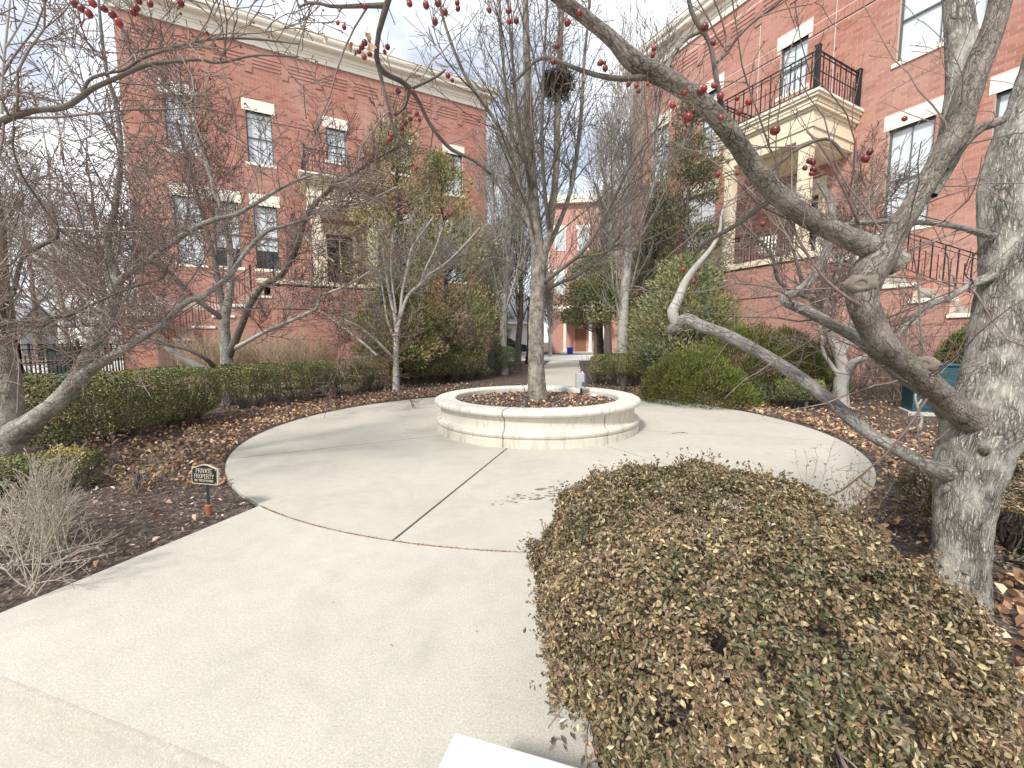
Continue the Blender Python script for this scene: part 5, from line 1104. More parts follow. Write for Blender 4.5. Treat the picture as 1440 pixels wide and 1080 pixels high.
# ---- grown trees: upright pears along the path, bare trees beyond
def grown(name, label, cat, x, y, h, r, spread, mat, twm, n1=14, n2=8, n3=6, ang=24, up=.10, seedlen=.55, group=None, fork=.25, caps=(40, 500, 1800), S=3, stems=1, twr=.006):
    global RMIN
    RMIN = .00046*y; z = float(gz(x, y)); t = thing(name, label, cat, (x, y, z), group=group)
    sets = []
    for s in range(stems):
        a = rng.random()*6.28; off = np.array([math.cos(a), math.sin(a), 0])*(r*1.2 if stems > 1 else 0); lean = np.array([math.cos(a), math.sin(a), 0])*(h*.10 if stems > 1 else h*.02)
        k = np.linspace(0, 1, 14)[:, None]; P = off+k*np.array([0, 0, h])+k**1.5*lean+np.cumsum(rng.normal(0, h*.004, (14, 3)), 0)*np.array([1, 1, 0]); P[0, 2] = -.1
        R = r*(1-k[:, 0]*.93)*(1+.35*np.exp(-k[:, 0]*25)); limb_mesh('trunk', P, R, mat, t, 10, .05, s, 0, .15); sets.append((P[None], R[None]))
    Pl = np.concatenate([a for a, b in sets]); Rl = np.concatenate([b for a, b in sets])
    b1 = spawn(Pl, Rl, n1/h/(1-fork), fork, (h*seedlen*.7, h*seedlen), ang, 10, up, .05, .009, .2, caps[0], lenpow=.75)
    b2 = spawn(*b1, n2/(h*seedlen*.6), .12, (h*.10, h*.26), ang*1.2, 6, up*1.0, .09, .007, .3, caps[1])
    b3 = spawn(*b2, n3/(h*.15), .1, (h*.03, h*.10), ang*1.4, 3, up*.8, .12, .007, .5, caps[2])
    tubemesh('branches', [b1], mat, 5, t); tubemesh('twigs', [b2, b3], twm, S, t)
    return t, b3
G = 'upright bare trees lining the garden path'
defs = [  # px, Y, h, r, side label
 (706, 16.0, 9.5, .12, 'bare upright tree with paired pale stems, first on the left of the garden path', 2, 'bark_grey', 'twig_grey'),
 (728, 18.0, 10.5, .15, 'bare upright dark-trunked tree left of the lamp post', 1, 'bark_dk', 'twig_dk'),
 (694, 23.0, 11, .17, 'bare upright dark tree farther along the left side of the path near the dark car', 1, 'bark_dk', 'twig_grey'),
 (876, 13.2, 10.0, .19, 'bare upright pale grey tree behind the low right hedge', 1, 'bark_grey', 'twig_grey'),
 (905, 16.5, 11, .14, 'bare tree in front of the left end of the right townhouse', 1, 'bark_grey', 'twig_dk'),
 (845, 20.0, 10, .17, 'bare dark tree right of the garden path near the far brick building', 1, 'bark_dk', 'twig_dk'),
 (855, 27.0, 12, .18, 'distant bare tree behind the dark one on the right of the path', 2, 'bark_dk', 'twig_grey'),
 (775, 34.0, 7.0, .11, 'small bare tree standing before the porch of the far brick building', 2, 'bark_grey', 'twig_grey'),
 (676, 27.0, 12, .18, 'bare tree just right of the left townhouse corner, in the far row', 1, 'bark_grey', 'twig_grey'),
]
for px, Y, h, r, lab, stems, mt, tw in defs:
    x = at(px, 490, Y)[0]
    big = Y < 19
    grown('upright_tree', lab, 'tree', x, Y, h, r, 0, M[mt], M[tw], 24, 11, 8, 26, .10, .46, G, .16, (40, 340, 1500 if big else 800), 3, stems)
G2 = 'bare trees beyond the fence on the left'
defs = [(20, 15, 8.5, 'reddish bare tree behind the black fence at the left edge'), (95, 19, 10.5, 'tall reddish bare tree beyond the dark green box by the fence'), (150, 24, 12, 'bare grey tree close to the left corner of the townhouse'),
        (-60, 13, 9.0, 'bare tree standing outermost left beyond the fence'), (55, 30, 13, 'tall far bare tree across the left street'), (120, 38, 13, 'most distant bare tree across the left street')]
for i, (px, Y, h, lab) in enumerate(defs):
    x = at(px, 490, Y)[0]
    t, b3 = grown('bare_tree', lab, 'tree', x, Y, h, .20, 0, M['bark_grey' if i % 2 else 'bark_dk'], M['twig_bg'], 22, 12, 10, 42, .05, .60, G2, .14, (36, 380, 1700), 3, 1)
    if i in (0, 1): leafobj('small_fruit', [octa(b3[0][:, -1][:1600], .016)], M['fruit'], t)
RMIN = .0022; WK = 1.
# ================================================================== EVERGREENS AND HEDGES
def conifer(name, label, cx, cy, h, rad, mat, n, group=None, base=.3, lean=(0, 0), spray=.16, shape=.75, clumps=150, trunk=.12):
    z0 = float(gz(cx, cy)); n = int(n*.92); t = thing(name, label, 'tree', (cx, cy, z0), group=group)
    P = np.array([(0, 0, -.05), (lean[0]*.5, lean[1]*.5, h*.5), (lean[0], lean[1], h*.96)]); limb_mesh('trunk', P, np.array([trunk, trunk*.6, .02]), M['bark_dk'], t, 8, .05, 1, 0, .2)
    # branches carrying clumps
    k = clumps; u = rng.random(k)**1.15; zz = base+(h-base)*u; a = rng.random(k)*2*PI
    prof = np.clip((1-u)**shape, .06, 1)*np.clip(u*5+.55, 0, 1); rr = rad*prof*(.5+.55*rng.random(k))
    C = np.stack([rr*np.cos(a)+lean[0]*u, rr*np.sin(a)+lean[1]*u, zz+rr*.25], 1); A0 = np.stack([lean[0]*u, lean[1]*u, zz-rr*.35], 1)
    Pm = (A0+C)/2+rng.normal(0, .04, (k, 3)); Pb = np.stack([A0, Pm, C], 1); tubemesh('branches', [(Pb, np.stack([np.full(k, .022), np.full(k, .014), np.full(k, .006)], 1))], M['bark_dk'], 4, t)
    cs = (.16+.20*rng.random(k))*(.55+.45*prof)*rad/1.1
    w = cs**2; w /= w.sum(); idx = rng.choice(k, n, p=w); d = rng.normal(size=(n, 3)); d /= np.linalg.norm(d, axis=1, keepdims=True); rr_ = rng.random(n)**.4
    sc = np.array([1.25, 1.25, .8]); pos = C[idx]+d*rr_[:, None]*cs[idx][:, None]*sc
    # spray direction: outward & upward; blades lie along it
    outw = C[idx]*np.array([1, 1, 0]); outw /= np.linalg.norm(outw, axis=1, keepdims=True)+1e-6
    ax = d*.7+outw*.5+np.array([0, 0, .65])+rng.normal(0, .35, (n, 3)); ax /= np.linalg.norm(ax, axis=1, keepdims=True)
    q = np.cross(ax, rng.normal(size=(n, 3))); q /= np.linalg.norm(q, axis=1, keepdims=True); s = spray*(.5+rng.random(n))[:, None]
    V = np.stack([pos, pos+ax*s*.55+q*s*.125, pos+ax*s, pos+ax*s*.5-q*s*.125], 1).reshape(-1, 3)
    i = np.arange(n)*4; T = np.concatenate([np.stack([i, i+1, i+2], 1), np.stack([i, i+2, i+3], 1)])
    leafobj('crown', [(V, None, T)], mat, t); return t
def X_at(px, Y): return float(at(px, 485, Y)[0])
GC = 'olive junipers against the left townhouse'
conifer('juniper_tree', 'tallest olive juniper, rising against the left townhouse in front of its porch', X_at(562, 14.2), 14.2, 8.5, 1.75, M['leaf_con'], 38000, GC, .6, (.1, 0), .10, .50, 230)
conifer('juniper_tree', 'broad olive juniper right of the tallest one, reaching the edge of the left townhouse', X_at(632, 15.4), 15.4, 7.6, 1.9, M['leaf_con'], 34000, GC, .6, (-.2, 0), .11, .55, 200)
conifer('juniper_tree', 'low spreading yellow-green juniper at the foot of the left townhouse', X_at(560, 13.3), 13.3, 3.1, 1.25, M['leaf_con'], 22000, GC, .5, (0, 0), .11, .5, 120)
GD = 'grey-green junipers against the right townhouse'
conifer('juniper_tree', 'tall grey-green juniper climbing in front of the cream porch of the right townhouse', X_at(955, 15.0), 15.0, 9.3, 1.6, M['leaf_con3'], 38000, GD, 1.0, (.2, 0), .11, .6, 210)
conifer('juniper_tree', 'bushy grey-green juniper below the right townhouse porch', X_at(960, 12.6), 12.6, 3.6, 1.7, M['leaf_con2'], 30000, GD, .3, (0, 0), .10, .42, 190)
conifer('juniper_tree', 'dark green juniper hanging over the right side of the garden path', X_at(838, 19), 19.0, 4.9, 1.6, M['leaf_con2'], 22000, GD, 1.8, (0, 0), .13, .5, 120)
conifer('juniper_tree', 'narrow grey-green juniper behind the pale upright tree on the right', X_at(915, 17.5), 17.5, 7.2, 1.3, M['leaf_con2'], 20000, GD, .8, (0, 0), .13, .6, 110)
conifer('juniper_tree', 'narrow dark evergreen between the left townhouse and the lamp post', X_at(690, 21), 21.0, 6.5, 1.1, M['leaf_con2'], 14000, GD, .8, (0, 0), .14, .6, 90)

def hedge(label, path, w, h, mat, n, leaf=.03, name='hedge', group=None, bare=.30, stems=26, holes=.25, wob=.08, top_round=.5, stem_mat='twig_dk', z_off=0.):
    """clipped hedge along ground path [(x,y)...]: leaf shell over bare stems"""
    path = np.array(path, float); seg = np.linalg.norm(np.diff(path, axis=0), axis=1); L = seg.sum(); cum = np.r_[0, np.cumsum(seg)]
    c0 = path.mean(0); t = thing(name, label, 'hedge', (c0[0], c0[1], float(gz(*c0))), group=group)
    def pt(s):
        i = np.clip(np.searchsorted(cum, s, side='right')-1, 0, len(seg)-1); f = ((s-cum[i])/seg[i])[:, None]; d = (path[i+1]-path[i])/seg[i][:, None]
        return path[i]*(1-f)+path[i+1]*f, d
    # superellipse section; ends rounded
    s = rng.random(n)*L; th = rng.random(n)*2*PI; dep = 1-np.abs(rng.normal(0, .10, n))-.02; p = 3.2
    ca, sa = np.cos(th), np.sin(th); rr = (np.abs(ca)**p+np.abs(sa)**p)**(-1/p)*dep
    endf = np.clip(np.minimum(s, L-s)/(w*.45), 0, 1); endf = np.sqrt(1-(1-endf)**2)*.88+.12
    c, d = pt(s); nrm_ = np.stack([-d[:, 1], d[:, 0]], 1)
    lat = ca*rr*w/2*endf; hb = h*bare; zc = (h+hb)/2; hz = (h-hb)/2
    zz = zc+sa*rr*hz*(.7+.3*endf)
    base_n = np.array([mnoise.noise(Vector((a*2.2, b*2.2, e*2.2)))+.5*mnoise.noise(Vector((a*6, b*6, e*6))) for a, b, e in zip(c[:, 0]+lat*nrm_[:, 0], c[:, 1]+lat*nrm_[:, 1], zz)])
    lat = lat*(1+wob*base_n*1.6); zz = zz+wob*h*base_n*.5
    keep = (rng.random(n) < np.where(zz < h*.60, 1-holes-(.60-zz/h)*1.3, 1)) & ((base_n > -.40) | (rng.random(n) < .35))
    pos = np.stack([c[:, 0]+nrm_[:, 0]*lat-c0[0], c[:, 1]+nrm_[:, 1]*lat-c0[1], zz+gz(c[:, 0], c[:, 1])-float(gz(*c0))+z_off], 1)[keep]
    N = np.stack([nrm_[:, 0]*ca, nrm_[:, 1]*ca, sa+.25], 1)[keep]+rng.normal(0, .6, (keep.sum(), 3))
    leafobj('foliage', [leaves(pos, N, leaf, .55, .3)], mat, t)
    # stems fanning out of the ground
    k = stems; ss = rng.random(k)*(L-.2)+.1; c, d = pt(ss); n2 = np.stack([-d[:, 1], d[:, 0]], 1); m_ = 7
    B = np.stack([c[:, 0]-c0[0], c[:, 1]-c0[1], gz(c[:, 0], c[:, 1])-float(gz(*c0))-.03], 1); B = np.repeat(B, m_, 0); q = len(B)
    ee = B+np.stack([rng.normal(0, .22*w+.05, q), rng.normal(0, .22*w+.05, q), h*(.65+.25*rng.random(q))], 1); mid = (B+ee)/2+np.stack([(ee-B)[:, 0]*.2, (ee-B)[:, 1]*.2, rng.normal(0, .03, q)], 1)
    P = np.stack([B, B*.35+mid*.65+rng.normal(0, .01, (q, 3)), mid, mid*.4+ee*.6+rng.normal(0, .02, (q, 3)), ee], 1); R = np.linspace(1, .35, 5)[None]*(.006+.006*rng.random(q))[:, None]
    c2 = spawn(P, R, 9, .25, (.1, .3), 40, 4, .05, .15, .012, .5, 700)
    tubemesh('stems', [(P, R), c2], M[stem_mat], 4, t)
    return t
def G2xy(px, py): p = gp(px, py); return p[:2]
def shift(p, away): v = np.array(p)-PC; v /= np.linalg.norm(v); return np.array(p)+v*away
GH = 'clipped hedge pieces curving round the left of the plaza'
a = [shift(G2xy(75, 648), .45), shift(G2xy(190, 622), .45), shift(G2xy(322, 588), .45)]
hedge('nearest and largest clipped hedge on the left, under the leaning limb of the crabapple', a, 1.15, .99, M['leaf_hedge'], 56000, .030, group=GH, bare=.12, stems=20, holes=.0)
b = [shift(G2xy(330, 579), .40), shift(G2xy(440, 566), .40), shift(G2xy(552, 548), .40)]
hedge('second clipped hedge from the left, with bare stems and lawn showing through below', b, .85, .93, M['leaf_hedge'], 46000, .031, group=GH, bare=.30, stems=34, holes=.22)
c = [shift(G2xy(572, 545), .35), shift(G2xy(684, 534), .35)]
hedge('clipped hedge with bronze lower leaves, between the slender grey tree and the small green one', c, .9, 1.0, M['leaf_hedge'], 26000, .034, group=GH, bare=.22, stems=20)
d = [shift(G2xy(690, 530), .35), shift(G2xy(722, 526), .35)]
hedge('small fresh green clipped hedge at the far left beside the garden path', d, .85, 1.05, M['leaf_hedge2'], 12000, .036, group=GH, bare=.2, stems=8)
e = [shift(G2xy(828, 543), .35), shift(G2xy(905, 546), .35)]
hedge('clipped olive hedge right of the garden path with tan leaves around its feet', e, 1.0, .98, M['leaf_hedge'], 24000, .032, bare=.30, stems=14)
hedge('low clipped bush with bright yellow sprigs on top, at the foot of the leftmost tree', [(-5.1, 3.85), (-4.1, 4.1)], .55, .36, M['leaf_hedge'], 15000, .02, name='low_bush', bare=.1, stems=8)
ypos = np.array([at(x+rng.normal(0, 3), y+rng.normal(0, 3), 3.95) for x, y in [(75, 633), (82, 628), (90, 631), (96, 636), (105, 630), (112, 634), (70, 640), (84, 640)] for _ in range(45)])
yb = thing('yellow_sprigs', 'cluster of bright yellow leaves sticking up from the low left bush', 'leaves', tuple(ypos.mean(0)))
leafobj('foliage', [leaves(ypos-ypos.mean(0)+rng.normal(0, .012, ypos.shape), rng.normal(size=ypos.shape), .022, .5, .3)], M['leaf_yellow'], yb)

# ---- the big round bush in the foreground
def big_bush(label, c, R3, h, n, leaf, mat, rot=0., p=2.6, name='round_bush', holes=(), zsq=2.4, nst=60, name_part='foliage', lean=(0, 0)):
    t = thing(name, label, 'bush', (c[0], c[1], 0))
    u = rng.normal(size=(n, 3)); u[:, 2] = np.abs(u[:, 2])*1.1-.15*np.abs(rng.normal(size=n)); u /= np.linalg.norm(u, axis=1, keepdims=True)
    rr = (np.abs(u[:, 0])**p+np.abs(u[:, 1])**p+np.abs(u[:, 2])**p)**(-1/p)
    dep = 1-np.abs(rng.normal(0, .065, n))
    q = u*rr[:, None]; nz = np.array([mnoise.noise(v*3.2)+.55*mnoise.noise(v*7.5) for v in map(lambda a: Vector(a.tolist()), q)])
    dep = dep*(1+.10*nz)
    n3 = np.array([mnoise.noise(Vector((a*9).tolist())) for a in q]); keep = ((nz > -.50) & (n3 > -.33)) | (rng.random(n) < .12)
    dep = dep*(1+.045*n3)
    loc = q*dep[:, None]*np.array([R3[0], R3[1], h*.60])
    cz = h*.42; loc[:, 2] += cz; loc[:, 0] += lean[0]*(loc[:, 2]/h); loc[:, 1] += lean[1]*(loc[:, 2]/h)
    loc[:, :2] *= (1-.22*np.clip(1-loc[:, 2]/(h*.5), 0, 1)**1.5)[:, None]
    keep &= loc[:, 2] > .06
    low = np.clip(1-loc[:, 2]/(h*.42), 0, 1); keep &= rng.random(n) > low*.55
    cr, sr = math.cos(rot), math.sin(rot)
    X_ = loc[:, 0]*cr-loc[:, 1]*sr; Y_ = loc[:, 0]*sr+loc[:, 1]*cr; loc[:, 0] = X_; loc[:, 1] = Y_
    N = q.copy(); N[:, 0], N[:, 1] = q[:, 0]*cr-q[:, 1]*sr, q[:, 0]*sr+q[:, 1]*cr; N = N/np.linalg.norm(N, axis=1, keepdims=True)+rng.normal(0, .8, (n, 3))
    loc, N = loc[keep], N[keep]
    # new sprigs standing out of the clipped face: a few leaves along a short shoot
    outer = np.where(dep[keep] > .95)[0]; pk_ = rng.choice(outer, 1500); on = q[keep][pk_]; on = np.stack([on[:, 0]*cr-on[:, 1]*sr, on[:, 0]*sr+on[:, 1]*cr, on[:, 2]], 1) if False else N[pk_]*.0+(loc[pk_]-np.array([0, 0, cz])); on /= np.linalg.norm(on, axis=1, keepdims=True); on = on+rng.normal(0, .35, on.shape)+np.array([0, 0, .3])
    ll_ = rng.random((1500, 7))*.045*(.4+rng.random((1500, 1))); sp_l = (loc[pk_][:, None]+on[:, None]*ll_[..., None]+rng.normal(0, .004, (1500, 7, 3))).reshape(-1, 3)
    nn_ = rng.normal(size=sp_l.shape)+np.repeat(on, 7, 0)*.4; kk_ = sp_l[:, 2] > .22; loc = np.concatenate([loc, sp_l[kk_]]); N = np.concatenate([N, nn_[kk_]])
    o_ = np.argsort(-np.linalg.norm((loc-np.array([0, 0, cz]))/np.array([R3[0], R3[1], h*.6]), axis=1)+rng.normal(0, .05, len(loc))); ka = int(len(loc)*.50)
    leafobj(name_part, [leaves(loc[o_[:ka]], N[o_[:ka]], leaf, .52, .3, 6, .4), leaves(loc[o_[ka:]], N[o_[ka:]], leaf, .6, .3, 4, .4)], mat, t)
    k = nst; B = np.stack([rng.normal(0, .12, k), rng.normal(0, .10, k), np.zeros(k)-.02], 1); idx = rng.choice(len(loc), k); E_ = loc[idx]*.93
    mid = B*.4+E_*.6+np.array([0, 0, -.06]); P = np.stack([B, B*.5+mid*.5+rng.normal(0, .02, (k, 3)), mid, mid*.5+E_*.5+rng.normal(0, .02, (k, 3)), E_], 1); Rr = np.linspace(1, .3, 5)[None]*(.008+.006*rng.random(k))[:, None]
    s1 = spawn(P, Rr, 16, .25, (.12, .35), 38, 5, .02, .14, .011, .4, 1500); s2 = spawn(*s1, 16, .2, (.05, .15), 40, 3, .02, .14, .011, .4, 2500)
    tubemesh('stems', [(P, Rr), s1, s2], M['twig_tan' if False else 'twig'], 4, t); return t
big_bush('huge rounded clipped bush with olive and bronze leaves filling the lower right foreground', (.77, 1.60), (.67, .80), .81, 126000, .0152, M['leaf_bush'], math.radians(-4), 2.7, nst=60)

# ---- bright green spreading juniper on the right
def spreading(label, lobes, n, mat, spray=.09, name='juniper_shrub', group=None):
    c0 = np.array(lobes[0][:2]); t = thing(name, label, 'shrub', (c0[0], c0[1], float(gz(*c0))), group=group)
    w = np.array([l[3]*l[4] for l in lobes]); idx = rng.choice(len(lobes), n, p=w/w.sum()); Lb = np.array(lobes)[idx]
    d = rng.normal(size=(n, 3)); d[:, 2] = np.abs(d[:, 2]); d /= np.linalg.norm(d, axis=1, keepdims=True)
    nz = np.array([mnoise.noise(Vector((a*2.6+i, b*2.6, c*3))) for a, b, c, i in zip(d[:, 0], d[:, 1], d[:, 2], idx*3.)])
    rr = (1-np.abs(rng.normal(0, .10, n)))*(1+.22*nz); pos = np.stack([Lb[:, 0]-c0[0]+d[:, 0]*rr*Lb[:, 3], Lb[:, 1]-c0[1]+d[:, 1]*rr*Lb[:, 3], Lb[:, 2]+d[:, 2]*rr*Lb[:, 4]], 1)
    ax = d*1.0+np.array([0, 0, .55])+rng.normal(0, .35, (n, 3)); ax /= np.linalg.norm(ax, axis=1, keepdims=True)
    q = np.cross(ax, rng.normal(size=(n, 3))); q /= np.linalg.norm(q, axis=1, keepdims=True); s = spray*(.5+rng.random(n))[:, None]
    V = np.stack([pos, pos+ax*s*.55+q*s*.12, pos+ax*s, pos+ax*s*.5-q*s*.12], 1).reshape(-1, 3); i = np.arange(n)*4; T = np.concatenate([np.stack([i, i+1, i+2], 1), np.stack([i, i+2, i+3], 1)])
    leafobj('foliage', [(V, None, T)], mat, t)
    k = 60; E_ = pos[rng.choice(n, k)]*.85; B = np.stack([rng.normal(0, .15, k), rng.normal(0, .15, k), np.full(k, -.02)], 1); P = np.stack([B, (B+E_)/2+rng.normal(0, .05, (k, 3)), E_], 1)
    tubemesh('stems', [(P, np.full((k, 3), .010))], M['twig_dk'], 4, t); return t
p1 = gp(985, 560); y1 = p1[1]+.9
def lobe(px, py, Y, r, h, z=.0): x = at(px, py, Y)[0]; return (x, Y, z, r, h)
spreading('bright green spreading juniper mound between the right hedge and the small grey tree', [lobe(978, 540, 9.6, 1.05, 1.2), lobe(940, 540, 9.9, .62, .85), lobe(1045, 530, 10.2, 1.15, 1.7), lobe(1105, 530, 10.0, .95, 1.65), lobe(1145, 535, 10.3, .7, 1.35), lobe(1010, 550, 9.3, .8, .8)], 72000, M['leaf_jun'], .066)
spreading('small green juniper in front of the right brick steps, beside the big trunk', [lobe(1358, 500, 8.3, .42, 1.15, .25), lobe(1385, 505, 8.5, .5, 1.0, .2)], 14000, M['leaf_jun'], .07)
hedge('low olive and bronze clipped bush behind the long limb, in front of the green juniper', [(X_at(1098, 8.6), 8.75), (X_at(1160, 8.6), 8.6)], .8, .62, M['leaf_hedge'], 15000, .028, name='low_bush', bare=.25, stems=12)

# ---- twiggy bare shrubs
def twigshrub(label, cx, cy, rx, ry, h, n, mat, name='twiggy_shrub', group=None, fan=.5, r=.004, sub=(9, 4200), z=None, S=3):
    z0 = float(gz(cx, cy)) if z is None else z; t = thing(name, label, 'shrub', (cx, cy, z0), group=group)
    a = rng.random(n)*2*PI; q = np.sqrt(rng.random(n)); B = np.stack([q*np.cos(a)*rx*.7, q*np.sin(a)*ry*.7, np.full(n, -.02)], 1)
    E_ = np.stack([q*np.cos(a)*rx, q*np.sin(a)*ry, h*(.72+.28*rng.random(n))*(1-.18*q**2)], 1)+rng.normal(0, .16*fan, (n, 3)); k = np.linspace(0, 1, 4)[None, :, None]
    P = B[:, None]*(1-k)+E_[:, None]*k+rng.normal(0, .02, (n, 4, 3)); R = np.linspace(1.4, .4, 4)[None]*r*np.ones((n, 1))
    s1 = spawn(P, R, sub[0], .25, (.12, .4), 28, 3, .06, .12, .008, .5, sub[1])
    s1[0][..., 2] = np.minimum(s1[0][..., 2], h*(1.0+.12*rng.random((len(s1[0]), 1))))
    tubemesh('twigs', [(P, R), s1], mat, S, t); return t
RMIN = .0042
GS = 'dense tan twiggy shrubs clipped flat in front of the left townhouse'
twigshrub('flat-topped tan twiggy shrub left of its twin, behind the forked crabapple', X_at(302, 12.6), 12.6, 1.15, .7, 1.55, 330, M['twig_tan'], group=GS)
twigshrub('flat-topped tan twiggy shrub right of its twin, in front of the left townhouse wall', X_at(405, 13.2), 13.2, 1.65, .7, 1.50, 480, M['twig_tan'], group=GS)
twigshrub('dark bare twiggy shrub under the right end of the left junipers', X_at(640, 15.2), 15.2, 1.5, .8, 2.2, 420, M['twig'], fan=1.5)
twigshrub('dark brown bare shrub at the foot of the left juniper', X_at(590, 13.8), 13.8, .9, .7, 1.3, 400, M['twig_dk'], fan=1.5)
RMIN = .0030
GT = 'bare dark-stemmed shrubs before the right brick wall'
for px, py, Y, rx, h, lab in ((1210, 545, 10.4, .55, 1.35, 'bare vase-shaped shrub at the right brick wall, left of the blue-green cabinet'), (1262, 560, 9.2, .5, 1.45, 'bare purplish shrub just left of the blue-green cabinet'), (1290, 560, 10.0, .6, 1.5, 'bare shrub behind the blue-green cabinet, against the brick steps')):
    twigshrub(lab, X_at(px, Y), Y, rx, rx, h, 60, M['twig'], group=GT, fan=2.2, r=.006, sub=(12, 1500))
RMIN = .0012
# bleached fan of a dried shrub, bottom left
c = atz(20, 760, 0)
def fan_shrub():
    t = thing('dried_shrub', 'bleached pale dried shrub with arching stems at the left edge below the yellow sprigs', 'shrub', (0, 0, 0))
    base = [(70, 795), (20, 800), (95, 770), (-10, 770), (45, 830), (80, 760), (10, 730)]
    ends = [(98, 645), (75, 668), (30, 672), (5, 680), (60, 655), (110, 700), (125, 715), (135, 750), (60, 710), (-20, 700), (85, 672), (10, 715), (148, 772), (35, 700), (-30, 730), (68, 730), (115, 760), (-10, 760)]
    Ps, Rs = [], []
    for i in range(120):
        b = random.choice(base); e = random.choice(ends); b3 = atz(b[0]+random.uniform(-15, 15), b[1]+random.uniform(-8, 8), .02); Ye = b3[1]+random.uniform(-.2, .35)
        e3 = at(e[0]+random.uniform(-14, 14), e[1]+random.uniform(-12, 12), Ye); k = np.linspace(0, 1, 9)[:, None]; mid = (b3+e3)/2+np.array([random.uniform(-.1, .1), 0, random.uniform(-.10, .06)])
        P = (1-k)**2*b3+2*k*(1-k)*mid+k*k*e3+np.cumsum(rng.normal(0, .005, (9, 3)), 0); Ps.append(P); Rs.append(np.linspace(1, .3, 9)*random.uniform(.002, .0055))
    Ps, Rs = np.array(Ps), np.array(Rs); s1 = spawn(Ps, Rs, 18, .35, (.06, .24), 26, 5, .03, .10, .009, .4, 1600); s2 = spawn(*s1, 22, .2, (.02, .08), 30, 3, .03, .1, .012, .5, 3500)
    tubemesh('stems', [(Ps, Rs), s1, s2], M['twig_pale'], 5, t)
fan_shrub()
# dry perennials standing in the beds
def weeds(label, pts, h, n, spread, mat='twig_tan', leafy=True, name='dry_perennial', group=None, leafsize=.03):
    c = np.mean([p[:2] for p in pts], 0); t = thing(name, label, 'dry plant', (c[0], c[1], float(gz(*c))), group=group)
    B = np.array([pts[i % len(pts)][:3] for i in range(n)])+np.stack([rng.normal(0, .04, n), rng.normal(0, .04, n), np.zeros(n)], 1); B = B-np.array([c[0], c[1], float(gz(*c))])
    E_ = B+np.stack([rng.normal(0, spread, n), rng.normal(0, spread, n), h*(.5+.6*rng.random(n))], 1); k = np.linspace(0, 1, 6)[None, :, None]; P = B[:, None]*(1-k)+E_[:, None]*k+rng.normal(0, .008, (n, 6, 3)); R = np.linspace(1, .4, 6)[None]*.003*np.ones((n, 1))
    s1 = spawn(P, R, 14, .3, (.04, .16), 45, 4, .02, .2, .012, .5, 1200); tubemesh('stems', [(P, R), s1], M[mat], 4, t)
    if leafy:
        q = np.concatenate([s1[0][:, -1], s1[0][:, 2], P[:, -1]]); q = q[rng.random(len(q)) < .6]; leafobj('foliage', [leaves(q+rng.normal(0, .01, q.shape), rng.normal(size=q.shape), leafsize, .6, .5, 6)], M['dry'], t)
    return t
weeds('clump of golden dry perennials in the left bed beyond the black sign', [gp(x, y) for x, y in ((190, 690), (215, 655), (250, 640), (270, 625), (235, 675))], .22, 60, .10)
weeds('withered brown flower heads rising in front of the nearest left hedge', [gp(x, y) for x, y in ((150, 650), (165, 655), (135, 660), (190, 640))], .42, 26, .10, 'twig_red')
weeds('dry tan stalks with papery leaves sticking up behind the round bush near the trunk', [atz(1205, 735, 0), atz(1190, 725, 0), atz(1225, 745, 0)], .42, 26, .13, leafsize=.02)
weeds('thin dry stalk with tan seed heads poking out above the round bush', [atz(1110, 700, 0)+np.array([0, -.25, .0])], .80, 4, .05, leafsize=.016)
weeds('tan dead foliage heaped at the foot of the hedge right of the path', [gp(x, y) for x, y in ((840, 556), (870, 560), (895, 562))], .28, 40, .10, leafsize=.04)
hedge('sprawling olive and tan bush right of the plaza, left of the big trunk', [(3.62, 3.55), (3.5, 2.9), (3.0, 2.45)], .95, .42, M['leaf_bush'], 30000, .024, name='low_bush', bare=.05, stems=20, holes=.35, wob=.25)
hedge('sprawling tan-leaved bush at the right edge behind the big trunk', [(4.3, 3.2), (3.9, 2.2), (3.1, 1.75)], .9, .62, M['leaf_bush'], 30000, .026, name='low_bush', bare=.05, stems=20, holes=.35, wob=.25)

# ================================================================== GROUND COVER
def in_bed(x, y):
    r = np.hypot(x-PC[0], y-PC[1]); ok = r > PR_+.02
    dw = (x-wa[0])*wd[1]-(y-wa[1])*wd[0]                         # side of the walk's left edge
    onwalk = (y < 3.9) & (x > -3.2) & (x < .12) & (((x-wa[0])*(-wd[1])+(y-wa[1])*wd[0]) > -.02)
    ok &= ~onwalk
    ok &= ((x-c0[0])*(-nrm[0])+(y-c0[1])*(-nrm[1])) > .02
    u_ = (x-path0[0])*dirp[1]-(y-path0[1])*dirp[0]; ok &= ~((np.abs(u_) < .9) & (y > PC[1]))
    return ok
def scatter(n, x0, x1, y0, y1, dens=None):
    x = x0+(x1-x0)*rng.random(n); y = y0+(y1-y0)*rng.random(n); k = in_bed(x, y)
    if dens is not None: k &= rng.random(n) < dens(x, y)
    return x[k], y[k]
def near(x, y): return np.clip((4.2/np.maximum(np.hypot(x, y), .5))**1.3, 0, 1)
x, y = scatter(165000, -8, 7.5, .6, 13.5, near)
V, Q, T = leaves(np.stack([x, y, gz(x, y)+.004+.018*rng.random(len(x))], 1), np.stack([rng.normal(0, .35, len(x)), rng.normal(0, .35, len(x)), np.ones(len(x))], 1), .030, .32, .2, 4, .6)
o = leafobj('mulch', [(V, Q, T)], M['chips']); o['kind'] = 'stuff'
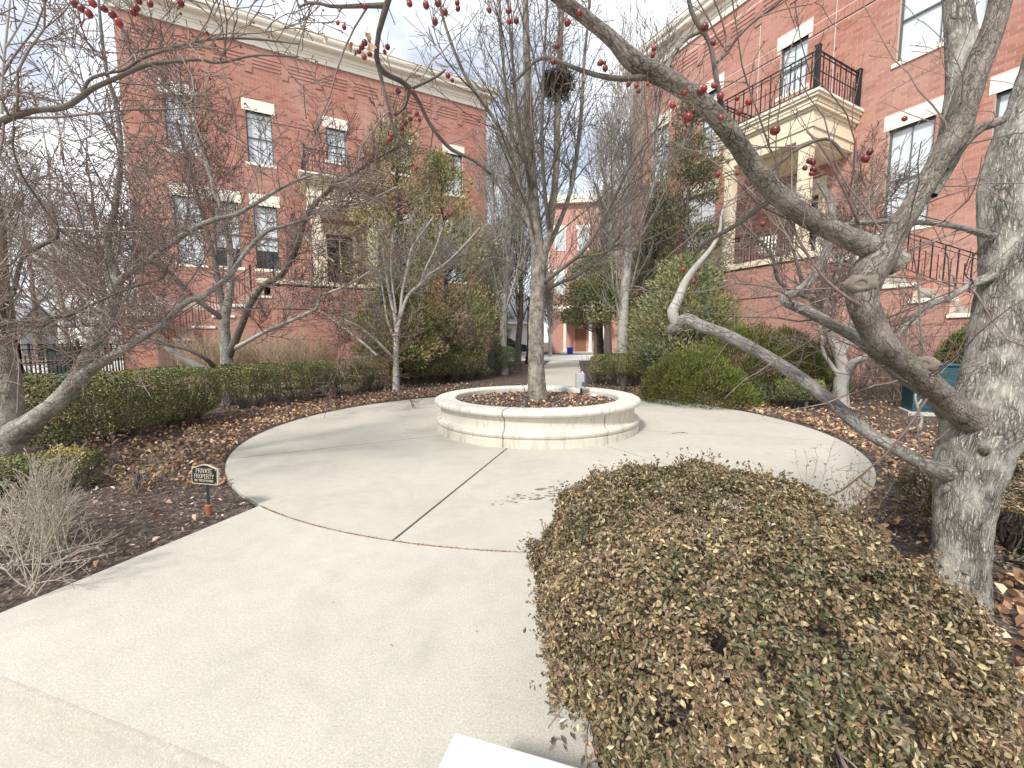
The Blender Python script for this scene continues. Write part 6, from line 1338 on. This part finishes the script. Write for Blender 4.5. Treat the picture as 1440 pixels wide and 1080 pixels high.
def litdens(x, y):
    r = np.hypot(x-PC[0], y-PC[1]); a = np.exp(-np.maximum(r-PR_-.1, 0)/.55)
    d = .10+.9*a*(y > 4.0)+.35*(x > 2.6)*np.exp(-np.maximum(r-PR_, 0)/2.2)+.5*((x < -1.5) & (y > 4.2) & (r < 6.2))*rng.random(len(x))
    d = np.where((x < -1.8) & (y < 4.0), .05, d)
    return np.clip(d, 0, 1)
x, y = scatter(62000, -8, 8.5, .9, 13.5, litdens)
n = len(x)
pos = np.stack([x, y, gz(x, y)+.02+.035*rng.random(n)], 1); o = leafobj('leaf_litter', [leaves(pos, np.stack([rng.normal(0, .6, n), rng.normal(0, .6, n), np.ones(n)], 1), .055, .6, .5, 6, .5)], M['litter']); o['kind'] = 'stuff'
# broad curled leaves close to the camera, bottom right
x = rng.uniform(1.5, 3.0, 620); y = rng.uniform(.9, 2.4, 620); pos = np.stack([x, y, .01+.04*rng.random(620)], 1)
o = leafobj('broad_fallen_leaves', [leaves(pos, np.stack([rng.normal(0, .7, 620), rng.normal(0, .7, 620), np.ones(620)], 1), .062, .62, .7, 6, .5)], M['litter']); o['kind'] = 'stuff'
# mulch and litter inside the planter
n = 9000; a = rng.random(n)*2*PI; r = 1.33*np.sqrt(rng.random(n)); x = PC[0]+r*np.cos(a); y = PC[1]+r*np.sin(a); z = .45-.045*(r/1.35)
o = leafobj('planter_mulch', [leaves(np.stack([x, y, z+.01*rng.random(n)], 1), np.stack([rng.normal(0, .4, n), rng.normal(0, .4, n), np.ones(n)], 1), .035, .35, .2, 4, .5)], M['chips']); o['kind'] = 'stuff'
n = 700; a = rng.random(n)*2*PI; r = 1.3*np.sqrt(rng.random(n)); o = leafobj('planter_leaves', [leaves(np.stack([PC[0]+r*np.cos(a), PC[1]+r*np.sin(a), .47-.045*(r/1.35)+.01*rng.random(n)], 1), np.stack([rng.normal(0, .5, n), rng.normal(0, .5, n), np.ones(n)], 1), .05, .6, .4, 6)], M['litter']); o['kind'] = 'stuff'
# crumbs and bits of twig on the concrete
n = 190; x = rng.uniform(-3, 3.6, n); y = rng.uniform(1.4, 10.5, n); r = np.hypot(x-PC[0], y-PC[1]); k = ((r < 4.3) & (r > 1.8)) | ((y < 2.8) & (x > -1.8) & (x < .1)); x, y = x[k], y[k]; n = len(x)
o = leafobj('debris_on_paving', [leaves(np.stack([x, y, np.full(n, .008)], 1), np.stack([rng.normal(0, .2, n), rng.normal(0, .2, n), np.ones(n)], 1), .013, .3, .2, 4, .6)], M['chips']); o['kind'] = 'stuff'
# debris packed into the joint between walk and plaza
n = 1500; a = t0_+(t1_-t0_)*rng.random(n); r = PR_+.006+rng.normal(0, .006, n); o = leafobj('joint_debris', [leaves(np.stack([PC[0]+r*np.cos(a), PC[1]+r*np.sin(a), np.full(n, -.006)+.008*rng.random(n)], 1), np.stack([rng.normal(0, .3, n), rng.normal(0, .3, n), np.ones(n)], 1), .012, .5, .3, 4, .5)], M['litter']); o['kind'] = 'stuff'
# dark wet marks on the plaza
wet = simple('damp_stain', (.17, .15, .125), .5, .2)
for q in range(1):
    st_ = MB(); 
    for i in range(46):
        f_ = i/46; cx_ = 695+(785-695)*f_+random.uniform(-8, 8); cy_ = 712-(712-690)*f_**.6+random.uniform(-7, 7)*(.4+f_)
        p = atz(cx_, cy_, .002); a = random.uniform(.008, .03)*(.6+f_); b = a*random.uniform(.25, .5); an = random.uniform(-.4, .5); poly = []
        for j in range(9): th = 2*PI*j/9; rr = 1+random.uniform(-.3, .3); X1, Y1 = a*rr*math.cos(th), b*rr*math.sin(th); poly.append((p[0]+X1*math.cos(an)-Y1*math.sin(an), p[1]+X1*math.sin(an)+Y1*math.cos(an)))
        st_.add([(x, y, .0015+.00005*i) for x, y in poly], [tuple(range(9))])
    o = st_.build('damp_stain', wet, plaza); o.location = (-PC[0], -PC[1], 0)
n = 15000; x = rng.uniform(-9.5, -2.5, n); y = rng.uniform(7.5, 16, n); r = np.hypot(x-PC[0], y-PC[1]); k = r > 6.8; x, y = x[k], y[k]; n = len(x); s = .05*(.6+rng.random(n)); a = rng.random(n)*2*PI; B = np.stack([x, y, gz(x, y)], 1); w = np.stack([np.cos(a), np.sin(a), np.zeros(n)], 1)*.006; E_ = B+np.stack([rng.normal(0, .02, n), rng.normal(0, .02, n), s], 1)
V = np.stack([B-w, B+w, E_], 1).reshape(-1, 3); T = np.arange(n*3).reshape(-1, 3); o = ob('lawn_grass', mesh_np('lawn_grass', V, None, T, mats=M['grassb'])); o['kind'] = 'stuff'
# pale branch stuck upright in the bed by the cabinet
t = thing('dead_branch', 'pale forked dead branch standing in the mulch in front of the blue-green cabinet', 'branch', (0, 0, 0))
for l in ([(1293, 602, 6.1, 6), (1296, 590, 6.1, 5), (1291, 575, 6.1, 5), (1287, 558, 6.1, 4), (1291, 551, 6.1, 3)], [(1290, 570, 6.1, 4), (1296, 562, 6.1, 3), (1300, 556, 6.1, 2)]):
    limb_mesh('stick', *px_limb(l), M['twig_pale'], t, 7, .03, 0, 0, .02)
t = thing('fallen_twig', 'small forked twig lying on the plaza right of the planter', 'twig', tuple(atz(955, 609, .008)))
Ptw = np.array([[(-.12, -.02, 0), (-.04, .0, .008), (.03, .01, .008), (.10, .05, .004)], [(.0, .005, .008), (.05, -.02, .012), (.08, -.03, .01), (.12, -.03, .004)]]); tubemesh('stick', [(Ptw, np.full((2, 4), .004))], M['twig_dk'], 5, t)

# ================================================================== SMALL THINGS
# sign: PRIVATE PROPERTY / NO TRESPASSING
sb = atz(294, 723, .0); sg = thing('lawn_sign', 'small black PRIVATE PROPERTY NO TRESPASSING sign with gold border on a dark post', 'sign', tuple(sb), math.radians(-19))
top_ = at(290, 676, sb[1]); zt = top_[2]; W_, Hh = .150, .128; zc = at(288, 667, sb[1])[2]-.0
def signpoly(w, h, dz=0, sc=1.):
    P = [(-w, -h), (w, -h), (w, h*.62)]
    for k in range(9): u = 1-2*k/8; P.append((u*w*.94, h*(.62+.38*(.5+.5*math.cos(u*PI))**.8)))
    P.append((-w, h*.62)); return P
def extr(m, poly, y0, y1):
    n = len(poly); V = [(x, y0, z) for x, z in poly]+[(x, y1, z) for x, z in poly]; m.add(V, [tuple(range(n)), tuple(range(2*n-1, n-1, -1))]+[(i, i+n, (i+1) % n+n, (i+1) % n) for i in range(n)]); return m
lean = -.12
holder = put(bpy.data.objects.new('sign_head', None), sg); holder.location = (-.012, 0, zc); holder.rotation_euler = (-.06, -.05, 0); holder.empty_display_size = .1
bpy.data.objects.remove(holder)
def head(m):                                                   # same small tilt for every piece of the head
    R_ = Matrix.Translation((-.012, 0, zc)) @ Matrix.Rotation(-.05, 4, 'Y') @ Matrix.Rotation(-.10, 4, 'X')
    m.V = [tuple(R_ @ Vector(v)) for v in m.V]; return m
head(extr(MB(), signpoly(.150, .082), -.004, .010)).build('border', M['gold'], sg)
head(extr(MB(), signpoly(.141, .074), -.0065, -.0042)).build('plate', M['sign'], sg)
GLY = {'P': [[(0, 0), (0, 1)], [(0, 1), (.5, 1), (.68, .9), (.7, .75), (.62, .58), (.45, .5), (0, .5)]], 'R': [[(0, 0), (0, 1)], [(0, 1), (.5, 1), (.68, .9), (.7, .75), (.62, .58), (.45, .5), (0, .5)], [(.38, .5), (.75, 0)]],
 'I': [[(0.1, 0), (0.1, 1)]], 'V': [[(0, 1), (.38, 0)], [(.38, 0), (.76, 1)]], 'A': [[(0, 0), (.38, 1)], [(.38, 1), (.76, 0)], [(.15, .35), (.61, .35)]], 'T': [[(.36, 0), (.36, 1)], [(0, 1), (.72, 1)], [(0, 1), (0, .8)], [(.72, 1), (.72, .8)]],
 'E': [[(0, 0), (0, 1)], [(0, 1), (.62, 1)], [(0, .52), (.48, .52)], [(0, 0), (.64, 0)], [(.62, 1), (.62, .84)], [(.64, 0), (.64, .17)]], 'O': [[(.4, 1), (.14, .88), (0, .5), (.14, .12), (.4, 0), (.66, .12), (.8, .5), (.66, .88), (.4, 1)]],
 'Y': [[(0, 1), (.36, .5)], [(.36, .5), (.72, 1)], [(.36, .5), (.36, 0)]], 'N': [[(0, 0), (0, 1)], [(0, 1), (.7, 0)], [(.7, 0), (.7, 1)]], 'S': [[(.6, .82), (.45, .98), (.2, .98), (.04, .82), (.1, .62), (.52, .42), (.62, .22), (.48, .03), (.2, .0), (.02, .16)]],
 'G': [[(.68, .8), (.45, 1), (.16, .88), (0, .5), (.16, .1), (.42, 0), (.7, .12), (.7, .42)], [(.5, .42), (.8, .42)]]}
WID = {'P': .72, 'R': .78, 'I': .22, 'V': .76, 'A': .76, 'T': .72, 'E': .66, 'O': .8, 'Y': .72, 'N': .72, 'S': .64, 'G': .8, ' ': .45}
def text(m, s, cx, z, h, total, th):
    w0 = sum(WID[c]+.20 for c in s)-.20; k = total/w0; x = cx-total/2
    for ch_ in s:
        if ch_ != ' ':
            for st_ in GLY[ch_]:
                for a, b in zip(st_[:-1], st_[1:]):
                    A1, B1 = (x+a[0]*k, z+a[1]*h), (x+b[0]*k, z+b[1]*h); dx_, dz_ = B1[0]-A1[0], B1[1]-A1[1]; L_ = math.hypot(dx_, dz_) or 1
                    t_ = th*(1.0 if abs(dz_) > abs(dx_) else .6); nx_, nz_ = -dz_/L_*t_/2, dx_/L_*t_/2; ex, ez = dx_/L_*th*.25, dz_/L_*th*.25
                    extr(m, [(A1[0]+nx_-ex, A1[1]+nz_-ez), (A1[0]-nx_-ex, A1[1]-nz_-ez), (B1[0]-nx_+ex, B1[1]-nz_+ez), (B1[0]+nx_+ex, B1[1]+nz_+ez)], -.0085, -.0066)
                if len(st_) == 2:                                # serifs on straight stroke ends
                    for (px_, pz_) in st_:
                        if pz_ in (0, 1) and abs(st_[0][0]-st_[1][0]) < .5 and abs(st_[0][1]-st_[1][1]) > .4: extr(m, [(x+px_*k-th*1.0, z+pz_*h-th*.2), (x+px_*k+th*1.0, z+pz_*h-th*.2), (x+px_*k+th*1.0, z+pz_*h+th*.2), (x+px_*k-th*1.0, z+pz_*h+th*.2)], -.0086, -.0067)
        x += (WID[ch_]+.20)*k
for s_, z_, h_, tot, th_ in (('PRIVATE', .012, .034, .180, .0042), ('PROPERTY', -.032, .032, .220, .0042), ('NO TRESPASSING', -.060, .018, .215, .0026)):
    m = MB(); text(m, s_, 0, z_, h_, tot, th_); head(m).build('lettering', M['gold'], sg)
for sx, sz in ((-.134, -.068), (.134, -.068), (-.134, .04), (.134, .04)):
    m = MB(); m.sphere((sx, -.007, sz), .005, 8, 5); head(m).build('screw', M['gold'], sg)
MB().bar((0, .004, .075), (-.012, .012, zc-.075), .020, .014).build('post', M['green'], sg)
MB().lathe([(0, -.05), (.020, -.05), (.024, .05), (.026, .075), (.020, .082), (0, .082)], 12).build('socket', M['rust'], sg)
# electrical box in the planter
p = at(815, 560, 7.75); eb = thing('electrical_box', 'grey weatherproof electrical box on a green stake standing in the planter', 'electrical box', (p[0], 7.75, .40), math.radians(14))
zb = at(815, 546, 7.75)[2]-.40; zt_ = at(815, 525, 7.75)[2]-.40
MB().box(-.075, .075, -.05, .05, zb, zt_).build('housing', M['grey'], eb, bevel=.008); MB().box(.077, .095, -.052, .045, zb+.01, zt_-.01).build('cover', M['grey2'], eb, bevel=.004)
MB().bar((.03, .0, 0), (.03, 0, zb-.001), .03).build('stake', M['green'], eb); MB().lathe([(0, zt_+.001), (.015, zt_+.001), (.015, zt_+.03), (0, zt_+.035)], 10, (.05, 0)).build('conduit_cap', M['white'], eb); MB().box(.02, .06, -.062, -.052, zb+.05, zb+.12).build('outlet', M['grey2'], eb)
# small spotlights
GU = 'small dark garden spotlights'
for px, py, lab, tilt in ((358, 588, 'small dark spotlight at the foot of the second left hedge', -.5), (193, 690, 'small dark spotlight in the left bed before the golden dry plants', .2), (1134, 577, 'small dark spotlight in the leaf litter right of the plaza', -.1), (567, 549, 'small dark spotlight by the slender grey tree', .1), (740, 562, 'slim dark spotlight in the planter left of its tree', .05)):
    if py == 562: q = at(740, 560, 6.15); q[2] = .40
    else: q = gp(px, py)
    u_ = thing('spotlight', lab, 'spotlight', tuple(q), 0, GU); hh = .05 if py != 562 else .06
    R_ = Matrix.Translation((0, 0, hh)) @ Matrix.Rotation(tilt, 4, 'Y')
    m = MB(); m.lathe([(0, 0), (.022, 0), (.026, .03), (.030, .10), (.034, .115), (.030, .118), (.026, .10), (0, .095)], 14); m.V = [tuple(R_ @ Vector(v)) for v in m.V]; m.build('lamp_head', M['grey2'], u_, smooth=False)
    MB().lathe([(0, -.04), (.006, -.04), (.006, hh+.01), (0, hh+.01)], 8).build('stake', M['iron'], u_)
q = gp(231, 527); gl = thing('bollard_light', 'small white-capped garden light standing beside the left brick pier', 'lamp', (q[0], q[1], q[2]))
hz_ = at(231, 512, q[1])[2]-q[2]; MB().lathe([(0, 0), (.06, 0), (.06, hz_-.12), (0, hz_-.12)], 10).build('stem', M['rust'], gl); MB().lathe([(0, hz_-.119), (.08, hz_-.119), (.16, hz_-.05), (.17, hz_+.10), (.13, hz_+.17), (0, hz_+.19)], 12).build('cap', M['white'], gl)
q = atz(822, 561, 0); rk = thing('stone', 'whitish rock lying in the planter mulch near its right rim', 'rock', (at(835, 557, 7.5)[0], 7.5, .42))
m = MB(); m.sphere((0, 0, .02), .07, 9, 6, .5); m.V = [tuple(Vector(v)*(1+.25*mnoise.noise(Vector(v)*20))) for v in m.V]; m.build('boulder', M['rock'], rk)
# blue-green utility cabinet and the low green one
a_ = gp(1290, 585); cb_ = thing('utility_cabinet', 'blue-green metal utility cabinet half hidden behind the big crabapple limbs', 'cabinet', (a_[0]+.42, a_[1]+.25, float(gz(a_[0], a_[1]))), math.radians(-28))
zt_ = at(1300, 512, a_[1])[2]-float(gz(a_[0], a_[1])); MB().box(-.30, .30, -.30, .30, .06, zt_-.04).build('body', M['cab'], cb_, bevel=.01); MB().box(-.33, .33, -.33, .33, zt_-.039, zt_).build('lid', M['cab'], cb_, bevel=.012); MB().box(-.36, .36, -.36, .36, -.03, .059).build('pad', M['walk'], cb_)
MB().box(-.25, -.01, -.315, -.301, .12, zt_-.10).box(.01, .25, -.315, -.301, .12, zt_-.10).build('door', M['cab'], cb_); MB().box(-.05, -.02, -.33, -.316, zt_*.5, zt_*.5+.12).build('handle', M['grey2'], cb_)
a_ = gp(1062, 560); vb = thing('green_vent_box', 'low green slatted vent box under the edge of the bright juniper', 'vent', (a_[0], a_[1]+.2, a_[2]), math.radians(-20))
M['vent'] = simple('vent_green', (.20, .27, .20), .6); MB().box(-.30, .30, -.18, .18, 0, .04).box(-.30, .30, -.18, .18, .30, .34).box(-.30, -.26, -.18, .18, .041, .299).box(.26, .30, -.18, .18, .041, .299).build('case', M['vent'], vb)
for i in range(5): MB().bar((-.25, -.15, .075+i*.048), (.25, -.15, .075+i*.048), .06, .010).build('slat', M['vent'], vb)
MB().box(-.25, .25, .10, .12, .045, .295).build('back', M['room'], vb)
# black picket fence at the left
fn = thing('picket_fence', 'black iron picket fence running from the left edge to the brick pier', 'fence', (0, 0, 0))
fa = at(-30, 545, 10.5); fb_ = np.array([B_[0]-.95*math.cos(RZL)-.6*math.sin(RZL)*-1*0, 0, 0])
fe = np.array([B_[0]+(-1.0)*math.cos(RZL)-.3*math.sin(RZL), B_[1]+(-1.0)*math.sin(RZL)+.3*math.cos(RZL)]); fm_ = at(25, 540, 11.3)[:2]
def tops(px, Y, py): return at(px, py, Y)[2]
pts = [at(-60, 545, 9.4)[:2], at(30, 540, 11.2)[:2], fe]
pk = MB().box(-.021, .021, -.015, .015, 0, 1).mesh('picket', M['iron']); pk2 = MB().box(-.012, .012, -.012, .012, 0, 1).mesh('picket', M['iron'])
zs_ = 1.08
for a, b in zip(pts[:-1], pts[1:]):
    L_ = np.linalg.norm(b-a); n = int(L_/.115); g0, g1 = float(gz(*a)), float(gz(*b))
    m = MB()
    for zz in (.12, .62, .96, 1.08): m.bar((a[0], a[1], g0+zz*zs_), (b[0], b[1], g1+zz*zs_), .035, .03)
    m.build('rail', M['iron'], fn)
    for i in range(n):
        f_ = (i+.5)/n; q = a+(b-a)*f_; o = bpy.data.objects.new('picket', pk if i % 2 == 0 else pk2); put(o, fn); o.location = (q[0], q[1], g0+(g1-g0)*f_+.05); o.scale = (1, 1, (1.12 if i % 2 == 0 else .80)*zs_-.05)
    for q, g_ in ((a, g0), ((a+b)/2, (g0+g1)/2), (b, g1)): MB().box(q[0]-.035, q[0]+.035, q[1]-.035, q[1]+.035, g_, g_+1.2*zs_).box(q[0]-.045, q[0]+.045, q[1]-.045, q[1]+.045, g_+1.2*zs_+.001, g_+1.23*zs_).build('post', M['iron'], fn)
# green box beyond the fence
q = at(98, 520, 14.0); gb = thing('waste_bin', 'dark green box-shaped bin beyond the black fence', 'bin', (q[0], 14.0, .22)); MB().box(-.33, .33, -.3, .3, 0, .98).build('body', M['green'], gb, bevel=.02); MB().box(-.38, .38, -.35, .35, .981, 1.12).build('lid', M['green'], gb, bevel=.02)
# lamp post by the path
q = gp(743, 511); lp = thing('lamp_post', 'black fluted lamp post beside the garden path behind the planter tree', 'lamp post', (q[0], q[1], q[2]))
MB().lathe([(0, 0), (.22, 0), (.22, .12), (.16, .2), (.17, .38), (.11, .46), (.10, .8), (.075, .9), (0, .9)], 12).build('base', M['iron'], lp); MB().lathe([(0, .9), (.075, .9), (.05, 3.0), (0, 3.0)], 10).build('shaft', M['iron'], lp)
MB().lathe([(0, 3.0), (.09, 3.02), (.10, 3.06), (0, 3.08)], 10).build('collar', M['iron'], lp); MB().lathe([(.08, 3.08), (.16, 3.35), (.14, 3.40), (0, 3.40)], 8).build('globe', M['white'], lp); MB().lathe([(.18, 3.40), (.16, 3.46), (.05, 3.6), (.0, 3.68)], 8).build('finial', M['iron'], lp)
# ---- far brick building closing the view
def far_box(name, label, cx, cy, w, d, h, rz, wall, z0=.22):
    return thing(name, label, 'building', (cx, cy, z0), rz)
xa, xb = X_at(772, 44), X_at(925, 44)
fbld = far_box('brick_building', 'distant red brick building with cream-columned entry porch closing the view beyond the path', (xa+xb)/2, 44, 0, 0, 0, math.radians(-6), None)
wd_ = (xb-xa)/2; MB().box(-wd_, wd_, 0, 8, 0, 15).build('wall', M['bwall'], fbld); MB().box(-wd_-.4, wd_+.4, -.5, 8.4, 15, 15.8).build('cornice', M['trimw'], fbld); MB().box(-wd_-.03, wd_+.03, -.06, -.001, 4.6, 4.9).build('band', M['trimw'], fbld)
for i, x in enumerate((-4.5, -2.2, .4, 2.8, 4.8)):
    for z in (6.0, 10.4):
        w = MB().box(x-.55, x+.55, -.05, -.001, z, z+2.1).build('window', M['frame'], fbld); MB().box(x-.46, x+.46, -.07, -.051, z+.08, z+1.0).box(x-.46, x+.46, -.07, -.051, z+1.06, z+2.02).build('pane', M['glass'], w); MB().box(x-.7, x+.7, -.08, -.001, z+2.101, z+2.5).build('lintel', M['trimw'], fbld)
for x in (2.4, 4.6):
    w = MB().box(x-.55, x+.55, -.05, -.001, 1.1, 3.3).build('window', M['frame'], fbld); MB().box(x-.46, x+.46, -.07, -.051, 1.18, 2.2).box(x-.46, x+.46, -.07, -.051, 2.26, 3.2).build('pane', M['glass'], w); MB().box(x-.7, x+.7, -.08, -.001, 3.301, 3.7).build('lintel', M['trimw'], fbld)
MB().box(-4.2, -.0, -2.2, -.001, 3.5, 4.1).build('frieze', M['trimw'], fbld); MB().box(-4.5, .3, -2.5, -.001, 4.101, 4.35).build('porch_roof', M['trimw'], fbld)
for i in range(12): MB().box(-4.1+i*.36, -3.92+i*.36, -2.35, -2.201, 3.8, 4.08).build('dentil', M['trimw'], fbld)
for x in (-4.0, -1.5, -.2): MB().lathe([(0, .15), (.22, .15), (.22, .35), (.17, .40), (.15, 3.2), (.2, 3.3), (.22, 3.499), (0, 3.499)], 12, (x, -2.0)).build('column', M['trimw'], fbld)
MB().box(-4.4, .2, -2.4, -.001, 0, .149).build('porch_floor', M['walk'], fbld); MB().box(-2.9, -1.8, -.04, -.001, .15, 2.5).build('door', M['redwood'], fbld)
q = at(801, 488, 41.2); bb = thing('blue_bin', 'small blue bin with a rounded lid beside the far porch column', 'bin', (q[0], 40.9, .23)); MB().box(-.26, .26, -.25, .25, 0, .55).build('body', M['bluebin'], bb, bevel=.05); MB().box(-.31, .31, -.28, .28, .551, .62).build('lid', M['bluebin'], bb, bevel=.04)
# garage with grey roof
q = X_at(722, 40); gr = thing('garage', 'white-doored garage with a grey shingle roof far beyond the lamp post', 'building', (q, 40, .22), math.radians(4))
MB().box(-4.2, 2.6, 0, 7, 0, 3.0).build('wall', M['bwall'], gr); MB().box(-.6, 1.9, -.05, -.001, 0, 2.5).build('garage_door', M['white'], gr); MB().box(-.8, 2.1, -.07, -.051, 2.5, 2.9).build('lintel', M['trimw'], gr)
for i in range(4): MB().box(-.55, 1.85, -.075, -.0505, .08+i*.6, .6+i*.6).build('panel', M['white'], gr)
m = MB(); m.add([(-4.8, -.6, 3.0), (3.2, -.6, 3.0), (3.2, 7.6, 3.0), (-4.8, 7.6, 3.0), (-3.0, 3.5, 6.2), (1.4, 3.5, 6.2)], [(0, 1, 5, 4), (2, 3, 4, 5), (1, 2, 5), (3, 0, 4), (3, 2, 1, 0)]); m.build('roof', M['roof'], gr); MB().box(-4.85, 3.25, -.66, -.601, 2.85, 3.02).build('gutter', M['white'], gr)
# parked car
def car(label, x, y, z, rz):
    t = thing('parked_car', label, 'car', (x, y, z), rz, 'cars parked far beyond the path')
    prof = [(-2.2, .35), (-2.25, .75), (-2.1, .95), (-1.35, 1.02), (-.75, 1.48), (.75, 1.50), (1.45, 1.02), (2.1, .90), (2.25, .6), (2.2, .35)]
    m = MB(); n = len(prof); V = []
    for yy, s in ((-.85, 1), (.85, 1)): V += [(px_, yy*(.82 if pz_ > 1.1 else 1), pz_) for px_, pz_ in prof]
    m.add(V, [tuple(range(n-1, -1, -1)), tuple(range(n, 2*n))]+[(i, (i+1) % n, (i+1) % n+n, i+n) for i in range(n)]); m.build('body', M['car'], t, bevel=.05)
    for s in (-1, 1):
        MB().add([(-1.15, s*.85, 1.06), (1.15, s*.85, 1.06), (.68, s*.76, 1.42), (-.68, s*.76, 1.42)], [(0, 1, 2, 3)]).build('side_window', M['room'], t)
        for wx in (-1.4, 1.4):
            wh = MB(); wh.lathe([(0, -.1), (.20, -.1), (.33, -.09), (.34, 0), (.33, .09), (.2, .1), (0, .1)], 16); wh.V = [(wx+v[0], s*.82+v[2]*s, .34+v[1]) for v in wh.V]; w = wh.build('wheel', M['tyre'], t)
            rm = MB(); rm.lathe([(0, .11), (.19, .105), (.2, .10)], 12); rm.V = [(wx+v[0], s*.82+v[2]*s, .34+v[1]) for v in rm.V]; rm.build('rim', M['rim'], w)
    MB().box(2.2, 2.26, -.75, -.5, .62, .76).build('headlight', M['white'], t); MB().box(2.2, 2.26, .5, .75, .62, .76).build('headlight', M['white'], t)
car('dark parked car seen far off between the bare trunks left of the lamp post', X_at(703, 35.5), 35.5, .25, .1)
car('second dark parked car farther left behind the far tree trunks', X_at(680, 38.5), 38.5, .25, .1)
# houses across the left street
GHs = 'pale houses across the left street'
for px, Y, w, h, lab in ((60, 62, 12, 6.5, 'pale distant house behind the trees at the far left, low behind the fence'), (135, 70, 12, 7.5, 'taller pale distant house just left of the brick pier'), (-60, 55, 12, 7, 'outermost distant house at the left edge')):
    x = X_at(px, Y); hs = thing('house', lab, 'building', (x, Y, .2), .4, GHs); MB().box(-w/2, w/2, 0, 8, 0, h*.62).build('wall', M['hazeh'], hs)
    MB().add([(-w/2-.4, -.5, h*.62), (w/2+.4, -.5, h*.62), (w/2+.4, 8.5, h*.62), (-w/2-.4, 8.5, h*.62), (-w/2-.4, 4, h), (w/2+.4, 4, h)], [(0, 1, 5, 4), (2, 3, 4, 5), (1, 2, 5), (3, 0, 4)]).build('roof', M['roof'], hs)
    for i in range(4): wi = MB().box(-w/2+1.2+i*2.8, -w/2+2.2+i*2.8, -.06, -.001, 1, 2.5).build('window', M['frame'], hs); MB().box(-w/2+1.3+i*2.8, -w/2+2.1+i*2.8, -.08, -.061, 1.1, 2.4).build('pane', M['glass'], wi)
q = X_at(163, 34); tk = thing('parked_van', 'white van parked on the left street beyond the trees, by the brick pier', 'van', (q, 34, .24), 1.2)
MB().prism([(-2.6, -1), (2.6, -1), (2.6, 1), (-2.6, 1)], .4, 2.4).build('body', M['white'], tk, bevel=.12); MB().box(1.3, 2.62, -1.02, 1.02, 1.45, 2.05).build('side_window', M['room'], tk)
for wx in (-1.7, 1.7):
    for s in (-1, 1): wh = MB(); wh.lathe([(0, -.12), (.36, -.1), (.38, 0), (.36, .1), (0, .12)], 14); wh.V = [(wx+v[0], s*.95+v[2], .38+v[1]) for v in wh.V]; wh.build('wheel', M['tyre'], tk)
# distant wood along the skyline: one mass of bare crowns
def far_wood():
    P_, R_ = [], []
    n = 300; x = rng.uniform(-230, 160, n); y = rng.uniform(95, 150, n); h = rng.uniform(7, 13, n); k = np.linspace(0, 1, 6)[None, :, None]
    B = np.stack([x, y, np.zeros(n)], 1); P = B[:, None]+k*np.stack([rng.normal(0, .6, n), rng.normal(0, .6, n), h], 1)[:, None]; R = np.linspace(1, .2, 6)[None]*.25*np.ones((n, 1))
    b1 = spawn(P, R, .7, .2, (3, 6), 38, 4, .08, .1, .012, .4, 900); b2 = spawn(*b1, 1.1, .2, (1.2, 3), 40, 3, .06, .12, .02, .6, 3600)
    V, Q = [], []; off = 0
    for p, r in ((P, R), b1, b2):
        v, q = tubes(p, np.maximum(r, .035), 3); V.append(v); Q.append(q+off); off += len(v)
    o = ob('distant_wood', mesh_np('distant_wood', np.concatenate(V), np.concatenate(Q), mats=M['twig'])); o['kind'] = 'stuff'
far_wood()
